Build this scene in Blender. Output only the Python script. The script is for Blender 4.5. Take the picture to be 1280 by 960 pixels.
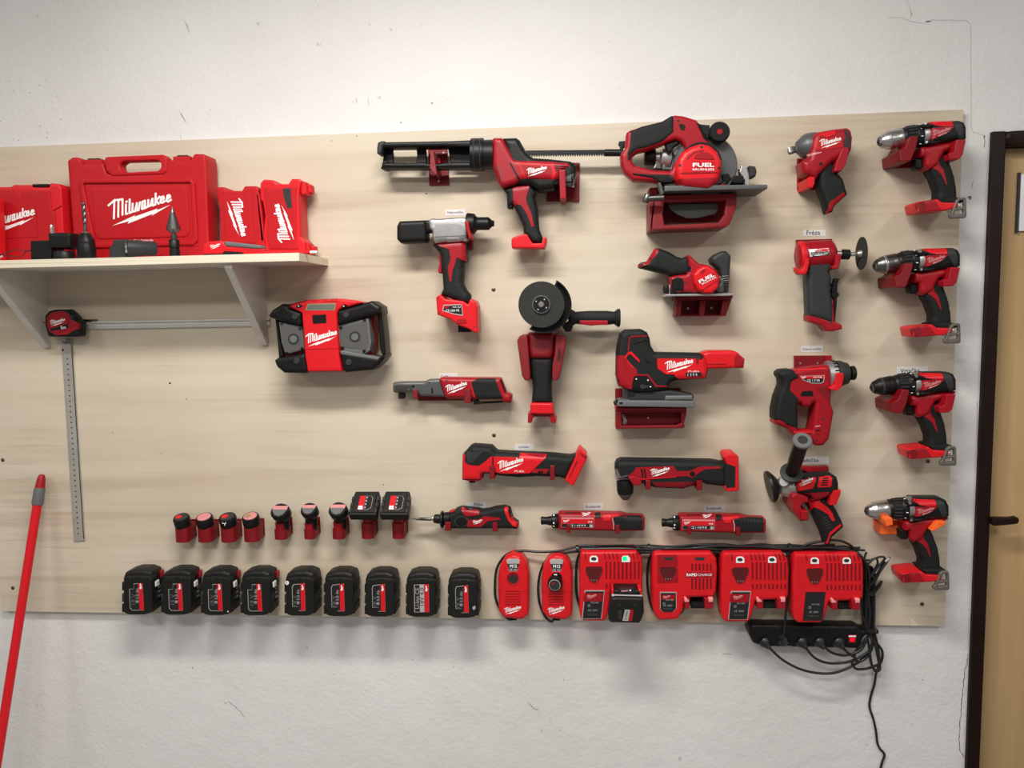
import bpy, bmesh, math, random
import numpy as np
from mathutils import Vector, Matrix
from mathutils.geometry import delaunay_2d_cdt
random.seed(7)
for o in list(bpy.data.objects): bpy.data.objects.remove(o)
C = bpy.context.scene.collection
R = math.radians

# ------------------------------------------------------------------ camera
# world: X right along the wall, Y into the wall (plywood face at Y=0), Z up, floor at 0
ZOFF = 0.78                       # bottom edge of the plywood above the floor
YAW, PITCH, ROLL = 0.0859966, -0.0964680, 0.0186401
CAM = Vector((1.59616, -1.925136, 0.804124 + ZOFF))
FPX = 957.907
CM = Matrix.Rotation(YAW, 3, 'Z') @ Matrix.Rotation(PITCH, 3, 'X') @ Matrix.Rotation(ROLL, 3, 'Y')
cam = bpy.data.cameras.new('camera'); co = bpy.data.objects.new('camera', cam); C.objects.link(co)
cam.sensor_width = 36.0; cam.lens = FPX / 1280 * 36.0; cam.clip_start = 0.01
co.matrix_world = Matrix.Translation(CAM) @ (CM @ Matrix.Rotation(R(90), 3, 'X')).to_4x4()
bpy.context.scene.camera = co

# ------------------------------------------------------------------ light
W = bpy.data.worlds.new('room_fill'); bpy.context.scene.world = W; W.use_nodes = True
W.node_tree.nodes['Background'].inputs[0].default_value = (1.0, 0.975, 0.95, 1)
W.node_tree.nodes['Background'].inputs[1].default_value = 0.26
def area(name, loc, sx, sy, power, rot=(0, 0, 0), col=(1, 0.97, 0.93)):
    l = bpy.data.lights.new(name, 'AREA'); l.shape = 'RECTANGLE'; l.size = sx; l.size_y = sy
    l.energy = power; l.color = col
    o = bpy.data.objects.new(name, l); C.objects.link(o); o.location = loc; o.rotation_euler = rot
    return o
area('tube_and_fill_light', (1.30, -1.12, 2.66), 1.0, 0.20, 39)
area('tube_and_fill_light', (1.0, -2.7, 2.80), 1.2, 0.3, 35)
area('tube_and_fill_light', (3.3, -2.0, 2.80), 0.3, 1.2, 17)  # side light added at right, out of view, to soften the shadows
area('tube_and_fill_light', (-0.9, -2.0, 2.80), 0.3, 1.2, 17)  # unseen partner on the left, likewise added as soft fill
VS = bpy.context.scene.view_settings
VS.view_transform = 'Standard'; VS.look = 'None'; VS.gamma = 1; VS.use_curve_mapping = False
VS.exposure = 0.15

# ------------------------------------------------------------------ helpers
def P(px, py, d=0.0):
    """pixel of the photograph -> point on the plane d metres in front of the plywood"""
    v = CM @ Vector(((px - 640) / FPX, 1.0, (480 - py) / FPX))
    t = (-d - CAM.y) / v.y
    return CAM + v * t
def pxsize(d=0.0): return (1.925136 - d) / FPX * 1.0
class Z:                                            # crop coordinates -> photo pixels
    def __init__(s, x0, y0, k): s.x0, s.y0, s.k = x0, y0, k
    def __call__(s, *pts): return [(s.x0 + p[0] / s.k, s.y0 + p[1] / s.k) + tuple(p[2:]) for p in pts]
    def p(s, x, y): return (s.x0 + x / s.k, s.y0 + y / s.k)

MATS = {}
def mat(name, col, rough=0.45, metal=0.0, bump=0.0, bscale=300.0, spec=0.5, var=0.0, vscale=20.0, emit=None, coat=0.0, wave=None):
    m = bpy.data.materials.new(name); m.use_nodes = True; nt = m.node_tree; b = nt.nodes['Principled BSDF']
    b.inputs['Base Color'].default_value = (*col, 1); b.inputs['Roughness'].default_value = rough
    b.inputs['Metallic'].default_value = metal; b.inputs['Specular IOR Level'].default_value = spec
    b.inputs['Coat Weight'].default_value = coat
    tc = nt.nodes.new('ShaderNodeTexCoord')
    if var > 0:
        n = nt.nodes.new('ShaderNodeTexNoise'); n.inputs['Scale'].default_value = vscale; n.inputs['Detail'].default_value = 5
        nt.links.new(tc.outputs['Object'], n.inputs['Vector'])
        mx = nt.nodes.new('ShaderNodeMix'); mx.data_type = 'RGBA'
        mx.inputs[6].default_value = (*[c * (1 - var) for c in col], 1); mx.inputs[7].default_value = (*[min(1, c * (1 + var)) for c in col], 1)
        nt.links.new(n.outputs['Fac'], mx.inputs[0]); nt.links.new(mx.outputs[2], b.inputs['Base Color'])
    if bump > 0:
        if wave:
            n = nt.nodes.new('ShaderNodeTexWave'); n.bands_direction = wave; n.inputs['Scale'].default_value = bscale; n.inputs['Distortion'].default_value = 0.3
        else:
            n = nt.nodes.new('ShaderNodeTexNoise'); n.inputs['Scale'].default_value = bscale; n.inputs['Detail'].default_value = 3
        nt.links.new(tc.outputs['Object'], n.inputs['Vector'])
        bp = nt.nodes.new('ShaderNodeBump'); bp.inputs['Strength'].default_value = bump; bp.inputs['Distance'].default_value = 0.001
        nt.links.new(n.outputs['Fac'], bp.inputs['Height']); nt.links.new(bp.outputs['Normal'], b.inputs['Normal'])
    if emit:
        b.inputs['Emission Color'].default_value = (*col, 1); b.inputs['Emission Strength'].default_value = emit
    MATS[name] = m; return m
RED = mat('red_plastic', (0.31, 0.005, 0.012), 0.40, spec=0.3, bump=0.08, bscale=700)
REDB = mat('bright_red_plastic', (0.62, 0.009, 0.015), 0.38, spec=0.3, bump=0.06, bscale=600)
CASE = mat('moulded_case_red', (0.46, 0.007, 0.012), 0.45, spec=0.25, bump=0.15, bscale=500)
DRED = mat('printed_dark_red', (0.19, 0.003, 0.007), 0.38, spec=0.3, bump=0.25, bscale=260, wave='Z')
ORNG = mat('printed_orange', (0.95, 0.14, 0.015), 0.4, bump=0.25, bscale=260, wave='Z')
BLK = mat('black_plastic', (0.006, 0.006, 0.006), 0.42, spec=0.25, bump=0.1, bscale=500)
RUB = mat('black_rubber_grip', (0.009, 0.010, 0.010), 0.62, spec=0.25, bump=0.4, bscale=900)
PACK = mat('battery_black', (0.008, 0.008, 0.007), 0.5, spec=0.3, bump=0.25, bscale=700)
GRY = mat('grey_plastic', (0.115, 0.118, 0.118), 0.5)
DGR = mat('dark_grey_plastic', (0.027, 0.029, 0.030), 0.5, spec=0.3, bump=0.2)
CHR = mat('brushed_steel', (0.55, 0.54, 0.53), 0.28, 1.0, var=0.15, vscale=60)
DST = mat('dark_steel', (0.16, 0.155, 0.15), 0.34, 1.0, var=0.2, vscale=50)
ALU = mat('cast_aluminium', (0.50, 0.49, 0.48), 0.38, 0.85, bump=0.2, bscale=400)
GMT = mat('grey_gear_case', (0.10, 0.103, 0.105), 0.42, 0.4, bump=0.2)
WHT = mat('white_print', (0.86, 0.85, 0.84), 0.5)
GPR = mat('grey_print', (0.40, 0.38, 0.37), 0.5)
PNK = mat('worn_print', (0.60, 0.22, 0.22), 0.5)
PAP = mat('label_paper', (0.66, 0.645, 0.64), 0.65)
INK = mat('ink', (0.03, 0.03, 0.04), 0.6)
LBL = mat('black_label', (0.012, 0.012, 0.013), 0.3)
LCD = mat('lcd_glass', (0.13, 0.15, 0.12), 0.15)
MESH = mat('speaker_grille', (0.095, 0.092, 0.088), 0.5, 0.3, bump=0.6, bscale=900)
CORD = mat('cord_rubber', (0.010, 0.010, 0.011), 0.36)
GRN = mat('green_lamp', (0.0, 0.75, 0.25), 0.3, emit=0.7)
RLED = mat('switch_red', (0.8, 0.0, 0.02), 0.2, emit=0.5)
ABR = mat('abrasive_disc', (0.020, 0.020, 0.016), 0.85, bump=0.8, bscale=900, var=0.3, vscale=40)
SCR = mat('zinc_screw', (0.45, 0.43, 0.38), 0.4, 0.9)
HOLE = mat('screw_hole_dark', (0.02, 0.015, 0.01), 0.8)
STL = mat('ruler_steel', (0.42, 0.39, 0.35), 0.4, 0.35, var=0.2, vscale=30)
ALB = mat('bright_aluminium', (0.62, 0.60, 0.57), 0.4, 0.35, var=0.15, vscale=25)
DEEP = mat('bay_shade_red', (0.09, 0.001, 0.003), 0.5)  # red darkened to paint the shade inside the charger bays
CLP = mat('clip_metal_grey', (0.13, 0.12, 0.105), 0.45, 0.3)
BRS = mat('brass', (0.6, 0.5, 0.3), 0.35, 0.9)
BLADE = mat('saw_blade_grey', (0.10, 0.115, 0.10), 0.5, 0.3)

def link(name, me, parent=None, loc=None):
    o = bpy.data.objects.new(name, me); C.objects.link(o)
    if parent is not None:
        o.parent = parent
    if loc is not None: o.location = loc
    return o
def wloc(o):                                       # world location of a chain of unrotated empties
    v = Vector((0, 0, 0))
    while o is not None: v = v + Vector(o.location); o = o.parent
    return v
GR = {}
def thing(name, label, cat, px, py, d=0.0, group=None):
    o = bpy.data.objects.new(name, None); C.objects.link(o); o.location = P(px, py, d / 1000); o.empty_display_size = 0.03
    o['label'] = label; o['category'] = cat
    if group: o['group'] = group
    return o
def tag(o, label, cat, group=None):
    o['label'] = label; o['category'] = cat
    if group: o['group'] = group
    return o
def mesh_obj(name, V, F, m, parent=None, smooth=True, angle=38):
    """V in world coordinates; placed relative to the parent (or to its own base point)"""
    V = np.asarray(V, dtype=float).reshape(-1, 3)
    if parent is not None: org = wloc(parent); loc = Vector((0, 0, 0))
    else:
        org = Vector(((V[:, 0].min() + V[:, 0].max()) / 2, V[:, 1].max(), V[:, 2].min())); loc = org
    me = bpy.data.meshes.new(name); me.from_pydata((V - np.array(org)).tolist(), [], [list(f) for f in F])
    me.materials.append(m)
    bm = bmesh.new(); bm.from_mesh(me); bmesh.ops.recalc_face_normals(bm, faces=bm.faces); bm.to_mesh(me); bm.free()
    if smooth:
        me.polygons.foreach_set('use_smooth', [True] * len(me.polygons)); me.set_sharp_from_angle(angle=R(angle))
    return link(name, me, parent, loc)

# ---- rounded plates -----------------------------------------------------
def fillet(pts, r):
    n = len(pts); out = []
    for i in range(n):
        p = np.array(pts[i][:2], float); a = np.array(pts[i - 1][:2], float); b = np.array(pts[(i + 1) % n][:2], float)
        rr = pts[i][2] if len(pts[i]) > 2 else r
        u = a - p; v = b - p; lu = np.hypot(*u); lv = np.hypot(*v)
        if rr <= 0 or lu < 1e-9 or lv < 1e-9: out.append(tuple(p)); continue
        u /= lu; v /= lv; c = float(np.clip(u @ v, -1, 1)); ang = math.acos(c)
        if ang > R(172): out.append(tuple(p)); continue
        t = min(rr / math.tan(ang / 2), lu * 0.49, lv * 0.49)
        q0 = p + u * t; q1 = p + v * t; k = 2 if ang > R(140) else (3 if ang > R(100) else 4)
        for j in range(k + 1):
            s = j / k; out.append(tuple((1 - s) ** 2 * q0 + 2 * s * (1 - s) * p + s * s * q1))
    return out
def seglist(polys):
    A = []; B = []
    for p in polys:
        q = np.asarray(p, float); A.append(q); B.append(np.roll(q, -1, axis=0))
    return np.vstack(A), np.vstack(B)
def dist(Q, A, B):
    D = B - A; L = np.maximum((D ** 2).sum(1), 1e-18); out = np.empty(len(Q))
    for s in range(0, len(Q), 2000):
        q = Q[s:s + 2000, None, :]; t = np.clip(((q - A) * D).sum(2) / L, 0, 1)
        out[s:s + 2000] = np.sqrt((((q - A) - t[..., None] * D) ** 2).sum(2)).min(1)
    return out
def inside(Q, A, B):
    c = np.zeros(len(Q), int)
    x, y = Q[:, 0:1], Q[:, 1:2]
    cond = (A[:, 1] > y) != (B[:, 1] > y)
    with np.errstate(divide='ignore', invalid='ignore'):
        xs = (B[:, 0] - A[:, 0]) * (y - A[:, 1]) / (B[:, 1] - A[:, 1]) + A[:, 0]
    return ((cond & (x < xs)).sum(1) % 2) == 1
def resample(p, h):
    p = np.asarray(p, float); out = []
    for i in range(len(p)):
        a, b = p[i], p[(i + 1) % len(p)]; n = max(1, int(math.ceil(np.hypot(*(b - a)) / h)))
        for k in range(n): out.append(a + (b - a) * k / n)
    return np.array(out)
def triangulate(polys, extra):
    verts = []; edges = []
    for p in polys:
        s = len(verts); verts += [tuple(v) for v in p]; edges += [(s + i, s + (i + 1) % len(p)) for i in range(len(p))]
    verts += [tuple(v) for v in extra]
    r = delaunay_2d_cdt([Vector(v) for v in verts], edges, [], 0, 1e-7)
    V = np.array([tuple(v) for v in r[0]]); T = [f for f in r[2]]
    A, B = seglist(polys)
    cen = np.array([V[list(f)].mean(0) for f in T]); ok = inside(cen, A, B)
    T = [f for f, o in zip(T, ok) if o]
    used = sorted({i for f in T for i in f}); mp = {u: i for i, u in enumerate(used)}
    return V[used], [tuple(mp[i] for i in f) for f in T]
class Body: pass
def core(polys, rf, h=None, g=None):
    """mesh points of a region, with rings that follow the edge"""
    A0, B0 = seglist(polys); ext = max(np.ptp(A0[:, 0]), np.ptp(A0[:, 1]))
    if h is None: h = max(rf * 0.6, ext / 40, 0.0015)
    polys = [resample(p, h) for p in polys]
    A, B = seglist(polys); extra = []
    if rf > 0:
        for p in polys:
            nx = np.roll(p, -1, 0) - np.roll(p, 1, 0); L = np.maximum(np.hypot(nx[:, 0], nx[:, 1]), 1e-12); nn = np.stack([-nx[:, 1], nx[:, 0]], 1) / L[:, None]
            for t in (35, 62, 90):
                o = rf * (1 - math.cos(R(t)))
                for sgn in (1, -1):
                    q = p + nn * o * sgn; d = dist(q, A0, B0); ins = inside(q, A0, B0)
                    extra.append(q[ins & (np.abs(d - o) < 0.12 * o)])
        g = g or max(rf / 2.2, ext / 26)
        xs = np.arange(A[:, 0].min() + g / 2, A[:, 0].max(), g); ys = np.arange(A[:, 1].min() + g / 2, A[:, 1].max(), g)
        if len(xs) and len(ys):
            G = np.array([(x, y) for x in xs for y in ys]); G = G[inside(G, A0, B0)]
            if len(G):
                d = dist(G, A0, B0)
                k = (d > rf * 1.05) | ((d > g * 0.5) & (rf > g * 1.6))
                extra.append(G[k])
    elif g:
        xs = np.arange(A[:, 0].min() + g / 2, A[:, 0].max(), g); ys = np.arange(A[:, 1].min() + g / 2, A[:, 1].max(), g)
        G = np.array([(x, y) for x in xs for y in ys]).reshape(-1, 2)
        if len(G):
            G = G[inside(G, A0, B0)]
            if len(G): G = G[dist(G, A0, B0) > g * 0.35]; extra.append(G)
    E = np.vstack([e for e in extra if len(e)]) if any(len(e) for e in extra) else np.zeros((0, 2))
    V, T = triangulate(polys, E)
    return V, T, A0, B0
def bounds_edges(T):
    cnt = {}
    for f in T:
        for i in range(3):
            a, b = f[i], f[(i + 1) % 3]; cnt[(a, b)] = cnt.get((a, b), 0) + 1
    return [(a, b) for (a, b) in cnt if (b, a) not in cnt]
def solid(V, T, top, bot, conv):
    n = len(V); vs = [conv(V[i], top[i]) for i in range(n)]
    bd = bounds_edges(T); F = [tuple(f) for f in T]
    vs += [conv(V[i], bot[i]) for i in range(n)]; F += [tuple(n + i for i in reversed(f)) for f in T]
    F += [(b, a, n + a, n + b) for a, b in bd]
    return vs, F
def wallconv(v, z): return (v[0], -z, v[1])
def dome(d, r, drop):
    if r <= 0: return np.zeros_like(d)
    s = np.clip(d / r, 0, 1); return drop * (1 - np.sqrt(np.maximum(0, 1 - (1 - s) ** 2)))
def puff(parent, name, pts, d0, d1, m, rad=1.0, rf=3.0, df=None, rb=0.0, db=None, md=None, holes=(), g=None, h=None, label=None, raw=False, zmin=None):
    """rounded solid between depths d0..d1 (mm in front of the plywood); outline given in photo pixels read at depth md"""
    d0, d1 = d0 / 1000, d1 / 1000; rf /= 1000; rb /= 1000; md = (d0 + d1) / 2 if md is None else md / 1000
    df = min(rf, (d1 - d0) * 0.5) if df is None else df / 1000; db = min(rb, (d1 - d0) * 0.49) if db is None else db / 1000
    polys = []
    for q in [pts] + list(holes):
        q = fillet(q, rad) if not raw else [p[:2] for p in q]
        polys.append(np.array([((P(x, y, md)).x, (P(x, y, md)).z if zmin is None else max((P(x, y, md)).z, zmin)) for x, y in q]))
    V, T, A, B = core(polys, rf, h and h / 1000, g and g / 1000); sd = dist(V, A, B)
    top = d1 - dome(sd, rf, df); bot = d0 + (dome(sd, rb, db) if rb > 0 else 0 * sd)
    vs, F = solid(V, T, top, bot, wallconv)
    b = Body(); b.obj = mesh_obj(name, vs, F, m, parent); b.A, b.B, b.rf, b.df, b.d1, b.parent = A, B, rf, df, d1, parent
    def ht(Q):
        d = dist(Q, A, B); d[~inside(Q, A, B)] = 0; return d1 - dome(d, rf, df)
    b.ht = ht
    if label: b.obj['label'] = label
    return b
def onto(b, q):
    """photo pixels -> points lying on the surface of body b"""
    q = np.asarray([p[:2] for p in q], float); z = np.full(len(q), b.d1)
    for _ in range(3):
        X = np.array([((P(x, y, zz)).x, (P(x, y, zz)).z) for (x, y), zz in zip(q, z)]); z = b.ht(X)
    return X, z
def skin(b, name, pts, m, e=0.7, rad=0.6, g=None, parent=None, holes=(), label=None, under=1.5):
    """a raised panel that follows the surface of body b"""
    polys = [onto(b, fillet(q, rad))[0] for q in [pts] + list(holes)]
    gg = (g / 1000) if g else max(b.rf / 2.5, 0.004)
    V, T, A, B = core(polys, 0, h=gg, g=gg); z = b.ht(V)
    vs, F = solid(V, T, z + e / 1000, z - under / 1000, wallconv)
    o = mesh_obj(name, vs, F, m, parent or b.parent, angle=32)
    n = Body(); n.obj = o; n.A, n.B, n.rf, n.df, n.d1, n.parent = A, B, b.rf, b.df, b.d1 + e / 1000, b.parent
    n.ht = lambda Q: b.ht(Q) + e / 1000
    if label: o['label'] = label
    return n
LOGO = [[(62,325),(180,222)],[(168,235),(160,555)],[(182,232),(240,222),(236,525)],[(250,225),(312,212),(310,490)],
 [(372,300),(370,475),(402,462)],[(370,262),(394,250)],[(438,212),(432,455),(472,440)],[(490,285),(485,430),(530,425),(562,290)],
 [(564,275),(560,412),(592,405),(620,262)],[(700,240),(660,258),(650,385),(692,372),(705,250)],[(706,232),(708,368),(742,350)],
 [(765,222),(760,342),(800,328),(834,208)],[(840,198),(838,325),(868,312)],[(895,108),(888,312)],[(898,240),(965,165)],[(905,235),(948,298)],
 [(985,238),(1040,205),(1028,165),(992,176),(976,270),(1010,275),(1056,245)],[(1095,208),(1150,172),(1135,140),(1102,150),(1082,240),(1112,255),(1168,220)]]
BOLT = [(128,680),(540,490),(520,520),(930,375),(910,408),(1155,308),(820,505),(845,468),(400,645),(425,600)]
_LG = {}
def logo_mesh(bold):
    if bold in _LG: return _LG[bold]
    quads = []; hw = bold / 2
    for s in LOGO:
        for (x0, y0), (x1, y1) in zip(s, s[1:]):
            L = math.hypot(x1 - x0, y1 - y0); ux, uy = (x1 - x0) / L, (y1 - y0) / L; x0 -= ux * hw * .5; y0 -= uy * hw * .5; x1 += ux * hw * .5; y1 += uy * hw * .5
            quads.append([(x0 - uy * hw, y0 + ux * hw), (x1 - uy * hw, y1 + ux * hw), (x1 + uy * hw, y1 - ux * hw), (x0 + uy * hw, y0 - ux * hw)])
    quads.append(BOLT); V = []; E = []
    for q in quads:
        n = len(V); V += q; E += [(n + i, n + (i + 1) % len(q)) for i in range(len(q))]
    r = delaunay_2d_cdt([Vector(v) / 1000 for v in V], E, [], 0, 1e-6); VV = np.array([tuple(v) for v in r[0]]) * 1000
    cen = np.array([VV[list(f)].mean(0) for f in r[2]]); ok = np.zeros(len(cen), bool)
    for q in quads:
        A, B = seglist([np.array(q)]); ok |= inside(cen, A, B)
    _LG[bold] = (VV, [tuple(f) for f, o in zip(r[2], ok) if o]); return _LG[bold]
def logo(b, cx, cy, w, ang=0.0, m=WHT, parent=None, e=0.35, name='brand_lettering', bold=35, xs=1.0):
    """script lettering with the bolt under it, printed on body b; centre and width in photo pixels"""
    k = w / 1110; ca, sa = math.cos(R(ang)), math.sin(R(ang)); VV, F = logo_mesh(bold); Q = []
    for x, y in VV:
        x = (x - 610) * k * xs; y = (y - 395) * k; Q.append((cx + x * ca + y * sa, cy - x * sa + y * ca))
    X, z = onto(b, Q); vs = [wallconv(x, zz + e / 1000) for x, zz in zip(X, z)]
    return mesh_obj(name, vs, F, m, parent or b.parent, smooth=False)
def text(b, s, cx, cy, w, ang=0.0, m=WHT, e=0.35, name='lettering', bold=0.0, hgt=None, parent=None, shear=0.0):
    """printed words on body b (or on the plywood when b is None): centre and width in photo pixels"""
    cu = bpy.data.curves.new('t', 'FONT'); cu.body = s; cu.size = 1; cu.offset = bold; cu.shear = shear; cu.resolution_u = 3
    o = bpy.data.objects.new('t', cu); C.objects.link(o); dg = bpy.context.evaluated_depsgraph_get(); me = bpy.data.meshes.new_from_object(o.evaluated_get(dg))
    bpy.data.objects.remove(o); Vt = np.array([v.co[:2] for v in me.vertices]); F = [tuple(p.vertices) for p in me.polygons]; bpy.data.meshes.remove(me)
    mn, mx = Vt.min(0), Vt.max(0); k = w / (mx[0] - mn[0]); ky = k if hgt is None else hgt / (mx[1] - mn[1]); ca, sa = math.cos(R(ang)), math.sin(R(ang)); Q = []
    for x, y in Vt:
        x = (x - (mn[0] + mx[0]) / 2) * k; y = -(y - (mn[1] + mx[1]) / 2) * ky; Q.append((cx + x * ca + y * sa, cy - x * sa + y * ca))
    if b is None: vs = [tuple(P(x, y, e / 1000)) for x, y in Q]
    else:
        X, z = onto(b, Q); vs = [wallconv(x, zz + e / 1000) for x, zz in zip(X, z)]
    return mesh_obj(name, vs, F, m, parent or (b.parent if b else None), smooth=False)
def lathe(parent, name, p0, p1, prof, m, seg=20, label=None, phase=0.0, flat=1.0):
    """surface of revolution from p0 to p1 (world points); prof = [(fraction along, radius mm)]"""
    p0, p1 = Vector(p0), Vector(p1); ax = p1 - p0; L = ax.length; a = ax.normalized()
    u = a.orthogonal().normalized() if abs(a.y) > 0.9 else a.cross(Vector((0, 1, 0))).normalized(); v = a.cross(u).normalized()
    V = []; F = []
    for t, r in prof:
        for k in range(seg):
            th = 2 * math.pi * k / seg + phase; V.append(tuple(p0 + ax * t + (u * math.cos(th) + v * (math.sin(th) * flat)) * max(r, 0.02) / 1000))
    for i in range(len(prof) - 1):
        for k in range(seg):
            F.append((i * seg + k, i * seg + (k + 1) % seg, (i + 1) * seg + (k + 1) % seg, (i + 1) * seg + k))
    F.append(tuple(range(seg))[::-1]); n = (len(prof) - 1) * seg; F.append(tuple(n + k for k in range(seg)))
    o = mesh_obj(name, V, F, m, parent)
    if label: o['label'] = label
    return o
def rod(parent, name, a, b, r, m, seg=12, r2=None): return lathe(parent, name, a, b, [(0, r * .8), (0.02, r), (0.98, r2 or r), (1, (r2 or r) * .8)], m, seg)
def tube(parent, name, pts, r, m, seg=7, n=6, closed=False):
    """cord along smooth path of world points"""
    pts = [Vector(p) for p in pts]; path = []
    for i in range(len(pts) - 1):
        p0, p1, p2, p3 = pts[max(i - 1, 0)], pts[i], pts[i + 1], pts[min(i + 2, len(pts) - 1)]
        for k in range(n):
            t = k / n; path.append(0.5 * ((2 * p1) + (p2 - p0) * t + (2 * p0 - 5 * p1 + 4 * p2 - p3) * t * t + (3 * p1 - p0 - 3 * p2 + p3) * t ** 3))
    path.append(pts[-1]); V = []; F = []; tn = (path[1] - path[0]).normalized(); u = tn.orthogonal().normalized()
    for i, p in enumerate(path):
        a = path[max(i - 1, 0)]; b = path[min(i + 1, len(path) - 1)]; t = (b - a).normalized() if (b - a).length > 1e-9 else tn; u = (u - t * u.dot(t)); u = u.normalized() if u.length > 1e-6 else t.orthogonal().normalized(); v = t.cross(u)
        for k in range(seg):
            th = 2 * math.pi * k / seg; V.append(tuple(p + (u * math.cos(th) + v * math.sin(th)) * r / 1000))
    for i in range(len(path) - 1):
        for k in range(seg): F.append((i * seg + k, i * seg + (k + 1) % seg, (i + 1) * seg + (k + 1) % seg, (i + 1) * seg + k))
    F.append(tuple(range(seg))[::-1]); q = (len(path) - 1) * seg; F.append(tuple(q + k for k in range(seg)))
    return mesh_obj(name, V, F, m, parent, angle=60)
def solid_z(parent, name, pts, z0, z1, m, rf=1.5, rad=0.0, tilt=0.0, piv=None, rb=0.0, label=None):
    """prism with outline pts (metres, X and Y), between heights z0 and z1, rounded on top; tilt leans it towards the room"""
    poly = [np.array(fillet(pts, rad))]; V, T, A, B = core(poly, rf / 1000); sd = dist(V, A, B)
    vs, F = solid(V, T, z1 - dome(sd, rf / 1000, rf / 1000), z0 + (dome(sd, rb / 1000, rb / 1000) if rb else 0 * sd), lambda v, z: (v[0], v[1], z))
    if tilt:
        vs = np.array(vs); c, s = math.cos(R(tilt)), math.sin(R(tilt)); y = vs[:, 1] - piv[1]; z = vs[:, 2] - piv[2]
        vs[:, 1] = piv[1] + y * c - z * s; vs[:, 2] = piv[2] + y * s + z * c
    o = mesh_obj(name, vs, F, m, parent)
    if label: o['label'] = label
    return o
def box(parent, name, a, b, m, bev=1.0):
    """box between two world corners with small rounded edges"""
    lo = [min(a[i], b[i]) for i in range(3)]; hi = [max(a[i], b[i]) for i in range(3)]
    return solid_z(parent, name, [(lo[0], lo[1]), (hi[0], lo[1]), (hi[0], hi[1]), (lo[0], hi[1])], lo[2], hi[2], m, rf=bev, rb=bev)
def circ(cx, cy, r, n=24, ry=None, a0=0, a1=360):
    ry = ry or r; full = abs(a1 - a0) >= 360; k = n if full else n + 1
    return [(cx + r * math.cos(R(a0 + (a1 - a0) * i / n)), cy - ry * math.sin(R(a0 + (a1 - a0) * i / n)), 0) for i in range(k)]
def dot(b, name, x, y, r, m, parent=None, e=0.3, n=10):
    """small round screw hole or stud on body b"""
    return skin(b, name, circ(x, y, r, n), m, e=e, rad=0, parent=parent, g=8)
def rect(x0, y0, x1, y1): return [(x0, y0), (x1, y0), (x1, y1), (x0, y1)]
# ------------------------------------------------------------------ setting
YW = 0.018                                          # plaster face, behind the plywood
def plaster():
    m = bpy.data.materials.new('white_plaster'); m.use_nodes = True; nt = m.node_tree; b = nt.nodes['Principled BSDF']
    N = nt.nodes.new; Lk = nt.links.new; tc = N('ShaderNodeTexCoord')
    n1 = N('ShaderNodeTexNoise'); n1.inputs['Scale'].default_value = 2.2; n1.inputs['Detail'].default_value = 6
    cr = N('ShaderNodeValToRGB'); cr.color_ramp.elements[0].position = 0.3; cr.color_ramp.elements[0].color = (0.70, 0.68, 0.67, 1); cr.color_ramp.elements[1].position = 0.65; cr.color_ramp.elements[1].color = (0.755, 0.74, 0.73, 1)
    n2 = N('ShaderNodeTexNoise'); n2.inputs['Scale'].default_value = 95; n2.inputs['Detail'].default_value = 5; n2.inputs['Roughness'].default_value = 0.6
    n3 = N('ShaderNodeTexNoise'); n3.inputs['Scale'].default_value = 14; n3.inputs['Detail'].default_value = 4
    v = N('ShaderNodeTexNoise'); v.inputs['Scale'].default_value = 38; v.inputs['Detail'].default_value = 2
    r2 = N('ShaderNodeValToRGB'); r2.color_ramp.elements[0].position = 0.745; r2.color_ramp.elements[0].color = (0, 0, 0, 1); r2.color_ramp.elements[1].position = 0.80; r2.color_ramp.elements[1].color = (1, 1, 1, 1)
    for x in (n1, n2, n3, v): Lk(tc.outputs['Object'], x.inputs['Vector'])
    mx = N('ShaderNodeMix'); mx.data_type = 'RGBA'; mx.inputs[7].default_value = (0.34, 0.32, 0.31, 1)
    Lk(n1.outputs['Fac'], cr.inputs[0]); Lk(cr.outputs[0], mx.inputs[6]); Lk(v.outputs['Fac'], r2.inputs[0])
    sc = N('ShaderNodeMath'); sc.operation = 'MULTIPLY'; sc.inputs[1].default_value = 0.5; Lk(r2.outputs[0], sc.inputs[0]); Lk(sc.outputs[0], mx.inputs[0])
    Lk(mx.outputs[2], b.inputs['Base Color']); b.inputs['Roughness'].default_value = 0.85; b.inputs['Specular IOR Level'].default_value = 0.2
    b1 = N('ShaderNodeBump'); b1.inputs['Strength'].default_value = 0.85; b1.inputs['Distance'].default_value = 0.0016; Lk(n2.outputs['Fac'], b1.inputs['Height'])
    b2 = N('ShaderNodeBump'); b2.inputs['Strength'].default_value = 0.5; b2.inputs['Distance'].default_value = 0.006; Lk(n3.outputs['Fac'], b2.inputs['Height']); Lk(b1.outputs['Normal'], b2.inputs['Normal']); Lk(b2.outputs['Normal'], b.inputs['Normal'])
    return m
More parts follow.
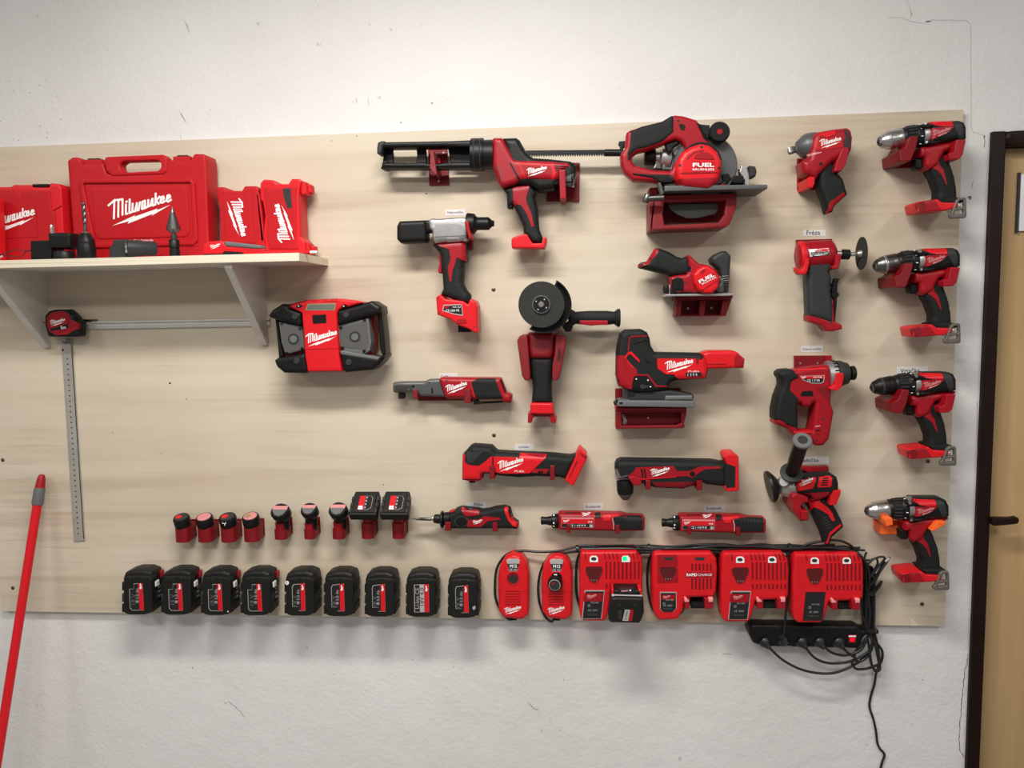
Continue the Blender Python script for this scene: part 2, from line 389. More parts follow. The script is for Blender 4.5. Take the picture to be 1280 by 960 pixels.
def wood(name, dark, mid, light, sx, sz, bump=0.1, rough=0.6, knots=False, var=0.5):
    m = bpy.data.materials.new(name); m.use_nodes = True; nt = m.node_tree; b = nt.nodes['Principled BSDF']
    N = nt.nodes.new; Lk = nt.links.new; tc = N('ShaderNodeTexCoord'); mp = N('ShaderNodeMapping'); mp.inputs['Scale'].default_value = (sx, 3, sz); Lk(tc.outputs['Object'], mp.inputs['Vector'])
    n1 = N('ShaderNodeTexNoise'); n1.inputs['Scale'].default_value = 1; n1.inputs['Detail'].default_value = 7; n1.inputs['Roughness'].default_value = 0.62; n1.inputs['Distortion'].default_value = 0.6; Lk(mp.outputs[0], n1.inputs['Vector'])
    cr = N('ShaderNodeValToRGB'); e = cr.color_ramp.elements; e[0].position = 0.28; e[0].color = (*dark, 1); e[1].position = 0.68; e[1].color = (*light, 1); k = e.new(0.46); k.color = (*mid, 1)
    n2 = N('ShaderNodeTexNoise'); n2.inputs['Scale'].default_value = 1.6; n2.inputs['Detail'].default_value = 2; Lk(tc.outputs['Object'], n2.inputs['Vector'])
    mx = N('ShaderNodeMix'); mx.data_type = 'RGBA'; mx.blend_type = 'MULTIPLY'; mx.inputs[0].default_value = var
    c2 = N('ShaderNodeValToRGB'); c2.color_ramp.elements[0].position = 0.35; c2.color_ramp.elements[0].color = (0.86, 0.80, 0.74, 1); c2.color_ramp.elements[1].position = 0.62; c2.color_ramp.elements[1].color = (1, 1, 1, 1)
    if name == 'birch_plywood':                      # fine dark grain streaks
        m3 = N('ShaderNodeMapping'); m3.inputs['Scale'].default_value = (2.2, 3, 75); m3.inputs['Location'].default_value = (3.1, 0, 1.7); Lk(tc.outputs['Object'], m3.inputs['Vector'])
        n4 = N('ShaderNodeTexNoise'); n4.inputs['Scale'].default_value = 1; n4.inputs['Detail'].default_value = 4; Lk(m3.outputs[0], n4.inputs['Vector'])
        n5 = N('ShaderNodeTexNoise'); n5.inputs['Scale'].default_value = 2.4; Lk(tc.outputs['Object'], n5.inputs['Vector'])
        mm = N('ShaderNodeMath'); mm.operation = 'MULTIPLY'; Lk(n4.outputs['Fac'], mm.inputs[0]); Lk(n5.outputs['Fac'], mm.inputs[1])
        c5 = N('ShaderNodeValToRGB'); c5.color_ramp.elements[0].position = 0.31; c5.color_ramp.elements[0].color = (0, 0, 0, 1); c5.color_ramp.elements[1].position = 0.40; c5.color_ramp.elements[1].color = (.32, .32, .32, 1); Lk(mm.outputs[0], c5.inputs[0])
        mx2 = N('ShaderNodeMix'); mx2.data_type = 'RGBA'; mx2.inputs[7].default_value = (0.40, 0.32, 0.235, 1); Lk(c5.outputs[0], mx2.inputs[0]); grain = mx2
    Lk(n1.outputs['Fac'], cr.inputs[0]); Lk(n2.outputs['Fac'], c2.inputs[0]); Lk(cr.outputs[0], mx.inputs[6]); Lk(c2.outputs[0], mx.inputs[7]); Lk(mx.outputs[2], b.inputs['Base Color'])
    if name == 'birch_plywood': Lk(mx.outputs[2], grain.inputs[6]); Lk(grain.outputs[2], b.inputs['Base Color'])
    b.inputs['Roughness'].default_value = rough; b.inputs['Specular IOR Level'].default_value = 0.3
    bp = N('ShaderNodeBump'); bp.inputs['Strength'].default_value = bump; bp.inputs['Distance'].default_value = 0.001; Lk(n1.outputs['Fac'], bp.inputs['Height']); Lk(bp.outputs[0], b.inputs['Normal'])
    return m
PLY = wood('birch_plywood', (0.52, 0.425, 0.32), (0.62, 0.54, 0.42), (0.68, 0.61, 0.49), 0.6, 11, var=0.55)
PLYE = wood('plywood_edge', (0.50, 0.42, 0.30), (0.70, 0.63, 0.48), (0.80, 0.74, 0.60), 2, 260, 0.3)
SHW = wood('shelf_board_wood', (0.56, 0.52, 0.46), (0.68, 0.645, 0.58), (0.75, 0.72, 0.66), 3, 12, var=0.4)
DOORW = wood('oak_door_veneer', (0.42, 0.27, 0.125), (0.49, 0.325, 0.155), (0.54, 0.37, 0.185), 26, 0.9, 0.1, 0.45)
FRM = mat('dark_brown_frame', (0.012, 0.0035, 0.002), 0.5, var=0.2, spec=0.2)
PLAS = plaster()
CON = mat('floor_grey', (0.22, 0.21, 0.20), 0.6, var=0.2, vscale=4)
CEI = mat('ceiling_white', (0.75, 0.74, 0.72), 0.8)
CRK = mat('crack_shadow', (0.16, 0.14, 0.13), 0.9)
SIGN = mat('door_sign_white', (0.75, 0.76, 0.78), 0.4)

def struct(o): o['kind'] = 'structure'; return o
def boxes(name, L, m, parent=None):
    V = []; F = []
    for (x0, y0, z0, x1, y1, z1) in L:
        n = len(V); V += [(x, y, z) for x in (x0, x1) for y in (y0, y1) for z in (z0, z1)]
        F += [tuple(n + i for i in f) for f in ((0, 1, 3, 2), (4, 6, 7, 5), (0, 4, 5, 1), (2, 3, 7, 6), (0, 2, 6, 4), (1, 5, 7, 3))]
    return mesh_obj(name, V, F, m, parent, smooth=False)
def wd(px, py, d=-0.018): return P(px, py, d)
xf0 = (wd(1232, 170).x + wd(1219.5, 680).x + wd(1208, 958).x) / 3       # outer left edge of the door frame
xf1 = (wd(1250.5, 200).x + wd(1238, 560).x + wd(1223, 955).x) / 3
zf = wd(1255, 165).z; zi = wd(1265, 182).z
XR = xf0 + 0.96
struct(boxes('wall_back', [(-1.6, YW, 0, xf0, YW + 0.15, 3.0), (xf0, YW, zf, XR, YW + 0.15, 3.0), (XR, YW, 0, 4.6, YW + 0.15, 3.0)], PLAS))
struct(boxes('floor', [(-1.6, -4.5, -0.05, 4.6, 0.17, 0)], CON))
struct(boxes('ceiling', [(-1.6, -4.5, 3.0, 4.6, 0.17, 3.05)], CEI))
fw = xf1 - xf0
dr = bpy.data.objects.new('door_1', None); C.objects.link(dr); dr.location = ((xf0 + XR) / 2, YW, 0); dr['kind'] = 'structure'
box(dr, 'door_jamb', (xf0, YW - 0.012, 0), (xf1, YW + 0.10, zf), FRM, 2)
box(dr, 'door_jamb', (XR - fw, YW - 0.012, 0), (XR, YW + 0.10, zf), FRM, 2)
box(dr, 'door_head', (xf1, YW - 0.012, zi), (XR - fw, YW + 0.10, zf), FRM, 2)
box(dr, 'door_leaf', (xf1 + 0.001, YW + 0.030, 0.008), (XR - fw - 0.001, YW + 0.07, zi - 0.001), DOORW, 1.5)
hy = wd(1250, 651, -0.02).z
ha = bpy.data.objects.new('door_handle', None); C.objects.link(ha); ha.parent = dr; ha.location = Vector((xf1 + 0.03, YW + 0.03, hy)) - dr.location
rod(ha, 'spindle', (xf1 + 0.012, YW + 0.03, hy), (xf1 + 0.012, YW - 0.012, hy), 8, FRM)
hp = Body(); puff(ha, 'lever', [(1239, 646.5), (1262, 646.8), (1270, 645.5), (1271.8, 648), (1271.5, 652), (1269, 654), (1255, 655.5), (1239, 656.5)], -4, 14, FRM, rad=2, rf=2, rb=2, md=6)
s0 = P(1274.5, 218, -0.045); s1 = P(1274.5, 289, -0.045)
box(dr, 'door_sign', (s0.x, YW + 0.024, s1.z), (s0.x + 0.20, YW + 0.030, s0.z), SIGN, 0.8)
boxes('sign_edge', [(s0.x - 0.004, YW + 0.022, s1.z - 0.004, s0.x + 0.0005, YW + 0.0301, s0.z + 0.004)], INK, dr)
# plaster cracks and pits: flat ragged ribbons, groove shade painted as their dark colour
def crack(pts, w, name='wall_crack', m=CRK, seed=1):
    rnd = random.Random(seed); Q = []; F = []; fine = []
    for (a, b) in zip(pts, pts[1:]):
        n = max(2, int(math.hypot(b[0] - a[0], b[1] - a[1]) / 2.5))
        for k in range(n): t = k / n; fine.append((a[0] + (b[0] - a[0]) * t + rnd.uniform(-.5, .5), a[1] + (b[1] - a[1]) * t + rnd.uniform(-.5, .5)))
    fine.append(pts[-1])
    for i, p in enumerate(fine):
        a = fine[max(0, i - 1)]; b = fine[min(len(fine) - 1, i + 1)]; L = math.hypot(b[0] - a[0], b[1] - a[1]) or 1; nx, ny = -(b[1] - a[1]) / L, (b[0] - a[0]) / L
        ww = w * rnd.uniform(.35, 1.1); ww = ww * .3 if i in (0, len(fine) - 1) else ww
        for s in (-1, 1): Q.append(tuple(wd(p[0] + nx * ww * s, p[1] + ny * ww * s, -0.018 + 0.0004)))
        if i: F.append((2 * i - 2, 2 * i - 1, 2 * i + 1, 2 * i))
    o = mesh_obj(name, Q, F, m, None, smooth=False); o.parent = bpy.data.objects['wall_back']; o.location = o.location - o.parent.location
    return o
GCR = mat('fine_crack_grey', (0.36, 0.345, 0.335), 0.9)
crack([(1134, 0), (1138, 12), (1139, 16), (1137, 23)], .3, m=GCR, seed=2)
crack([(1110, 22), (1128, 22), (1138, 27), (1155, 29), (1165, 25), (1185, 25), (1208, 26), (1213, 30), (1214, 52), (1213, 60), (1214, 100), (1214, 160), (1217, 165), (1231, 170)], .32, m=GCR, seed=3)
crack([(1157, 27.5), (1160, 27), (1164, 26)], 1.3, seed=4)
crack([(1139, 14), (1139.5, 19)], .9, seed=14)
crack([(1210, 817), (1209, 828), (1206, 838), (1202, 880), (1200, 905), (1199, 925), (1200, 938), (1206, 948)], .55, seed=5)
crack([(1222, 500), (1221.5, 560)], .5, m=GCR, seed=6); crack([(1214, 762), (1213, 800)], .8, seed=7); crack([(1231, 168), (1230.5, 185)], .9, seed=8)
crack([(1218, 224), (1215, 232), (1214, 236)], .5, m=GCR, seed=9)
crack([(231, 26), (235, 36), (237, 41)], .7, m=GCR, seed=10); crack([(224, 139), (231, 150), (233, 154)], .7, m=GCR, seed=11); crack([(225, 168), (226, 173)], .6, m=GCR, seed=15)
crack([(1209, 247), (1214, 246), (1212, 250)], 1.6, seed=12)
crack([(285, 876), (300, 889), (306, 896)], .45, m=GCR, seed=13); crack([(660, 878), (668, 886), (673, 888)], .7, m=GCR, seed=16); crack([(902, 817), (915, 818)], .5, m=GCR, seed=17)
crack([(445, 122), (446, 130)], .7, m=GCR, seed=18); crack([(460, 122), (461, 132)], .6, m=GCR, seed=19); crack([(500, 152), (502, 154)], .9, seed=20); crack([(539, 128), (541, 130)], .9, seed=21)
rr = random.Random(5)
for k in range(16):
    x, y = rr.uniform(0, 80), rr.uniform(95, 178); crack([(x, y), (x + rr.uniform(-1, 1.5), y + rr.uniform(.6, 2))], .6, name='plaster_pit', seed=40 + k)
for x, y in ((417, 842), (515, 824), (566, 833), (700, 912), (704, 849), (240, 834), (1153, 849)): crack([(x, y), (x + 1, y + 1.5)], .6, name='plaster_pit', seed=int(x))

# ------------------------------------------------------------------ plywood panel
PW, PH = 2.5, 1.25
pan = bpy.data.objects.new('plywood_panel', None); C.objects.link(pan); pan.location = (PW / 2, YW, ZOFF); tag(pan, 'large pale birch plywood board fixed to the white wall behind all the tools', 'panel')
boxes('board', [(0, 0, ZOFF, PW, 0.0179, ZOFF + PH)], PLY, pan)
for x, y in ((617, 362), (617.5, 544), (1160, 576.5), (1152.5, 755), (3.5, 575), (16, 735)):
    c = P(x, y, 0); s = lathe(pan, 'screw', c + Vector((0, 0.001, 0)), c + Vector((0, -0.0012, 0)), [(0, 5.2), (0.7, 5.2), (1, 4.2)], mat('screw_brown', (0.16, 0.12, 0.07), 0.4, 0.8) if 'screw_brown' not in MATS else MATS['screw_brown'], 14)
    lathe(s, 'recess', c + Vector((0, -0.0008, 0)), c + Vector((0, -0.00135, 0)), [(0, 2.4), (1, 2.2)], HOLE, 4)
for x, y, r in ((212.5, 479, 1.6), (233, 499, .9), (479.5, 606, .9), (1133, 262, .8), (533, 242, 1.2), (446, 170, .8), (675, 648, .8), (415, 176, .7), (202, 567, .8), (141, 541, .8)):
    c = P(x, y, 0); lathe(pan, 'nail_hole', c + Vector((0, 0.0008, 0)), c + Vector((0, -0.0004, 0)), [(0, r * 1.6), (1, r * 1.6)], HOLE, 8)
def chip():
    b = puff(pan, 'splinter', [(1139, 774), (1143, 776.5), (1148, 780), (1149, 782), (1139, 782)], 0, 1.2, PLYE, rad=.5, rf=.6, md=0)
chip()

# ------------------------------------------------------------------ shelf
sh = thing('wall_shelf', 'pale plywood wall shelf on two triangular brackets holding red cases', 'shelf', 200, 335, 0)
xr = P(410, 325, 0).x; zt = P(390, 322, 0.1).z
SD = 0.205                                          # how far the shelf comes out
fz = P(372, 316, SD).z; xr = P(409.5, 322, 0).x; zb = fz - 0.018
boxes('shelf_board', [(-0.02, -SD, zb, xr, -0.0003, fz)], SHW, sh)
for (x0, y0, x1, y1) in ((-0.02, -SD - 0.0006, xr, -SD), (xr, -SD, xr + 0.0006, 0)):
    pass
boxes('front_edge_band', [(-0.02, -SD - 0.0008, zb, xr + 0.0008, -SD, fz)], PLYE, sh)
boxes('side_edge_band', [(xr, -SD, zb, xr + 0.0008, -0.0003, fz)], PLYE, sh)
for xa, ztip in ((P(336, 430, 0).x, P(337, 431, 0).z), (P(64, 434, 0).x, P(64, 434, 0).z)):
    t = 0.018; V = [(xa + dx, y, z) for dx in (-t, 0) for (y, z) in ((-0.0003, zb), (-SD * 0.93, zb), (-SD * 0.93, zb - 0.012), (-0.012, ztip), (-0.0003, ztip))]
    F = [(0, 1, 2, 3, 4), (9, 8, 7, 6, 5)] + [(i, i + 5, (i + 1) % 5 + 5, (i + 1) % 5) for i in range(5)]
    mesh_obj('bracket', V, F, SHW, sh, smooth=False)
# ------------------------------------------------------------------ cases and small parts on the shelf
SZ = fz + 0.0002
def screws(b, L, r=1.0, m=HOLE):
    for x, y in L: dot(b, 'screw_hole', x, y, r, m)
A_ = Z(0, 180, 5.3333); B_ = Z(200, 180, 5.3333); C3 = Z(0, 220, 8.725); C4 = Z(130, 180, 6.4)
# large case
t = thing('tool_case', 'largest red carrying case, with handle opening, in the middle of the shelf', 'case', 180, 320, 0)
b = puff(t, 'shell', [(84, 201), (90, 196.5), (97.5, 196.5), (101, 204), (128, 204), (133, 217), (203, 215.5), (208, 200), (212, 200), (238, 199.5), (243, 192), (255, 192.5), (257, 200), (262, 330), (94, 332)], 12, 74, CASE, rad=2, rf=4, rb=3, md=74, zmin=SZ, g=9)
k = puff(t, 'handle', [(130, 203), (131, 196), (193, 193.5), (204, 193), (209, 198), (209, 214), (204, 218), (140, 220), (133, 214)], 46, 77, CASE, rad=4, rf=4, rb=4, md=76, holes=[[(149, 205), (155, 201.5), (197, 200.5), (201.5, 204), (201, 210), (197, 213.5), (157, 215.5), (151, 212)]])
puff(t, 'front_frame', [(99, 227), (103, 223), (238, 222.5), (243, 228), (247, 300), (242, 306), (108, 310)], 72, 80, CASE, rad=2, rf=2, md=79, holes=[[(103.5, 229), (238, 228), (241.5, 297), (240, 300), (120, 303), (118, 300)]], zmin=SZ)
p = puff(t, 'front_panel', [(114, 235), (229, 231), (234, 237), (237, 290), (233, 296), (124, 299), (119, 294)], 72, 76.2, CASE, rad=2, rf=1.5, md=76)
logo(p, 174.5, 262, 79, parent=t)
text(p, 'Drive Socket Set', 181, 300.2, 24, 1, parent=t, bold=.01) if False else text(b, 'Drive Socket Set', 181, 300.5, 24, 1, parent=t, m=WHT, e=4.5)
for x0, x1, y in ((104, 127, 202), (216, 237, 198)):
    l = puff(t, 'latch', [(x0, y - 2.5), (x1, y - 3), (x1, y + 3), (x0, y + 3.5)], 14, 66, CASE, rad=.8, rf=2, md=66)
    puff(t, 'latch_pin', [(x0 + 5, y - 4), (x1 - 3, y - 4.4), (x1 - 3, y - 1.5), (x0 + 5, y - 1.5)], 30, 50, BLK, rad=.6, rf=1, md=50)
puff(t, 'hinge_rib', [(254, 196), (259, 196), (261, 232), (256, 232)], 20, 72, CASE, rad=1, rf=2, md=60)
puff(t, 'bottom_seam', [(104, 308.5), (247, 305.8), (247, 307.3), (104, 310)], 73, 76, REDB, rad=.2, rf=.8, md=76, zmin=SZ)
# left case
t = thing('tool_case', 'red plastic case with black top latch, left of the largest case', 'case', 40, 320, 0)
b = puff(t, 'shell', C3((-260, 120), (0, 118), (110, 118), (150, 95), (350, 95), (360, 115), (530, 118), (545, 75), (640, 85), (665, 130), (712, 1000), (-260, 1000)), 12, 84, REDB, rad=1.5, rf=4, rb=3, md=84, zmin=SZ, g=9)
pa = puff(t, 'front_panel', C3((-250, 150), (170, 150), (200, 200), (225, 200), (235, 158), (540, 158), (560, 370), (590, 385), (640, 1000), (-250, 1000)), 80, 87, CASE, rad=.8, rf=1.5, md=87, zmin=SZ)
pb = skin(pa, 'name_plate', C3((-250, 320), (390, 315), (412, 665), (-250, 690)), CASE, e=1.2)
logo(pb, *C3.p(115, 490), 60, 0, parent=t)
puff(t, 'latch', C3((350, 88), (520, 85), (530, 105), (515, 120), (355, 120)), 30, 86, BLK, rad=.4, rf=1.5, md=86)
puff(t, 'side_seam', C3((575, 365), (668, 318), (668, 330), (578, 378)), 83, 86.5, CASE, rad=.2, rf=.6, md=86)
tag(puff(None, 'storage_box', [(-22, 246), (-5.5, 247), (-3.5, 300), (-2.8, 330), (-22, 330)], 100, 128, REDB, rad=2, rf=2, md=128, zmin=SZ).obj, 'narrow bright red box cut off by the left edge of the photo', 'box')
# two small cases
t = thing('bit_case', 'small red bit case without side latches, right beside the largest case', 'case', 300, 318, 0, None)
b = puff(t, 'shell', B_((368, 300), (380, 288), (425, 286), (440, 310), (545, 312), (565, 280), (640, 280), (655, 300), (712, 760), (408, 760), (395, 420)), 12, 66, CASE, rad=1, rf=3, rb=2, md=66, zmin=SZ, g=8)
pa = puff(t, 'front_panel', B_((415, 345), (560, 335), (575, 320), (600, 320), (630, 660), (440, 670)), 63, 68, CASE, rad=1, rf=1, md=68)
logo(pa, *B_.p(510, 488), 47, -90, parent=t, bold=40)
puff(t, 'hinge_rib', B_((640, 330), (665, 330), (700, 650), (672, 650)), 40, 66, CASE, rad=.6, rf=2, md=66)
t = thing('bit_case', 'small red bit case with two side latches, right end of the shelf row', 'case', 360, 318, 0)
b = puff(t, 'shell', B_((668, 262), (690, 236), (755, 240), (780, 266), (855, 266), (878, 232), (925, 232), (940, 250), (930, 300), (925, 350), (935, 620), (965, 650), (975, 770), (708, 770), (690, 600), (692, 545), (700, 480), (685, 390), (668, 370)), 12, 70, REDB, rad=1, rf=3, rb=2, md=70, zmin=SZ, g=8)
pa = puff(t, 'front_panel', B_((690, 290), (790, 300), (910, 285), (905, 330), (905, 640), (920, 700), (728, 700), (712, 600), (716, 480), (700, 380)), 67, 72, CASE, rad=1, rf=1, md=72)
logo(pa, *B_.p(828, 530), 48, 90, parent=t, bold=40)
skin(pa, 'window', B_((818, 300), (868, 290), (880, 425), (850, 430), (825, 350)), DGR, e=.5, parent=t)
for y0, y1, dx in ((255, 335, 0), (665, 735, 22)):
    puff(t, 'latch', B_((930 + dx, y0), (970 + dx, y0 - 5), (975 + dx, y1), (940 + dx, y1 + 5)), 25, 62, REDB, rad=1, rf=3, md=62)
    puff(t, 'latch_lever', B_((968 + dx, y0 + 5), (1006 + dx, y0 + 15), (1010 + dx, y1 - 10), (975 + dx, y1 - 5)), 22, 46, REDB, rad=1, rf=3, md=46)
# things standing at the front of the shelf
t = thing('power_adapter', 'black square mains adapter with thin cable at the left end of the shelf', 'adapter', 50, 322, 150)
puff(t, 'housing', C3((330, 705), (560, 700), (560, 960), (338, 960)), 120, 168, BLK, rad=.8, rf=2, rb=2, md=168, zmin=SZ)
q = [P(*C3.p(x, y), .15) for x, y in ((335, 815), (250, 815), (190, 800), (110, 820), (30, 850), (-20, 870))]; tube(t, 'cable', q, 1.1, CORD)
q = [P(*C3.p(x, y), .16) for x, y in ((335, 808), (280, 830), (240, 880), (200, 885), (120, 872), (60, 870), (0, 850))]; q = [Vector((p.x, p.y, max(p.z, SZ + .002))) for p in q]; tube(t, 'cable', q, 1.0, CORD)
rod(t, 'plug_tip', P(*C3.p(-10, 893), .17), P(*C3.p(28, 872), .165), 2.2, GPR)
def stand(px, py, d):                                # point on the shelf top under a pixel column
    p = P(px, py, d); return Vector((p.x, p.y, SZ))
t = thing('angle_attachment', 'black angled tool head with a short steel shank beside the mains adapter', 'attachment', 78, 322, 150)
a = stand(80, 315, .155); lathe(t, 'base_ring', a, a + Vector((0, 0, .022)), [(0, 22), (.1, 24), (.8, 24), (1, 21)], BLK, 24)
puff(t, 'housing', C3((535, 625), (615, 622), (640, 618), (780, 622), (785, 775), (720, 800), (620, 790), (545, 780)), 130, 172, BLK, rad=1.2, rf=7, rb=7, md=165)
lathe(t, 'shank', P(*C3.p(575, 630), .155), P(*C3.p(567, 535), .155), [(0, 5), (.6, 4.4), (.9, 3.8), (1, 3.2)], CHR, 6)
t = thing('drill_chuck', 'black drill chuck standing upright with a twist bit pointing up', 'drill chuck', 108, 321, 150)
a = stand(108.5, 315, .160); top = P(107, 291.5, .16); H = top.z - a.z; up = Vector((0, 0, 1))
lathe(t, 'sleeve', a, a + up * H, [(0, 19.5), (.04, 20.5), (.52, 20.5), (.56, 19.6), (.62, 20), (.78, 18.5), (.92, 13), (1, 11)], BLK, 12)
lathe(t, 'nose_ring', a + up * (H * .93), a + up * (H * 1.04), [(0, 12), (.5, 11), (1, 7)], CHR, 18)
bt = P(106, 251, .16); bt = Vector((a.x - .001, a.y, bt.z)); b0 = a + up * H
V = []; F = []; n = 40                               # twist bit: two flutes winding round a core
for i in range(n + 1):
    f = i / n; z = b0.z + (bt.z - b0.z) * f; rr_ = .0046 * (1 if f < .93 else (1 - f) / .07 + .05); tw = f * math.pi * 5
    for k in range(12):
        th = 2 * math.pi * k / 12; r_ = rr_ * (0.62 + 0.38 * abs(math.cos(th))) if f > .25 else rr_ * .8; V.append((b0.x + r_ * math.cos(th + tw), b0.y + r_ * math.sin(th + tw), z))
for i in range(n):
    for k in range(12): F.append((i * 12 + k, i * 12 + (k + 1) % 12, (i + 1) * 12 + (k + 1) % 12, (i + 1) * 12 + k))
mesh_obj('twist_bit', V, F, DST, t, angle=50)
t = thing('right_angle_head', 'black right angle attachment lying on the shelf before the largest case', 'attachment', 168, 320, 150)
puff(t, 'gearbox', C4((48, 830), (75, 800), (78, 768), (185, 762), (195, 800), (195, 960), (48, 960)), 125, 165, DGR, rad=1.2, rf=5, rb=5, md=160, zmin=SZ)
c0 = P(*C4.p(182, 832), .172); lz = SZ + .0195; c0.z = max(c0.z, lz); c1 = P(*C4.p(425, 835), .135); c1.z = c0.z
lathe(t, 'barrel', c0, c1, [(0, 15), (.03, 19), (.5, 19), (.55, 17.5), (.92, 17), (1, 13)], DGR, 26)
dv = (c0 - c1).normalized(); lathe(t, 'nose_ring', c0, c0 + dv * .004, [(0, 13), (1, 11)], CHR, 18); lathe(t, 'bit_socket', c0 + dv * .003, c0 + dv * .0046, [(0, 7.5), (1, 7.5)], HOLE, 6)
t = thing('step_drill', 'grey stepped cone drill standing upright in a black holder', 'drill bit', 218, 320, 150)
a = stand(218.5, 315, .165)
def zz(y): return P(218, y, .165).z
def LZ(nm, ya, yb, prof, m, seg=16): return lathe(t, nm, Vector((a.x, a.y, ya)), Vector((a.x, a.y, yb)), prof, m, seg)
LZ('holder', SZ, zz(299.5), [(0, 12), (.45, 12), (.46, 10.5), (.52, 10.5), (.54, 12.2), (.95, 12.2), (1, 10.5)], BLK, 8)
LZ('shank', zz(299.5), zz(290), [(0, 7), (.4, 8), (.6, 8), (.7, 5), (1, 5)], DST)
st = [(0, 8)]; rad_ = [16, 14.8, 13.5, 12.2, 10.8, 9.4, 8, 6.6, 5]
for i, r_ in enumerate(rad_): st += [(.12 + i * .078, r_), (.12 + (i + 1) * .078 - .004, r_ - .15)]
st += [(.9, 2.5), (1, .4)]
LZ('stepped_cone', zz(291), zz(258), st, DST, 22)
t = thing('utility_light', 'flat red and black hand tool lying on the right part of the shelf', 'hand tool', 290, 318, 170)
b = puff(t, 'body', B_((290, 715), (292, 675), (325, 650), (405, 645), (430, 662), (450, 680), (560, 685), (700, 700), (700, 722), (540, 728), (430, 722), (415, 740), (292, 745)), 160, 185, REDB, rad=1, rf=3, rb=3, md=182, zmin=SZ)
puff(t, 'grip', B_((425, 655), (440, 649), (655, 672), (682, 680), (684, 698), (640, 700), (440, 682)), 158, 188, GRY, rad=1, rf=4, rb=4, md=184)
puff(t, 'lower_shell', B_((292, 733), (420, 730), (430, 714), (540, 720), (540, 760), (292, 760)), 162, 187, BLK, rad=.4, rf=1.5, md=186, zmin=SZ)
logo(b, *B_.p(368, 682), 13, 4, parent=t)
t = thing('marking_pencil', 'thin red pencil with white tip lying at the right end of the shelf', 'pencil', 350, 318, 170)
y0 = P(*B_.p(560, 718), .19); y1 = P(*B_.p(1000, 722), .165); y0.z = y1.z = SZ + .0036; rod(t, 'barrel', y0, y1, 3.2, REDB, 6); y2 = P(*B_.p(1048, 724), .162); y2.z = y1.z; rod(t, 'white_tip', y1, y2, 3.4, WHT)
# ------------------------------------------------------------------ radio
D_ = Z(320, 350, 7.111)
t = thing('jobsite_radio', 'red and black boxy radio with two grey speakers mounted right of the shelf', 'radio', 410, 466, 0)
core_ = puff(t, 'housing', D_((235, 250), (280, 225), (470, 178), (740, 165), (960, 195), (1030, 230), (1060, 330), (1055, 600), (1000, 760), (770, 810), (460, 815), (270, 800), (240, 700), (225, 380)), 4, 62, RED, rad=2, rf=5, rb=4, md=40, g=12)
mid = puff(t, 'front_housing', D_((290, 232), (430, 195), (470, 178), (740, 165), (870, 180), (960, 200), (740, 262), (722, 300), (725, 420), (735, 560), (745, 690), (765, 812), (462, 815), (440, 690), (425, 480), (410, 295)), 55, 96, REDB, rad=1.5, rf=5, md=92, g=7)
skin(mid, 'display_frame', D_((438, 270), (458, 212), (712, 205), (700, 270)), BRS, e=.6); skin(mid, 'display', D_((450, 262), (466, 222), (700, 216), (692, 264)), LCD, e=1.0)
for x in (385, 785): skin(mid, 'arrow_button', D_((x - 35, 243), (x, 212), (x + 35, 230), (x, 250)), BLK, e=1); dot(mid, 'button_mark', *D_.p(x - 5, 232), 1.3, WHT, e=1.3, n=3)
text(mid, 'MENU', *D_.p(520, 184), 9, 2, m=BLK); text(mid, 'SOURCE', *D_.p(660, 183), 18, 1, m=BLK)
skin(mid, 'sensor_window', D_((500, 312), (622, 306), (626, 380), (508, 388)), BLK, e=1.2); skin(mid, 'red_seam', D_((432, 608), (735, 598), (736, 606), (433, 616)), REDB, e=1.4)
logo(mid, *D_.p(580, 520), 39, 0)
for nm, pts, dmax in (('corner_guard', D_((115, 310), (150, 265), (235, 212), (270, 212), (300, 250), (410, 290), (412, 395), (395, 410), (250, 375), (180, 350), (125, 335)), 92),
                      ('corner_guard', D_((725, 300), (735, 268), (860, 235), (1030, 185), (1110, 235), (1120, 300), (1070, 310), (960, 335), (750, 400), (728, 400)), 94),
                      ('corner_guard', D_((165, 715), (200, 690), (440, 650), (450, 700), (470, 810), (440, 830), (250, 825), (190, 775)), 92),
                      ('corner_guard', D_((750, 640), (800, 640), (1095, 690), (1150, 655), (1152, 680), (1105, 745), (1040, 800), (800, 822), (775, 800), (755, 700)), 94)):
    puff(t, nm, pts, 20, dmax, BLK, rad=1.2, rf=9, rb=6, md=dmax - 6, g=6)
for pts in (D_((1080, 240), (1112, 240), (1140, 480), (1154, 660), (1128, 680), (1105, 620), (1085, 330)), D_((170, 340), (205, 350), (215, 500), (250, 680), (205, 700), (190, 520))): puff(t, 'side_handle', pts, 18, 76, BLK, rad=1, rf=5, rb=5, md=72)
spk = puff(t, 'speaker_frame', D_((725, 400), (1000, 335), (1025, 560), (1010, 630), (960, 665), (765, 635), (740, 560)), 50, 84, GRY, rad=1.5, rf=3, md=84, g=8); skin(spk, 'speaker_grille', D_((740, 425), (985, 358), (1005, 560), (985, 620), (775, 600), (748, 540)), MESH, e=.8, g=6)
spl = puff(t, 'speaker_frame', D_((200, 370), (405, 415), (425, 540), (430, 620), (260, 665), (225, 560)), 50, 82, GRY, rad=1.5, rf=3, md=82, g=8); skin(spl, 'speaker_grille', D_((215, 385), (395, 425), (415, 540), (415, 610), (265, 650), (238, 560)), MESH, e=.8, g=6)
for bb, cx, cy in ((spk, 880, 505), (spl, 335, 525)):
    skin(bb, 'speaker_cone', circ(*D_.p(cx, cy), 7, 24), DGR, e=1.4, rad=0); skin(bb, 'dust_cap', circ(*D_.p(cx, cy), 4.5, 18), GRY, e=2.4, rad=0)
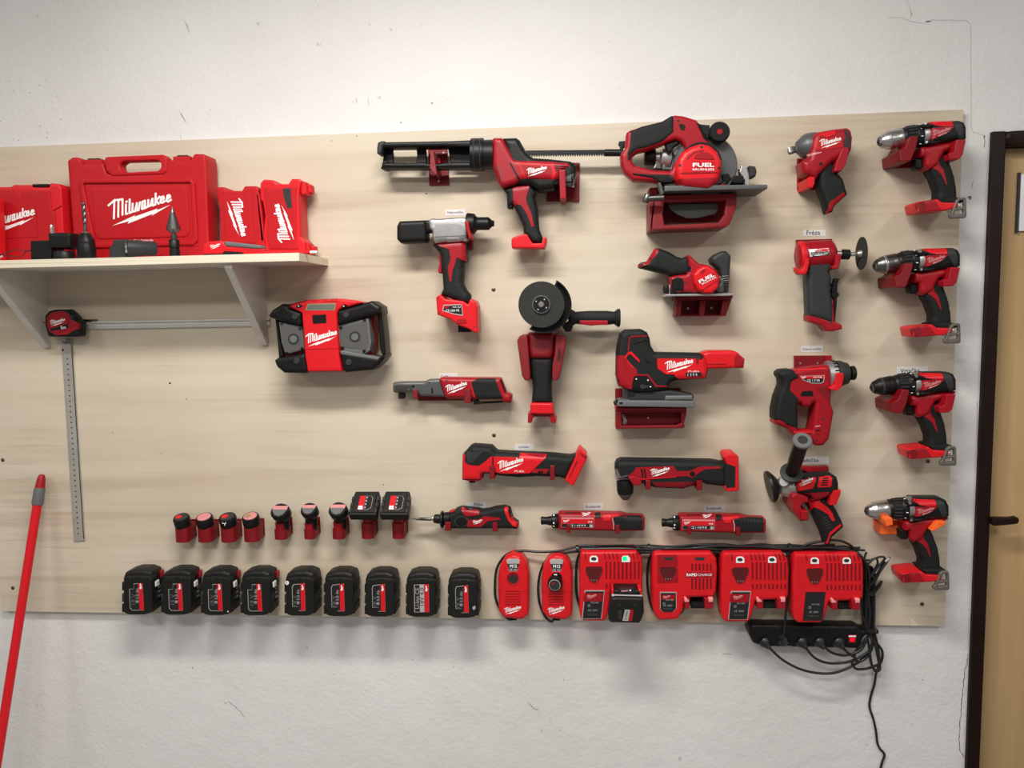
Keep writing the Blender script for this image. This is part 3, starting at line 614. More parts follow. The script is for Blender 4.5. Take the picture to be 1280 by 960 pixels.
for bb, L in ((spk, ((755, 425), (965, 355), (772, 605), (962, 632))), (spl, ((230, 385), (395, 432), (412, 612), (275, 652)))):
    for x, y in L: dot(bb, 'corner_screw', *D_.p(x, y), 2.0, BLK, e=2.2)
puff(t, 'grey_rail', D_((748, 628), (775, 628), (1100, 690), (1085, 712), (760, 662)), 60, 96, GRY, rad=.8, rf=2, md=92)
for x, y in ((800, 310), (345, 325), (825, 730), (360, 720)): puff(t, 'guard_socket', circ(*D_.p(x, y), 4.2, 6), 88, 96.5 if x > 500 else 94.5, DGR, rad=0, rf=1, md=94)
# ------------------------------------------------------------------ measuring tools
C_ = Z(0, 340, 6.4)
t = thing('tape_measure', 'red and black tape measure hanging by the left shelf bracket', 'tape measure', 78, 421, 0)
b = puff(t, 'case', C_((368, 350), (400, 312), (450, 300), (540, 300), (575, 330), (605, 365), (612, 390), (640, 395), (640, 515), (600, 520), (395, 518), (370, 430)), 18, 52, BLK, rad=3, rf=5, rb=4, md=46, g=5)
r_ = skin(b, 'red_cover', C_((378, 360), (410, 325), (470, 315), (520, 318), (560, 345), (565, 375), (610, 400), (632, 405), (630, 455), (590, 470), (540, 500), (450, 505), (395, 470), (378, 420)), RED, e=1.2, rad=2, g=5)
skin(r_, 'face_ring', C_((395, 365), (440, 345), (510, 350), (548, 390), (550, 430), (520, 465), (460, 490), (410, 460), (390, 410)), RED, e=1.4, rad=3, g=5)
logo(r_, *C_.p(462, 403), 19, 0, e=1.8); skin(r_, 'length_plate', C_((400, 455), (545, 415), (545, 440), (510, 460), (415, 470)), BLK, e=1.7, g=5); text(r_, '5m', *C_.p(510, 443), 6.5, 6, e=2.1, bold=.02)
skin(b, 'lock_button', C_((548, 335), (590, 330), (608, 368), (575, 378)), BLK, e=3, rad=1); rod(t, 'hook', P(*C_.p(480, 430), .002), P(*C_.p(480, 430), .02), 3, SCR); rod(t, 'tape_hook_end', P(*C_.p(330, 402), .02), P(*C_.p(372, 402), .024), 1.2, DST)
t = thing('straightedge', 'aluminium straightedge fixed horizontally on the board under the shelf', 'straightedge', 210, 403, 0)
yl = P(108, 411, 0).z; x0 = P(107, 405, 0).x; x1 = P(338, 400, 0).x; zt_ = P(200, 400.5, 0).z; zb_ = P(200, 409.6, 0).z
box(t, 'lower_band', (x0, -0.006, zb_ - .001), (x1, -0.0005, zb_ + .013), ALB, .6); box(t, 'upper_band', (x0 + .024, -0.009, zb_ + .0135), (x1, -0.0005, zb_ + .0195), ALB, .6)
puff(t, 'dark_end', C_((600, 380), (775, 378), (775, 392), (600, 402)), 1, 5, DST, rad=.2, rf=.5, md=4)
t = thing('steel_ruler', 'long perforated-looking steel ruler hanging vertically below the tape measure', 'ruler', 95, 676, 0)
b = puff(t, 'blade', [(76.5, 424), (90, 424), (106, 676), (92.5, 677)], 2, 3.6, STL, rad=.5, rf=.5, md=3, h=30)
for i in range(34):
    f = .09 + i * .0265; x = 82.8 + 15.6 * f; y = 426 + 250 * f; skin(b, 'graduation_mark', rect(x - .9, y - .8, x + .9, y + .8), INK, e=.15, rad=0, g=20, under=.3)
dot(b, 'hanging_hole', 78.5, 437.5, 1.4, HOLE); skin(b, 'clip', [(78, 426), (89, 426), (89, 429), (83, 430), (78, 428.5)], DST, e=.8)
skin(b, 'edge_scale', [(88.6, 430), (89.8, 430), (105.3, 674), (104.1, 674)], DST, e=.12, rad=0, g=60, under=.3)
# broom handle leaning in front of the wall
t = thing('broom_handle', 'red pole with a grey collar leaning against the wall at lower left', 'pole', 20, 955, 120)
pt = P(52.5, 593, .02); pb_ = P(-4, 955, .16); dr_ = (pb_ - pt); floorp = pt + dr_ * ((pt.z - 0.02) / (pt.z - pb_.z))
def on(f): return pt + dr_ * f
f1 = (612 - 593) / 362; f2 = (632 - 593) / 362
lathe(t, 'cap', on(0), on(f1 * .98), [(0, 4), (.05, 7), (.3, 10), (1, 12.6)], RED, 18); lathe(t, 'collar', on(f1 * .9), on(f2), [(0, 12.6), (.1, 13.4), (.9, 14.2), (1, 13.2)], GRY, 18)
lathe(t, 'shaft', on(f2 * .95), floorp, [(0, 11.2), (1, 11.2)], REDB, 18)
lathe(t, 'hang_hole', on(.012) + Vector((.003, -.006, 0)), on(.03) + Vector((.003, -.0075, 0)), [(0, 2), (.5, 3), (1, 2)], HOLE, 10)
# ------------------------------------------------------------------ power tools on the board, with their printed holders
def pscrew(parent, x, y, d, r=3.2):
    c = P(x, y, d / 1000); lathe(parent, 'screw', c + Vector((0, .0015, 0)), c + Vector((0, -.0012, 0)), [(0, r), (.6, r), (1, r * .75)], SCR, 12)
def bar(parent, name, x0, y0, x1, y1, d0, d1, m, md=None, rad=.6, rf=1.2): return puff(parent, name, rect(x0, y0, x1, y1), d0, d1, m, rad=rad, rf=rf, md=md)
# --- caulking gun
E_ = Z(460, 160, 8); F_ = Z(600, 160, 6)
t = thing('caulking_gun', 'red and black cordless caulking gun with open cartridge cage, top of the board', 'caulking gun', 650, 310, 0)
puff(t, 'upper_rail', E_((150, 155), (190, 150), (800, 140), (1040, 130), (1045, 205), (790, 195), (160, 205)), 30, 74, BLK, rad=.6, rf=5, rb=5, md=60)
puff(t, 'lower_rail', E_((150, 355), (480, 355), (560, 350), (640, 370), (850, 350), (1040, 350), (1040, 408), (150, 408)), 30, 74, BLK, rad=.6, rf=5, rb=5, md=60)
for x0, x1 in ((150, 255), (485, 585)): puff(t, 'cage_ring', E_((x0, 190), (x1 - 5, 190), (x1 + 3, 280), (x1, 370), (x0, 370), (x0 + 10, 280)), 26, 36, BLK, rad=.5, rf=2, md=30)
puff(t, 'cage_back', E_((800, 190), (1045, 190), (1045, 360), (830, 360)), 26, 34, BLK, rad=.4, rf=2, md=30)
puff(t, 'end_hook', E_((96, 200), (105, 150), (140, 134), (175, 136), (178, 165), (150, 200), (138, 262), (96, 262)), 30, 74, DGR, rad=1, rf=4, rb=4, md=66)
puff(t, 'end_stop', E_((130, 410), (165, 330), (205, 335), (205, 355), (185, 365), (190, 420)), 30, 66, BLK, rad=1, rf=3, rb=3, md=60)
a = P(*E_.p(1035, 270), .052); b_ = P(*E_.p(1260, 265), .052)
lathe(t, 'collar', a, b_, [(0, 37), (.02, 38.5), (.55, 38.5), (.56, 35), (.62, 34), (1, 34.5)], BLK, 32)
for k in range(5): lathe(t, 'collar_rib', a + (b_ - a) * (.06 + k * .09), a + (b_ - a) * (.10 + k * .09), [(0, 38.8), (.5, 39.4), (1, 38.8)], DGR, 32) if k in (1, 4) else None
bl = puff(t, 'rear_housing', F_((175, 85), (275, 82), (300, 100), (345, 180), (375, 215), (400, 232), (520, 240), (680, 258), (720, 290), (728, 340), (700, 430), (590, 430), (560, 470), (440, 482), (380, 440), (240, 430)), 22, 80, BLK, rad=1.5, rf=14, df=14, rb=14, md=56, g=5)
gr = puff(t, 'handle', F_((165, 455), (240, 440), (380, 420), (425, 490), (412, 520), (435, 620), (445, 760), (470, 820), (460, 868), (400, 868), (330, 800), (325, 740), (300, 680), (268, 620), (250, 580), (205, 608), (203, 500)), 34, 70, RUB, rad=2.5, rf=12, df=14, rb=12, md=54, g=5)
rd = puff(t, 'motor_housing', F_((98, 100), (105, 83), (170, 84), (190, 110), (265, 245), (540, 258), (660, 268), (690, 300), (640, 330), (590, 400), (560, 405), (340, 400), (240, 440), (165, 458), (140, 420), (100, 300), (95, 200)), 20, 84, RED, rad=1.5, rf=12, df=12, rb=12, md=60, g=5)
lp = skin(rd, 'name_panel', F_((285, 262), (545, 272), (570, 330), (560, 390), (480, 395), (335, 392)), REDB, e=1.4); lp2 = skin(lp, 'name_plate', F_((300, 275), (530, 285), (545, 330), (530, 375), (345, 380)), RED, e=.5)
logo(lp2, *F_.p(425, 325), 25, 0, e=.5)
for k in range(3): skin(rd, 'vent_slot', F_((555, 280 + k * 18), (640, 285 + k * 18), (640, 293 + k * 18), (562, 288 + k * 18)), BLK, e=.6, rad=.1)
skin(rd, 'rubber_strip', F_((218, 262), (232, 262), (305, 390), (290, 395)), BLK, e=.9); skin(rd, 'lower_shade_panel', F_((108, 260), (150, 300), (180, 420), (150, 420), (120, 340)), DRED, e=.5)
skin(gr, 'red_inlay', F_((245, 445), (375, 430), (345, 520), (350, 560), (385, 640), (405, 735), (388, 742), (350, 640), (310, 580), (275, 570), (255, 600)), RED, e=.9, rad=1)
puff(t, 'trigger', F_((205, 495), (245, 490), (248, 608), (207, 606)), 42, 64, BLK, rad=1, rf=4, md=54)
ft = puff(t, 'battery_foot', F_((238, 838), (250, 822), (330, 798), (355, 800), (385, 850), (400, 868), (465, 866), (480, 822), (500, 822), (502, 850), (485, 905), (240, 903)), 28, 78, REDB, rad=.8, rf=3, rb=3, md=66)
puff(t, 'rear_knob', F_((668, 268), (700, 262), (725, 300), (712, 380), (690, 440), (655, 425), (650, 350), (690, 330)), 40, 72, BLK, rad=1, rf=5, md=60); skin(bl, 'bottom_edge', F_((560, 415), (720, 330), (705, 445), (700, 445)), GRY, e=.2)
ra = P(*F_.p(345, 192), .05); rb_ = P(*F_.p(940, 186), .05)
V = []; F = []; n = 33                               # toothed push rod
for i in range(n * 2 + 1):
    f = i / (n * 2); p = ra + (rb_ - ra) * f; lo = .0085 if i % 2 else .0030
    for y in (-.004, .004): V += [(p.x, p.y + y, p.z + .0065), (p.x, p.y + y, p.z - lo)]
for i in range(n * 2):
    a4 = 4 * i; c4 = a4 + 4; F += [(a4, a4 + 1, c4 + 1, c4), (a4 + 2, c4 + 2, c4 + 3, a4 + 3), (a4, c4, c4 + 2, a4 + 2), (a4 + 1, a4 + 3, c4 + 3, c4 + 1)]
mesh_obj('toothed_push_rod', V, F, BLK, t, smooth=False)
rod(t, 'rod_sleeve', P(*F_.p(935, 186), .05), P(*F_.p(1055, 186), .05), 8.5, BLK, 14); puff(t, 'rod_hook', F_((1040, 105), (1090, 100), (1095, 140), (1075, 150), (1075, 200), (1050, 205), (1050, 135), (1038, 130)), 42, 58, BLK, rad=.6, rf=2, md=50)
def holder(label, px, py, m=DRED): return thing('printed_tool_holder', label, 'tool holder', px, py, 0)
h = holder('small dark red holder plate under the cage of the caulking gun', 549, 231)
puff(h, 'back_plate', E_((600, 205), (790, 200), (812, 570), (612, 575)), 0, 7, DRED, rad=.3, rf=.8, md=7); pscrew(h, *E_.p(757, 250), 7); pscrew(h, *E_.p(708, 530), 7)
puff(h, 'arm', E_((622, 232), (660, 232), (692, 460), (680, 475), (620, 410)), 5, 74, DRED, rad=.5, rf=1.5, md=70); puff(h, 'lug', E_((670, 296), (718, 296), (722, 350), (680, 350)), 5, 30, REDB, rad=.3, rf=1.2, md=30)
h = holder('dark red holder plate with arm behind the rear of the caulking gun', 704, 250)
puff(h, 'back_plate', F_((500, 260), (748, 260), (745, 550), (500, 550)), 0, 7, DRED, rad=.3, rf=.8, md=7)
puff(h, 'arm', F_((593, 315), (640, 310), (645, 530), (600, 532)), 5, 92, RED, rad=.4, rf=1.2, md=92)

# --- large circular saw
G_ = Z(760, 135, 6)
t = thing('circular_saw', 'large red cordless circular saw with loop handle at the top of the board', 'circular saw', 862, 240, 0)
fr = puff(t, 'handle_frame', G_((135, 195), (165, 175), (250, 150), (400, 110), (470, 70), (500, 63), (560, 70), (660, 100), (700, 180), (755, 270), (740, 330), (560, 480), (510, 560), (400, 570), (340, 558), (185, 552), (115, 490), (95, 420), (90, 360), (125, 310)), 62, 104, RED, rad=2, rf=9, df=9, rb=9, md=86, g=5,
          holes=[G_((178, 370), (215, 340), (300, 320), (400, 285), (430, 270), (500, 245), (545, 262), (575, 310), (520, 380), (480, 450), (465, 480), (330, 472), (200, 440), (175, 405))])
puff(t, 'rubber_grip', G_((157, 186), (250, 148), (400, 112), (472, 68), (495, 80), (495, 200), (440, 246), (400, 276), (300, 312), (210, 332), (172, 366), (165, 425), (134, 408), (130, 350), (150, 290)), 60, 106, RUB, rad=2, rf=9, df=9, rb=9, md=86, g=5) if True else skin(fr, 'rubber_grip', G_((160, 190), (250, 152), (400, 118), (480, 76), (495, 90), (495, 200), (440, 250), (400, 280), (300, 316), (210, 336), (172, 370), (165, 425), (128, 408), (125, 350), (150, 290)), RUB, e=1.3, rad=2, g=5)
skin(fr, 'front_rubber', G_((662, 108), (700, 125), (765, 130), (745, 250), (715, 225), (690, 165)), RUB, e=1.2, rad=1)
puff(t, 'trigger', G_((425, 270), (520, 240), (545, 265), (500, 290), (470, 340), (445, 330)), 72, 92, BLK, rad=1.5, rf=4, md=88)
c = P(*G_.p(830, 188), .1); lathe(t, 'front_knob', c + Vector((0, .05, 0)), c + Vector((0, -.014, 0)), [(0, 11), (.6, 15), (.7, 23), (.93, 23.5), (1, 20)], BLK, 32); lathe(t, 'knob_screw', c + Vector((0, -.013, 0)), c + Vector((0, -.0148, 0)), [(0, 7), (1, 6)], RED, 16)
a = P(*G_.p(682, 445), .07); lathe(t, 'upper_blade_guard', a + Vector((.012, .028, 0)), a + Vector((.012, -.016, 0)), [(0, 70), (.06, 73), (.9, 73), (1, 70)], GMT, 44)
mh = lathe(t, 'motor_ring', a + Vector((-.004, -.014, 0)), a + Vector((-.004, -.050, 0)), [(0, 49), (1, 47)], BLK, 40)
mc = puff(t, 'motor_cover', G_((505, 470), (520, 390), (560, 330), (620, 295), (690, 272), (760, 285), (820, 335), (850, 410), (848, 470), (820, 560), (770, 600), (740, 612), (560, 595), (515, 540)), 80, 138, REDB, rad=3, rf=13, df=12, md=124, g=5)
skin(mc, 'vent_hood', G_((640, 380), (660, 350), (700, 332), (750, 335), (785, 360), (800, 385)), RED, e=2, rad=1.5)
pl = skin(mc, 'name_plate', G_((628, 398), (805, 402), (808, 478), (632, 478)), CASE, e=.8); text(pl, 'FUEL', *G_.p(716, 427), 27, 0, e=.5, bold=.03, hgt=5.0); text(pl, 'BRUSHLESS', *G_.p(716, 461), 27, 0, e=.5, bold=.01, hgt=2.6)
skin(mc, 'ridge', G_((535, 490), (560, 482), (825, 478), (815, 486), (560, 494)), RED, e=1.6); skin(mc, 'lower_band', G_((520, 535), (830, 520), (800, 570), (730, 600), (560, 585)), RED, e=.9, rad=1)
skin(mc, 'air_slits', G_((590, 380), (640, 330), (720, 315), (720, 322), (645, 340), (600, 386)), DRED, e=.5)
screws(mc, [G_.p(701, 293), G_.p(539, 430), G_.p(832, 450)], 1.9); screws(fr, [G_.p(528, 96)], 1.6); skin(fr, 'lock_button', G_((530, 125), (555, 118), (582, 140), (570, 168), (545, 160)), BLK, e=1.5, rad=.8)
puff(t, 'brace_strip', G_((180, 488), (330, 498), (460, 500), (490, 520), (480, 560), (400, 560), (330, 520), (190, 500)), 90, 107, BLK, rad=.8, rf=2, md=106); dot(fr, 'hex_bolt', *G_.p(472, 530), 3.2, DGR, e=6, n=6)
lathe(t, 'depth_knob', P(*G_.p(272, 365), .05), P(*G_.p(355, 365), .05), [(0, 18), (.1, 20), (.9, 20), (1, 17)], BLK, 20); lathe(t, 'gear_neck', P(*G_.p(350, 368), .05), P(*G_.p(470, 380), .05), [(0, 13), (.3, 16), (.4, 24), (1, 24)], ALU, 20)
puff(t, 'gear_case', G_((340, 330), (440, 315), (470, 350), (410, 420), (405, 468), (330, 462), (350, 420)), 30, 60, DST, rad=1, rf=4, md=56)
puff(t, 'depth_scale', G_((405, 440), (440, 345), (490, 350), (500, 380), (480, 470), (408, 466)), 40, 66, GMT, rad=1, rf=3, md=64, holes=[G_((435, 440), (455, 380), (478, 385), (470, 445))]); puff(t, 'guard_link', G_((480, 330), (530, 280), (560, 290), (560, 320), (520, 350), (515, 390)), 44, 70, ALU, rad=1, rf=3, md=66)
puff(t, 'lower_guard', G_((770, 300), (830, 330), (880, 370), (925, 450), (940, 500), (935, 560), (860, 600), (820, 560), (850, 450), (810, 350)), 46, 76, DST, rad=2, rf=6, md=70, g=6)
puff(t, 'guard_hub', G_((850, 500), (900, 490), (925, 530), (900, 565), (860, 555)), 60, 90, BLK, rad=1, rf=3, md=86); puff(t, 'lower_body', G_((380, 570), (520, 585), (560, 600), (740, 620), (830, 570), (880, 540), (900, 580), (880, 620), (480, 640), (385, 620)), 40, 96, BLK, rad=1, rf=4, md=90)
puff(t, 'base_plate', G_((400, 618), (1138, 612), (1140, 640), (400, 660)), 10, 132, GMT, rad=.3, rf=1, md=60)
puff(t, 'bevel_knob', G_((922, 520), (945, 508), (1010, 508), (1028, 545), (1020, 570), (950, 572), (920, 560)), 50, 88, BLK, rad=.8, rf=4, md=82); puff(t, 'bevel_bracket', G_((985, 480), (1000, 432), (1040, 432), (1060, 500), (1062, 615), (1030, 615), (1015, 520)), 60, 70, ALU, rad=.6, rf=1.5, md=70)
puff(t, 'bevel_post', G_((925, 570), (985, 570), (985, 612), (925, 605)), 50, 76, DGR, rad=.5, rf=2, md=70)
puff(t, 'fence_knob', G_((1052, 440), (1060, 432), (1105, 440), (1115, 480), (1105, 515), (1065, 523)), 40, 78, DGR, rad=1, rf=4, md=74); puff(t, 'bracket_lug', G_((980, 455), (1000, 440), (1010, 500), (985, 505)), 45, 60, ALU, rad=.6, rf=2, md=58)
rod(t, 'fence_rod', P(*G_.p(275, 680), .12), P(*G_.p(420, 672), .12), 7, DST); lathe(t, 'fence_clamp', P(*G_.p(278, 712), .12), P(*G_.p(300, 645), .12), [(0, 6), (.2, 8), (.8, 8), (1, 6)], DST, 10)
puff(t, 'clamp_lever', G_((375, 560), (395, 560), (420, 640), (400, 655)), 90, 120, GMT, rad=.5, rf=2, md=116)
h = holder('large open dark red box holder under the big circular saw', 868, 285)
puff(h, 'back_plate', G_((335, 640), (925, 630), (900, 850), (330, 870)), 0, 6, DRED, rad=.3, rf=1, md=6)
puff(h, 'box_rim', G_((345, 662), (968, 642), (962, 740), (915, 870), (885, 895), (312, 915), (325, 780)), 60, 92, DRED, rad=1, rf=1.5, md=92, holes=[G_((420, 705), (885, 688), (875, 800), (830, 860), (425, 880), (410, 800))])
puff(h, 'box_top', G_((345, 655), (968, 640), (968, 656), (345, 674)), 3, 94, DRED, rad=.3, rf=1, md=94); puff(h, 'box_bottom', G_((312, 905), (885, 884), (885, 895), (312, 916)), 3, 92, DRED, rad=.3, rf=1, md=92)
puff(h, 'box_side', G_((312, 700), (345, 662), (352, 700), (330, 914), (312, 914)), 3, 92, DRED, rad=.3, rf=1, md=88)
puff(h, 'rest_post', G_((312, 598), (370, 598), (372, 650), (312, 650)), 3, 60, DRED, rad=.4, rf=1, md=60); puff(h, 'rest_post', G_((830, 580), (860, 565), (885, 580), (888, 625), (830, 625)), 3, 110, DRED, rad=.6, rf=2, md=104)
puff(t, 'saw_blade', G_((440, 722), (820, 716), (825, 760), (800, 800), (760, 805), (680, 825), (590, 828), (520, 800), (470, 765)), 44, 48, BLADE, rad=4, rf=.8, md=46)

# --- rivet tool
H_ = Z(480, 255, 5.65)
t = thing('rivet_tool', 'cordless rivet tool with silver gear case and black rear bottle', 'rivet tool', 572, 414, 0)
a = P(*H_.p(100, 200), .06)
puff(t, 'collection_bottle', H_((98, 160), (115, 125), (290, 118), (310, 130), (312, 255), (300, 272), (125, 280), (98, 250)), 34, 82, BLK, rad=2, rf=10, df=10, rb=10, md=64, g=4)
puff(t, 'bottle_neck', H_((285, 118), (335, 115), (345, 140), (345, 205), (300, 205), (285, 160)), 42, 76, BLK, rad=1, rf=8, rb=8, md=62)
al = puff(t, 'gear_case', H_((322, 120), (345, 108), (400, 110), (560, 98), (585, 100), (600, 130), (590, 250), (570, 268), (370, 282), (350, 240), (350, 200), (330, 180)), 26, 88, ALU, rad=1.5, rf=7, df=8, rb=8, md=66, g=5)
skin(al, 'front_shell', H_((360, 145), (500, 140), (560, 150), (572, 240), (540, 265), (375, 275), (362, 250)), CHR, e=2, rad=1.5, g=5)
skin(al, 'rib', H_((495, 108), (545, 104), (560, 240), (530, 262), (495, 250)), ALU, e=1, rad=1); skin(al, 'case_seam', H_((362, 230), (575, 222), (575, 228), (362, 237)), DST, e=2.3, rad=0)
lathe(t, 'nose', P(*H_.p(585, 140), .06), P(*H_.p(778, 138), .06), [(0, 24), (.05, 26), (.28, 24), (.36, 17), (.42, 15.5), (.8, 15.5), (.84, 13), (.92, 8), (.95, 7), (.96, 8), (1, 6)], BLK, 22)
puff(t, 'red_collar', H_((568, 120), (598, 122), (612, 200), (625, 245), (600, 250), (580, 180)), 40, 90, RED, rad=.8, rf=3, md=86)
rb2 = puff(t, 'body', H_((350, 270), (575, 258), (585, 300), (588, 410), (570, 412), (560, 560), (585, 610), (612, 640), (615, 705), (560, 700), (405, 640), (425, 600), (412, 420), (400, 350), (352, 295)), 32, 80, RUB, rad=2, rf=14, df=12, rb=12, md=60, g=5)
skin(rb2, 'red_inlay', H_((365, 282), (575, 262), (585, 405), (560, 400), (515, 375), (500, 430), (485, 470), (475, 555), (462, 540), (450, 450), (470, 390), (460, 320), (400, 300)), RED, e=1.4, rad=.8, g=5)
for k in range(7): skin(rb2, 'grip_rib', H_((505, 470 + k * 17), (552, 455 + k * 17), (552, 461 + k * 17), (505, 477 + k * 17)), DGR, e=.9, rad=0)
puff(t, 'trigger', H_((388, 355), (412, 345), (412, 490), (392, 490), (382, 475), (395, 420)), 42, 66, RED, rad=.8, rf=3, md=58)
ftt = puff(t, 'battery_foot', H_((375, 660), (405, 638), (440, 670), (560, 685), (600, 710), (615, 670), (650, 690), (663, 720), (668, 905), (655, 910), (600, 880), (520, 850), (480, 815), (385, 782)), 22, 90, REDB, rad=1, rf=4, rb=4, md=72, g=5)
lb = skin(ftt, 'rating_label', H_((420, 712), (550, 708), (558, 790), (500, 780), (412, 755)), GPR, e=.7, rad=.8); l2 = skin(lb, 'label_face', H_((424, 718), (546, 714), (553, 782), (500, 773), (418, 750)), LBL, e=.4, rad=.6); text(l2, 'M18  BLR', *H_.p(515, 728), 10, 0, e=.3); text(l2, 'CE 600 FR', *H_.p(485, 752), 17, 0, e=.3)
skin(l2, 'red_strip', H_((422, 718), (470, 716), (445, 738), (424, 738)), RED, e=.25); skin(ftt, 'terminal_block', H_((512, 815), (575, 810), (585, 840), (520, 845)), RED, e=1.5, rad=.5); screws(ftt, [H_.p(385, 662), H_.p(637, 868), H_.p(392, 766)], 1.1)
puff(t, 'terminals', H_((525, 850), (610, 870), (610, 905), (525, 905)), 26, 56, BLK, rad=.4, rf=2, md=50); text(rb2, 'v', *H_.p(570, 630), 1.5, 0, m=HOLE) if False else None
h = holder('dark red holder block behind the silver rivet tool', 590, 310); puff(h, 'back_plate', H_((540, 150), (628, 150), (628, 322), (540, 322)), 0, 30, DRED, rad=.4, rf=1, md=10)

# --- angle grinder
J_ = Z(630, 340, 4.8)
t = thing('angle_grinder', 'angle grinder hanging nose up, black disc facing out and side handle right', 'angle grinder', 676, 527, 0)
c = P(*J_.p(225, 195), .105); yv = Vector((0, -1, 0))
lathe(t, 'gear_head', P(*J_.p(230, 250), .02), P(*J_.p(230, 250), .075), [(0, 26), (.2, 30), (.9, 30), (1, 26)], GMT, 24)
# guard: cup sector
g0 = 300; V = []; F = []; rg = .0655; sa_, ea = R(-122), R(62); n = 40
cg = P(*J_.p(240, 200), .1)
for i in range(n + 1):
    th = sa_ + (ea - sa_) * i / n; cs, sn = math.cos(th), math.sin(th)
    for (r_, y) in ((rg, -.088), (rg, -.118), (rg - .003, -.118), (rg - .003, -.091), (.02, -.091), (.02, -.088)): V.append((cg.x + r_ * cs, y, cg.z + r_ * sn))
for i in range(n):
    for k in range(6): F.append((6 * i + k, 6 * i + (k + 1) % 6, 6 * i + 6 + (k + 1) % 6, 6 * i + 6 + k))
F += [tuple(range(6)), tuple(6 * n + k for k in reversed(range(6)))]
mesh_obj('wheel_guard', V, F, BLK, t)
lathe(t, 'grinding_disc', c + yv * .006, c + yv * .0085, [(0, 54), (0, 54.3), (1, 54.3), (1, 54)], ABR, 56); lathe(t, 'disc_label', c + yv * .0085, c + yv * .0088, [(0, 24), (1, 24)], DGR, 36)
lathe(t, 'flange_nut', c + yv * .0085, c + yv * .014, [(0, 21), (.7, 21), (1, 20)], BLK, 28); lathe(t, 'flange_ring', c + yv * .0138, c + yv * .0142, [(0, 21), (1, 20.6)], GRY, 28); lathe(t, 'flange_face', c + yv * .0140, c + yv * .0145, [(0, 19.3), (1, 19.3)], BLK, 28)
lathe(t, 'spindle', c + yv * .012, c + yv * .020, [(0, 7.5), (.8, 7), (1, 5)], CHR, 14)
for k in range(4):
    th = R(45 + 90 * k) + .2; o_ = Vector((math.cos(th) * .014, 0, math.sin(th) * .014)); lathe(t, 'pin_hole', c + o_ + yv * .014, c + o_ + yv * .0147, [(0, 1.8), (1, 1.8)], GPR, 8)
lathe(t, 'spindle_shaft', c + Vector((0, .03, 0)), c, [(0, 10), (1, 10)], GMT, 14)
a = P(*J_.p(385, 275), .055); b_ = P(*J_.p(698, 275), .055)
lathe(t, 'side_handle', a, b_, [(0, 12), (.05, 21), (.08, 20), (.14, 15), (.4, 17), (.75, 17), (.88, 15), (.93, 20), (.95, 22), (.99, 21.5), (1, 18)], RUB, 26)
sp = Body(); puff(t, 'handle_inlay', J_((452, 290), (625, 290), (625, 316), (520, 322), (452, 312)), 62, 72.5, RED, rad=1, rf=2, md=72)
for k in range(8): lathe(t, 'grip_dot', a + (b_ - a) * (.2 + k * .065) + Vector((0, -.0155, .009 + .001 * (k % 2))), a + (b_ - a) * (.2 + k * .065) + Vector((0, -.0165, .0095 + .001 * (k % 2))), [(0, 1.6), (1, 1.2)], DGR, 6)
puff(t, 'handle_mount', J_((345, 320), (390, 290), (415, 330), (400, 358), (370, 358)), 40, 70, BLK, rad=1, rf=3, md=60)
puff(t, 'motor_housing', J_((145, 362), (310, 362), (308, 470), (285, 520), (160, 520), (145, 460)), 22, 80, DRED, rad=1.5, rf=12, df=12, md=64, g=6)
gb = puff(t, 'barrel_grip', J_((152, 500), (302, 500), (290, 630), (285, 700), (290, 790), (165, 790), (175, 690), (160, 600)), 26, 72, RUB, rad=1.5, rf=16, df=14, rb=10, md=56, g=5)
puff(t, 'battery_foot', J_((158, 795), (165, 783), (285, 785), (295, 800), (298, 850), (160, 848)), 20, 82, REDB, rad=.8, rf=4, md=70)
puff(t, 'foot_rail', J_((145, 845), (185, 845), (182, 870), (168, 880), (166, 903), (143, 903)), 24, 74, RED, rad=.5, rf=2, md=66); puff(t, 'foot_rail', J_((270, 845), (300, 848), (313, 880), (312, 905), (285, 903), (275, 880)), 24, 74, RED, rad=.5, rf=2, md=66); puff(t, 'foot_bridge', J_((160, 840), (298, 840), (298, 868), (160, 868)), 22, 60, RED, rad=.4, rf=2, md=58)
h = holder('dark red two-winged cradle holding the angle grinder by its body', 676, 475)
wl = puff(h, 'wing', J_((78, 410), (95, 382), (140, 376), (158, 620), (155, 655), (125, 650), (108, 625)), 4, 88, DRED, rad=3, rf=2, md=88); wr = puff(h, 'wing', J_((310, 376), (350, 376), (372, 400), (372, 430), (335, 630), (320, 652), (288, 650), (290, 560), (305, 480)), 4, 88, DRED, rad=3, rf=2, md=88)
puff(h, 'back_plate', J_((130, 390), (320, 390), (305, 640), (140, 640)), 0, 16, DRED, rad=1, rf=1, md=10)
text(wr, '3D PRINT', *J_.p(335, 500), 22, 78, m=LBL, e=.3, bold=.01) if False else logo(wr, *J_.p(336, 500), 18, 76, m=LBL, e=.3, name='raised_mark')

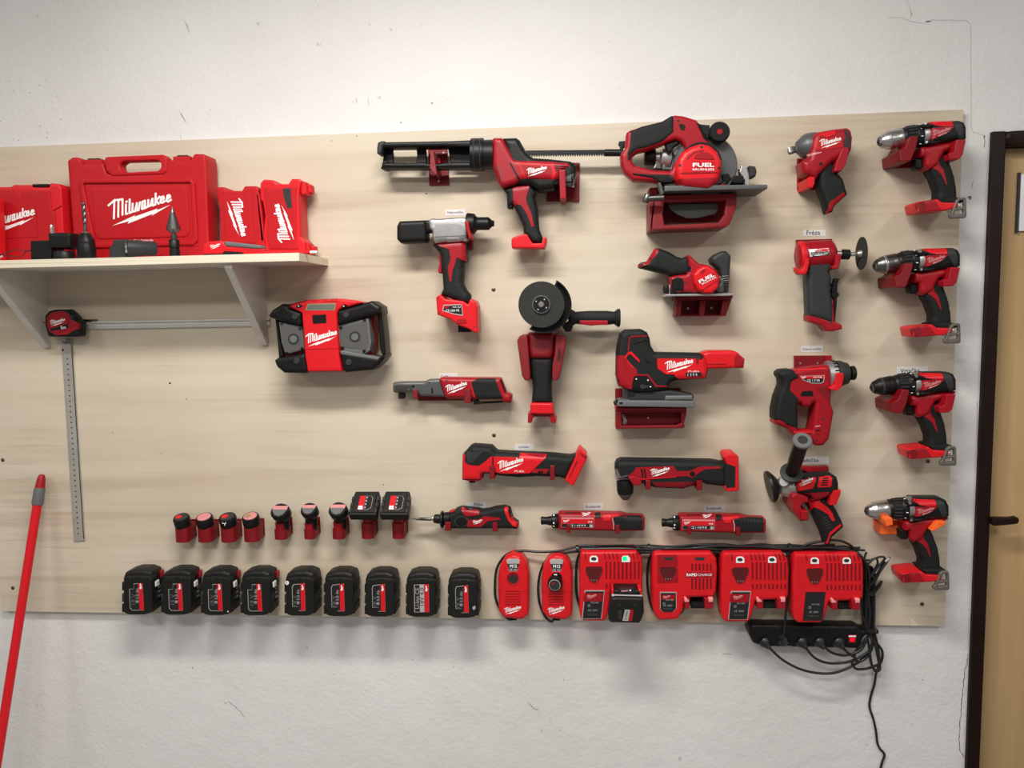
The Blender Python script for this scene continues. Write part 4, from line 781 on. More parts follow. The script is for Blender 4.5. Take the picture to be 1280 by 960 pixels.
# --- small circular saw
I_ = Z(780, 295, 8.533)
t = thing('compact_saw', 'compact one-handed circular saw with slanted black grip, below the larger saw', 'circular saw', 870, 372, 0)
gp = puff(t, 'grip', I_((150, 305), (180, 285), (240, 275), (300, 180), (330, 132), (380, 140), (470, 170), (560, 225), (610, 238), (680, 212), (720, 330), (700, 420), (500, 440), (440, 405), (300, 375), (155, 340)), 34, 84, RUB, rad=2, rf=14, df=13, rb=10, md=62, g=5)
skin(gp, 'red_base', I_((152, 306), (240, 278), (322, 135), (372, 148), (350, 195), (300, 250), (262, 300), (170, 335), (152, 335)), RED, e=1.2, rad=.6)
bd = puff(t, 'motor_housing', I_((480, 440), (540, 425), (660, 410), (685, 330), (665, 210), (690, 205), (790, 295), (900, 315), (970, 360), (1020, 440), (1000, 520), (960, 600), (760, 610), (640, 600), (500, 610), (495, 500)), 26, 90, RED, rad=1.5, rf=8, df=8, md=74, g=5)
skin(bd, 'trigger_recess', I_((510, 470), (560, 438), (620, 450), (640, 500), (630, 600), (500, 610)), BLK, e=1.0, rad=1.5); skin(bd, 'latch', I_((682, 330), (718, 325), (712, 380), (680, 385)), BLK, e=1); screws(bd, [I_.p(668, 500)], 1.3)
m2 = puff(t, 'motor_cover', I_((735, 410), (790, 350), (850, 318), (900, 318), (960, 362), (1018, 440), (1020, 480), (1000, 560), (940, 612), (860, 615), (790, 580), (745, 500)), 80, 118, REDB, rad=2, rf=7, df=7, md=112, g=5)
p2 = skin(m2, 'name_plate', I_((780, 480), (965, 390), (995, 430), (815, 530)), CASE, e=.8); text(p2, 'FUEL', *I_.p(880, 450), 21, 27, e=.5, bold=.03, hgt=4.2); text(p2, 'BRUSHLESS', *I_.p(905, 475), 20, 27, e=.5, bold=.0, hgt=2.2)
skin(m2, 'ridge', I_((810, 550), (1005, 450), (1010, 458), (830, 580)), REDB, e=2); skin(m2, 'vent', I_((810, 385), (850, 355), (875, 360), (825, 400)), RED, e=1.6)
puff(t, 'gear_case', I_((1000, 400), (1060, 470), (1060, 600), (980, 610), (960, 560), (1020, 500)), 30, 90, GMT, rad=1.5, rf=5, md=80)
puff(t, 'dust_port', I_((920, 240), (960, 200), (1040, 160), (1090, 165), (1135, 215), (1125, 380), (1110, 600), (1040, 605), (1030, 440), (1010, 360), (930, 290)), 30, 74, DGR, rad=2, rf=9, df=9, md=62, g=5)
for k in range(5): puff(t, 'port_rib', I_((1045, 425 + k * 24), (1115, 420 + k * 24), (1112, 430 + k * 24), (1048, 436 + k * 24)), 60, 77, CHR if k < 3 else DST, rad=.2, rf=.8, md=76)
puff(t, 'base_plate', I_((425, 625), (800, 618), (1160, 615), (1165, 628), (1100, 640), (430, 645)), 8, 100, ALU, rad=.3, rf=.6, md=70)
puff(t, 'bevel_knob', I_((420, 560), (430, 530), (485, 525), (490, 610), (425, 612)), 40, 66, BLK, rad=1, rf=4, md=62); rod(t, 'bevel_pin', P(*I_.p(488, 520), .075), P(*I_.p(488, 622), .075), 1.5, CHR); puff(t, 'shoe_arm', I_((500, 590), (760, 570), (820, 600), (1000, 590), (1050, 615), (500, 622)), 30, 84, BLK, rad=.5, rf=2, md=76)
h = holder('dark red twin-pocket bracket with two screws under the compact saw', 876, 394)
puff(h, 'back_plate', I_((545, 640), (1120, 640), (1075, 850), (545, 855)), 0, 6, DRED, rad=.3, rf=1, md=6); pscrew(h, *I_.p(682, 772), 6); pscrew(h, *I_.p(933, 768), 6)
puff(h, 'top_ledge', I_((545, 650), (1160, 632), (1158, 660), (1140, 678), (550, 690)), 3, 58, DRED, rad=.4, rf=1, md=58)
for p_ in (((570, 660), (615, 690), (600, 850), (540, 855), (550, 740)), ((800, 690), (868, 690), (850, 850), (795, 850)), ((1045, 680), (1140, 675), (1110, 760), (1078, 850), (1020, 850))): puff(h, 'gusset', I_(*p_), 3, 50, DRED, rad=.4, rf=1, md=40)
puff(h, 'bottom_ledge', I_((540, 848), (1075, 845), (1075, 853), (540, 860)), 3, 50, DRED, rad=.2, rf=.8, md=48)
# --- jigsaw
K_ = Z(750, 400, 6.62)
t = thing('jigsaw', 'barrel-grip jigsaw with grey shoe and long red battery end', 'jigsaw', 820, 505, 0)
bo = puff(t, 'housing', K_((135, 270), (145, 200), (165, 110), (210, 80), (340, 75), (385, 100), (408, 150), (415, 210), (450, 268), (830, 275), (870, 300), (885, 410), (870, 480), (620, 495), (575, 510), (560, 570), (400, 600), (250, 590), (150, 540), (132, 460)), 24, 92, RUB, rad=2, rf=13, df=12, rb=10, md=70, g=5)
skin(bo, 'red_front_band', K_((138, 295), (200, 292), (200, 320), (270, 395), (300, 400), (310, 450), (280, 470), (270, 500), (262, 575), (150, 545), (138, 470)), RED, e=1.2, rad=.8); skin(bo, 'red_seam', K_((228, 255), (240, 150), (260, 132), (395, 128), (395, 136), (262, 142), (248, 155), (238, 255)), RED, e=1.4, rad=0)
skin(bo, 'red_hook_trim', K_((200, 310), (235, 262), (262, 262), (328, 330), (325, 355), (312, 340), (255, 285), (235, 285), (215, 318), (262, 372), (290, 400), (262, 395)), REDB, e=2, rad=.4); skin(bo, 'red_lower_trim', K_((300, 448), (400, 450), (470, 540), (555, 543), (558, 553), (462, 553), (392, 462), (300, 460)), RED, e=1.6, rad=0)
gc = skin(bo, 'gear_cover', K_((268, 520), (290, 470), (380, 470), (450, 560), (440, 585), (270, 590)), BLK, e=2.0, rad=1); skin(gc, 'orbit_lever', K_((325, 545), (345, 530), (415, 550), (345, 572)), DGR, e=2.5, rad=.6)
for x, y in ((300, 488), (397, 498), (418, 552)): dot(gc, 'cover_screw', *K_.p(x, y), .9, WHT, e=.8)
for q in (((280, 190), (385, 165), (385, 172), (282, 197)), ((360, 318), (428, 352), (425, 360), (375, 345))): skin(bo, 'mould_line', K_(*q), BLK, e=1.2, rad=0)
sd_ = skin(bo, 'name_panel', K_((472, 318), (790, 318), (832, 330), (880, 300), (885, 400), (868, 480), (650, 490), (610, 450), (545, 448), (475, 400)), REDB, e=1.5, rad=1); logo(sd_, *K_.p(652, 380), 35, -2, e=.5); text(sd_, 'FUEL', *K_.p(778, 425), 15, 0, hgt=2, e=.5)
s3 = skin(sd_, 'speed_window', K_((705, 438), (835, 430), (845, 462), (715, 468)), LBL, e=.5); text(s3, '1 3 5 6', *K_.p(765, 452), 12, 2, e=.4); skin(sd_, 'slot', K_((795, 318), (818, 318), (815, 362), (798, 362)), DRED, e=.8)
rr_ = puff(t, 'battery_end', K_((832, 275), (890, 255), (1100, 252), (1130, 265), (1190, 320), (1180, 395), (880, 402), (860, 340)), 26, 92, REDB, rad=1, rf=7, df=8, rb=6, md=74, g=5); skin(rr_, 'parting_step', K_((890, 362), (1040, 360), (1040, 367), (890, 369)), RED, e=1.2, rad=0); skin(rr_, 'end_facet', K_((1130, 275), (1185, 322), (1180, 388), (1120, 388), (1110, 325)), RED, e=1, rad=.4)
dot(rr_, 'pin', *K_.p(1100, 400), 1.4, CHR)
puff(t, 'blade_clamp', K_((190, 560), (245, 570), (240, 660), (190, 660)), 50, 66, DST, rad=.5, rf=2, md=64); lathe(t, 'guide_roller', P(*K_.p(262, 600), .06), P(*K_.p(262, 600), .085), [(0, 9), (1, 9)], BLK, 16)
puff(t, 'foot_arm', K_((240, 600), (560, 580), (770, 615), (775, 650), (540, 660), (240, 660)), 40, 84, DGR, rad=.8, rf=3, md=76); puff(t, 'foot_bar', K_((540, 625), (765, 622), (768, 662), (535, 665)), 60, 88, GRY, rad=.5, rf=4, md=84)
sho = puff(t, 'shoe', K_((135, 700), (150, 672), (170, 665), (780, 670), (785, 715), (770, 722), (150, 714)), 30, 100, GRY, rad=1, rf=2, md=94); skin(sho, 'shoe_slot', K_((158, 682), (185, 678), (188, 695), (162, 696)), BLK, e=.4); puff(t, 'shoe_tip', K_((112, 690), (135, 665), (160, 668), (135, 700), (120, 705)), 60, 90, BLK, rad=.5, rf=2, md=86)
h = holder('dark red rectangular bracket under the jigsaw shoe', 813, 535)
puff(h, 'back_plate', K_((125, 568), (672, 565), (672, 640), (700, 890), (130, 895)), 0, 6, DRED, rad=.3, rf=1, md=6)
hb = puff(h, 'front_rim', K_((130, 740), (716, 735), (716, 780), (685, 895), (130, 900)), 30, 66, DRED, rad=1, rf=1.2, md=66, holes=[K_((180, 768), (672, 765), (672, 850), (630, 872), (180, 876))]); puff(h, 'recess_floor', K_((150, 750), (690, 750), (670, 880), (150, 885)), 3, 34, DRED, rad=.3, rf=.5, md=34)
puff(h, 'top_lip', K_((130, 728), (716, 726), (716, 745), (130, 750)), 3, 70, RED, rad=.3, rf=1, md=70); pscrew(h, *K_.p(398, 810), 35); logo(hb, *K_.p(202, 815), 15, 90, m=GPR, e=.2, name='raised_mark', bold=60) if False else None
rf_ = Body(); q_ = puff(h, 'mark_plate', K_((188, 775), (215, 775), (215, 868), (188, 868)), 33, 35, DRED, rad=.2, rf=.3, md=35); logo(q_, *K_.p(203, 822), 13, 90, m=WHT, name='raised_mark')
# ------------------------------------------------------------------ bar tools in the lower middle rows
def hooks(label, px, py, L, d=52, m=DRED):
    """two-hook holder: L = list of (x0, y0, x1, y1) hook faces in photo pixels at depth d"""
    h = holder(label, px, py, m); ys = [q[3] for q in L]; a = P(L[0][0], ys[0], d / 1000); b_ = P(L[-1][2], ys[-1], d / 1000)
    for x0, y0, x1, y1 in L:
        puff(h, 'hook', rect(x0, y0, x1, y1), d - 6, d, m, rad=.8, rf=1.5, md=d)
        p0 = P(x0, y1 - 5, d / 1000); p1 = P(x1, y1, d / 1000); box(h, 'hook_arm', (p0.x, -d / 1000 + .001, p1.z), (p1.x, -.001, p1.z + .006), m, .8)
    p0 = P(L[0][0], 0, d / 1000); z0 = min(P(q[2], q[3], d / 1000).z for q in L); box(h, 'back_plate', (a.x, -.005, z0), (b_.x, -.0002, z0 + .030), m, .8); return h
L_ = Z(480, 455, 7.529)
t = thing('ratchet_wrench', 'slim cordless ratchet with grey head and square drive, left of the board centre', 'ratchet', 566, 503, 0)
hd = puff(t, 'ratchet_head', L_((88, 178), (130, 168), (380, 165), (420, 145), (535, 140), (585, 305), (350, 300), (330, 290), (265, 268), (100, 268), (88, 255)), 16, 50, GMT, rad=1, rf=6, df=7, rb=6, md=40, g=4)
skin(hd, 'head_cover', L_((100, 185), (265, 178), (265, 262), (105, 260)), DST, e=1, rad=.6); dot(hd, 'pin', *L_.p(275, 210), 1.6, BLK, e=.6); dot(hd, 'pin', *L_.p(232, 240), .8, SCR, e=1.4); dot(hd, 'pin', *L_.p(425, 175), 1, BLK, e=.4); skin(hd, 'slot', L_((445, 228), (460, 225), (462, 280), (448, 280)), BLK, e=.4, rad=0)
puff(t, 'square_drive', L_((137, 262), (190, 262), (190, 325), (137, 325)), 24, 42, BLK, rad=.3, rf=1, md=40); dq = Body()
bo = puff(t, 'body', L_((525, 135), (540, 125), (850, 130), (900, 130), (1050, 130), (1100, 132), (1150, 265), (1205, 290), (1200, 360), (1130, 360), (1110, 330), (600, 328), (575, 290), (535, 185)), 12, 60, RED, rad=1, rf=10, df=9, rb=9, md=46, g=4)
skin(bo, 'rubber_grip', L_((815, 180), (880, 135), (1048, 135), (1115, 325), (880, 325), (835, 260)), RUB, e=1, rad=1); logo(bo, *L_.p(680, 225), 27, 3); skin(bo, 'lower_shell', L_((600, 300), (860, 290), (1110, 322), (1112, 330), (600, 330)), DRED, e=.6, rad=0)
skin(bo, 'battery_opening', L_((1095, 150), (1110, 150), (1150, 262), (1140, 270)), BLK, e=.5, rad=.2); dot(bo, 'screw_hole', *L_.p(585, 158), 1.2, HOLE); skin(bo, 'grip_edge', L_((808, 175), (818, 172), (858, 312), (850, 315)), REDB, e=1.3, rad=0)
puff(t, 'paddle_lever', L_((840, 345), (870, 330), (890, 345), (890, 362), (1130, 350), (1195, 352), (1195, 366), (1130, 362), (870, 378), (850, 385)), 26, 48, BLK, rad=.3, rf=2, rb=2, md=44)
hooks('dark red two-hook holder carrying the slim ratchet', 560, 505, [(516, 487, 522, 498), (580.5, 486, 588.5, 504)], 64)
M_ = Z(565, 545, 7.111)
t = thing('oscillating_tool', 'red and black multi-tool with rounded black head, above the soldering iron', 'multi-tool', 655, 603, 0)
bo = puff(t, 'body', M_((98, 155), (112, 150), (125, 130), (160, 90), (190, 78), (350, 90), (380, 120), (400, 138), (600, 150), (850, 160), (920, 165), (1050, 178), (1090, 170), (1120, 150), (1010, 390), (1000, 372), (960, 358), (750, 350), (600, 360), (420, 345), (390, 330), (275, 325), (265, 385), (95, 385)), 14, 74, RUB, rad=1.4, rf=13, df=12, rb=10, md=54, g=4.5)
skin(bo, 'red_nose', M_((97, 160), (115, 160), (120, 240), (160, 260), (240, 265), (290, 230), (345, 182), (600, 190), (605, 150), (840, 160), (835, 190), (690, 330), (420, 335), (385, 318), (270, 322), (262, 382), (95, 382)), REDB, e=1.2, rad=.8, g=5)
skin(bo, 'head_facet', M_((130, 140), (280, 135), (180, 238), (135, 238)), DGR, e=.8); skin(bo, 'seam_slot', M_((358, 188), (370, 188), (370, 265), (358, 265)), BLK, e=1.6, rad=0); pp = skin(bo, 'speed_panel', M_((705, 325), (730, 292), (865, 294), (835, 335)), RED, e=1); skin(pp, 'speed_dial', M_((768, 312), (812, 312), (808, 330), (765, 330)), BLK, e=.4, rad=.2)
lo_ = Body(); logo(bo, *M_.p(520, 255), 32, 1, e=1.6); text(bo, 'FUEL', *M_.p(598, 312), 13, -1, hgt=2.3, e=1.7, shear=.3); skin(bo, 'switch_frame', M_((625, 150), (830, 158), (815, 188), (770, 185), (650, 158)), RED, e=2, rad=.3)
skin(bo, 'lower_rubber', M_((400, 325), (520, 340), (690, 335), (760, 345), (620, 360), (420, 348)), BLK, e=1.6, rad=.3)
ff = puff(t, 'battery_foot', M_((1125, 118), (1140, 110), (1200, 165), (1198, 195), (1085, 430), (1070, 435), (1005, 388), (1010, 370)), 14, 78, REDB, rad=.8, rf=3, md=66); skin(ff, 'rail_groove', M_((1035, 375), (1048, 365), (1118, 230), (1112, 215)), DRED, e=.4, rad=0); skin(ff, 'rail_step', M_((1150, 155), (1195, 185), (1190, 200), (1148, 172)), DRED, e=.4, rad=.2)
puff(t, 'collar', M_((95, 365), (150, 372), (270, 372), (268, 388), (235, 398), (140, 398), (92, 385)), 24, 66, REDB, rad=.6, rf=4, md=60); puff(t, 'tool_clamp', M_((145, 395), (215, 395), (205, 415), (160, 418)), 30, 56, BLK, rad=.3, rf=2, md=54)
hooks('dark red two-hook holder carrying the multi-tool with rounded head', 655, 603, [(611.5, 582, 618.5, 598.5), (687.5, 582, 693.5, 600)], 80)
N_ = Z(755, 555, 7.111)
t = thing('angle_drill', 'long black and red right-angle drill with its chuck pointing down', 'angle drill', 845, 623, 0)
bo = puff(t, 'body', N_((98, 185), (115, 150), (150, 135), (960, 148), (1050, 165), (1080, 160), (1085, 370), (900, 350), (870, 330), (700, 390), (450, 380), (360, 350), (330, 340), (240, 310), (130, 310), (98, 250)), 16, 76, RUB, rad=1.6, rf=13, df=12, rb=10, md=56, g=4.5)
skin(bo, 'red_panel', N_((215, 280), (260, 250), (285, 208), (620, 195), (645, 240), (760, 240), (850, 200), (1030, 200), (1038, 215), (900, 225), (850, 250), (790, 300), (765, 295), (740, 285), (640, 290), (340, 315), (320, 365), (270, 365), (235, 320)), RED, e=1.1, rad=.6, g=5)
skin(bo, 'underside_band', N_((420, 340), (850, 335), (840, 370), (700, 388), (470, 380)), DRED, e=.6, rad=.8); skin(bo, 'panel_outline', N_((330, 310), (640, 288), (640, 294), (332, 318)), REDB, e=1.5, rad=0)
for x in (325, 350): skin(bo, 'stripe', N_((x, 220), (x + 14, 220), (x + 28, 300), (x + 14, 300)), BLK, e=1.5, rad=0)
logo(bo, *N_.p(495, 248), 24, 0, e=1.6); dot(bo, 'lock_button', *N_.p(785, 265), 3.4, BLK, e=2); text(bo, 'v v', *N_.p(768, 205), 5, 0, m=BLK, e=1.2)
skin(bo, 'silver_neck', N_((98, 220), (115, 225), (150, 300), (215, 305), (220, 322), (110, 322), (98, 280)), ALU, e=.8, rad=.3); skin(bo, 'grey_corner', N_((112, 210), (150, 290), (215, 275), (210, 285), (145, 298), (108, 232)), GRY, e=1, rad=0)
puff(t, 'head_step', N_((215, 290), (270, 285), (330, 310), (335, 350), (300, 372), (262, 365), (225, 320)), 40, 80, RED, rad=.4, rf=2, md=78) ; a = P(*N_.p(186, 318), .05)
lathe(t, 'chuck', a, P(*N_.p(190, 440), .05), [(0, 20), (.05, 20.6), (.8, 20.6), (1, 18.5)], BLK, 24); lathe(t, 'chuck_nose', P(*N_.p(190, 440), .05), P(*N_.p(193, 492), .05), [(0, 19), (.15, 18), (.6, 13), (1, 8)], GMT, 24)
ff = puff(t, 'battery_foot', N_((1062, 110), (1085, 85), (1165, 82), (1190, 105), (1195, 400), (1170, 415), (1090, 415), (1065, 395), (1062, 370), (1080, 360), (1085, 170)), 16, 80, REDB, rad=.8, rf=3, md=70); skin(ff, 'rubber_side', N_((1075, 170), (1105, 180), (1168, 200), (1165, 385), (1085, 388), (1072, 360)), RUB, e=1, rad=.4); text(ff, 'v v', *N_.p(1020, 155), 8, 0, m=RED) if False else None
hooks('dark red two-hook holder carrying the right-angle drill', 843, 612, [(807, 600.5, 813.5, 612), (871, 601, 878, 613)], 82)
O_ = Z(510, 620, 8)
t = thing('soldering_iron', 'black and red cordless soldering iron with long thin metal tip', 'soldering iron', 600, 662, 0)
bo = puff(t, 'body', O_((410, 175), (450, 155), (480, 130), (530, 112), (700, 130), (740, 140), (800, 135), (880, 112), (960, 105), (1020, 120), (1050, 230), (1105, 265), (1105, 310), (1085, 325), (1040, 318), (420, 318), (405, 270)), 12, 54, RUB, rad=1.4, rf=10, df=9, rb=9, md=40, g=4)
skin(bo, 'red_top', O_((535, 115), (548, 105), (570, 120), (640, 125), (715, 150), (712, 190), (600, 200), (575, 200), (540, 160)), RED, e=1.5, rad=.3); skin(bo, 'red_side', O_((590, 210), (605, 240), (710, 232), (765, 200), (910, 218), (930, 235), (800, 250), (750, 290), (730, 310), (600, 310), (580, 280)), RED, e=1, rad=.4)
skin(bo, 'slide_button', O_((575, 118), (640, 118), (660, 135), (590, 135)), BLK, e=2.6, rad=.3); skin(bo, 'thumb_dial', circ(*O_.p(535, 255), 8.6, 20, ry=7), DGR, e=1.2, rad=0); skin(bo, 'dial_cap', circ(*O_.p(535, 257), 7, 20, ry=5.6), BLK, e=1.7, rad=0); logo(bo, *O_.p(695, 258), 12, 2, e=1.3)
skin(bo, 'red_rim', O_((962, 108), (1000, 112), (1030, 180), (1060, 245), (1104, 265), (1104, 310), (1050, 300), (1000, 240), (970, 170)), REDB, e=1, rad=.6); skin(bo, 'battery_opening', O_((1000, 125), (1012, 125), (1048, 235), (1040, 240), (1012, 190)), BLK, e=1.5, rad=.3); puff(t, 'red_loop', O_((402, 160), (460, 140), (478, 135), (478, 150), (440, 168)), 30, 50, RED, rad=.3, rf=2, md=46)
ax = .038
lathe(t, 'flange', P(*O_.p(328, 235), ax), P(*O_.p(362, 235), ax), [(0, 18), (.3, 22), (.7, 22), (1, 15)], BLK, 24); lathe(t, 'neck', P(*O_.p(355, 225), ax), P(*O_.p(420, 225), ax), [(0, 12), (.2, 16), (1, 17)], BLK, 22); lathe(t, 'front_cap', P(*O_.p(258, 225), ax), P(*O_.p(330, 232), ax), [(0, 8), (.1, 11), (.5, 12), (1, 12)], BLK, 22)
lathe(t, 'tip_nut', P(*O_.p(225, 222), ax), P(*O_.p(260, 225), ax), [(0, 5), (.3, 6.5), (1, 6.5)], SCR, 14); lathe(t, 'tip_sleeve', P(*O_.p(80, 228), ax), P(*O_.p(228, 232), ax), [(0, 1.6), (.05, 4), (.3, 3.6), (.35, 4.4), (1, 4.4)], DST, 12); lathe(t, 'tip', P(*O_.p(35, 229), ax), P(*O_.p(82, 230), ax), [(0, .6), (1, 2)], DST, 10)
hooks('dark red two-hook holder carrying the soldering iron', 590, 663, [(556, 653, 563.5, 663.5), (615.5, 653.5, 622, 664.5)], 60)
# two identical screwdrivers
Q_ = Z(665, 625, 4.129)
def screwdriver(dx, dy, label, hl, rot=0):
    S = Z(660 + dx, 635 + dy, 8)
    t = thing('cordless_screwdriver', label, 'screwdriver', 740 + dx, 664 + dy, 0, 'straight cordless screwdrivers in the lower row')
    bo = puff(t, 'body', S((300, 50), (330, 42), (930, 50), (1000, 70), (1150, 75), (1165, 90), (1165, 200), (1150, 220), (860, 222), (305, 208)), 10, 56, RED, rad=1, rf=10, df=10, rb=10, md=40, g=4)
    skin(bo, 'rubber_grip', S((850, 100), (930, 75), (1140, 75), (1145, 215), (870, 215), (845, 150)), RUB, e=1, rad=.6); skin(bo, 'top_rail', S((380, 44), (520, 44), (520, 52), (380, 56)), BLK, e=.5, rad=0)
    la = skin(bo, 'rating_label', S((335, 92), (660, 96), (660, 195), (335, 195)), PNK, e=.7, rad=.3); l2 = skin(la, 'label_red', S((338, 110), (658, 112), (658, 155), (338, 155)), REDB, e=.3, rad=0); l3 = skin(la, 'label_black', S((338, 157), (658, 157), (656, 192), (338, 192)), LBL, e=.3, rad=0)
    logo(l2, *S.p(382, 130), 8, 0, e=.4); text(l2, 'M12', *S.p(622, 138), 5, 0, e=.4, bold=.02); text(l3, 'CE 1 4 8 M R', *S.p(500, 175), 20, 0, e=.4); skin(l3, 'code_square', S((615, 165), (648, 165), (648, 195), (615, 195)), GPR, e=.4, rad=0)
    skin(bo, 'direction_switch', S((668, 45), (722, 42), (726, 92), (672, 94)), BLK, e=2.6, rad=.4); skin(bo, 'trigger_bar', S((745, 70), (905, 62), (900, 78), (825, 90), (820, 130), (760, 130), (745, 100)), REDB, e=1.6, rad=.4); logo(bo, *S.p(582, 60), 11, 0, e=.8)
    skin(bo, 'grip_edge', S((838, 100), (848, 98), (862, 150), (862, 215), (852, 215), (850, 150)), PNK, e=1.1, rad=0)
    for k in range(7):
        for j in range(2): skin(bo, 'grip_bead', circ(*S.p(890 + k * 34, 100 + j * 22), .9, 6), DGR, e=1.6, rad=0)
    ax = .033; lathe(t, 'clutch_ring', P(*S.p(238, 130), ax), P(*S.p(302, 130), ax), [(0, 15), (.1, 18), (.9, 19), (1, 18)], BLK, 16)
    lathe(t, 'chuck', P(*S.p(128, 125), ax), P(*S.p(240, 128), ax), [(0, 6), (.02, 9.5), (.15, 10.5), (.3, 9.6), (.6, 10), (.75, 11.5), (1, 12)], BLK, 20)
    for y in (75, 150, 180): puff(t, 'clutch_mark', circ(*S.p(258, y), 1.1, 6), 44, 52.3 if y == 150 else 49.5, WHT, rad=0, rf=.3, md=51)
    hooks(hl, 740 + dx, 664 + dy, [(S.p(388, 0)[0], S.p(0, 165)[1], S.p(425, 0)[0], S.p(0, 250)[1]), (S.p(876, 0)[0], S.p(0, 172)[1], S.p(918, 0)[0], S.p(0, 260)[1])], 62)
screwdriver(0, 0, 'straight red cordless screwdriver, left one of the two, beside the soldering iron', 'dark red two-hook holder carrying the left straight screwdriver')
screwdriver(151, 2.5, 'straight red cordless screwdriver, right one of the two, nearest the polisher', 'dark red two-hook holder carrying the right straight screwdriver')

# ------------------------------------------------------------------ right hand columns
R_ = Z(970, 150, 6.857)
t = thing('impact_wrench', 'stubby red impact wrench with grey nose, top of the second column from right', 'impact wrench', 1040, 266, 0)
gp = puff(t, 'grip', R_((330, 380), (470, 350), (500, 440), (560, 520), (582, 600), (597, 645), (485, 745), (470, 795), (420, 812), (390, 700), (355, 600), (345, 500)), 34, 80, RUB, rad=2.2, rf=12, df=12, rb=11, md=58, g=5)
skin(gp, 'red_base', R_((578, 618), (595, 645), (485, 742), (468, 795), (424, 808), (440, 780), (462, 700), (500, 680)), RED, e=.9, rad=.4)
bo = puff(t, 'body', R_((300, 150), (340, 115), (480, 90), (590, 78), (622, 100), (638, 160), (630, 260), (600, 320), (520, 350), (460, 380), (350, 480), (330, 520), (215, 470), (200, 370), (260, 340)), 20, 90, RED, rad=1.5, rf=14, df=14, rb=12, md=66, g=5)
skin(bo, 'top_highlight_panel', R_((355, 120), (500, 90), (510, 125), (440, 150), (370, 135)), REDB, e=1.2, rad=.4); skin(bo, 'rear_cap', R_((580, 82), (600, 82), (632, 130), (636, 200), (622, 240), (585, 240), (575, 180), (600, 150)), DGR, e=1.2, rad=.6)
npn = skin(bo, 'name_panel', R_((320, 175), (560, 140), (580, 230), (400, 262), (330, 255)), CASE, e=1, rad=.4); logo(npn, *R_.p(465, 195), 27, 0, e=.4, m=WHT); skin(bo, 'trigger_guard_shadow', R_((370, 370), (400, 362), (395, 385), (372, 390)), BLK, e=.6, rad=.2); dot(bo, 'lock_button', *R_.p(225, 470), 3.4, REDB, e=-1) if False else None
a = P(*R_.p(175, 235), .052); b_ = P(*R_.p(335, 222), .052)
lathe(t, 'nose_case', a + (a - b_) * .02, b_, [(0, 12), (.03, 14), (.35, 26), (.5, 29), (1, 31)], GMT, 28); lathe(t, 'square_anvil', P(*R_.p(105, 265), .052), P(*R_.p(190, 250), .052), [(0, 8), (.1, 9.5), (.5, 9.5), (.55, 8), (1, 8)], DST, 4, phase=R(30))
lathe(t, 'rear_bump', P(*R_.p(270, 130), .055), P(*R_.p(310, 125), .055), [(0, 4), (.5, 6), (1, 4)], ALU, 10); skin(bo, 'silver_rim', R_((262, 296), (390, 272), (390, 282), (275, 318)), PNK, e=.7, rad=0)
puff(t, 'trigger', R_((238, 440), (300, 430), (330, 460), (300, 480), (250, 470)), 44, 66, BLK, rad=1, rf=4, md=60)
h = holder('dark red holder with two arms under the stubby impact wrench', 1020, 237)
puff(h, 'back_plate', R_((185, 330), (350, 330), (355, 596), (185, 600)), 0, 7, RED, rad=.3, rf=1, md=7); puff(h, 'arm', R_((570, 240), (600, 234), (625, 238), (628, 260), (600, 380), (560, 440), (500, 442), (520, 360)), 3, 96, RED, rad=1, rf=2, md=96); puff(h, 'front_arm', R_((268, 500), (290, 484), (332, 486), (335, 540), (315, 580), (275, 578)), 3, 84, REDB, rad=.5, rf=2, md=84); pscrew(h, *R_.p(205, 400), 7, 2.6); pscrew(h, *R_.p(245, 515), 7, 2.6); puff(h, 'cross_bar', R_((330, 380), (520, 365), (505, 440), (360, 480)), 0, 10, DRED, rad=.5, rf=1, md=10)

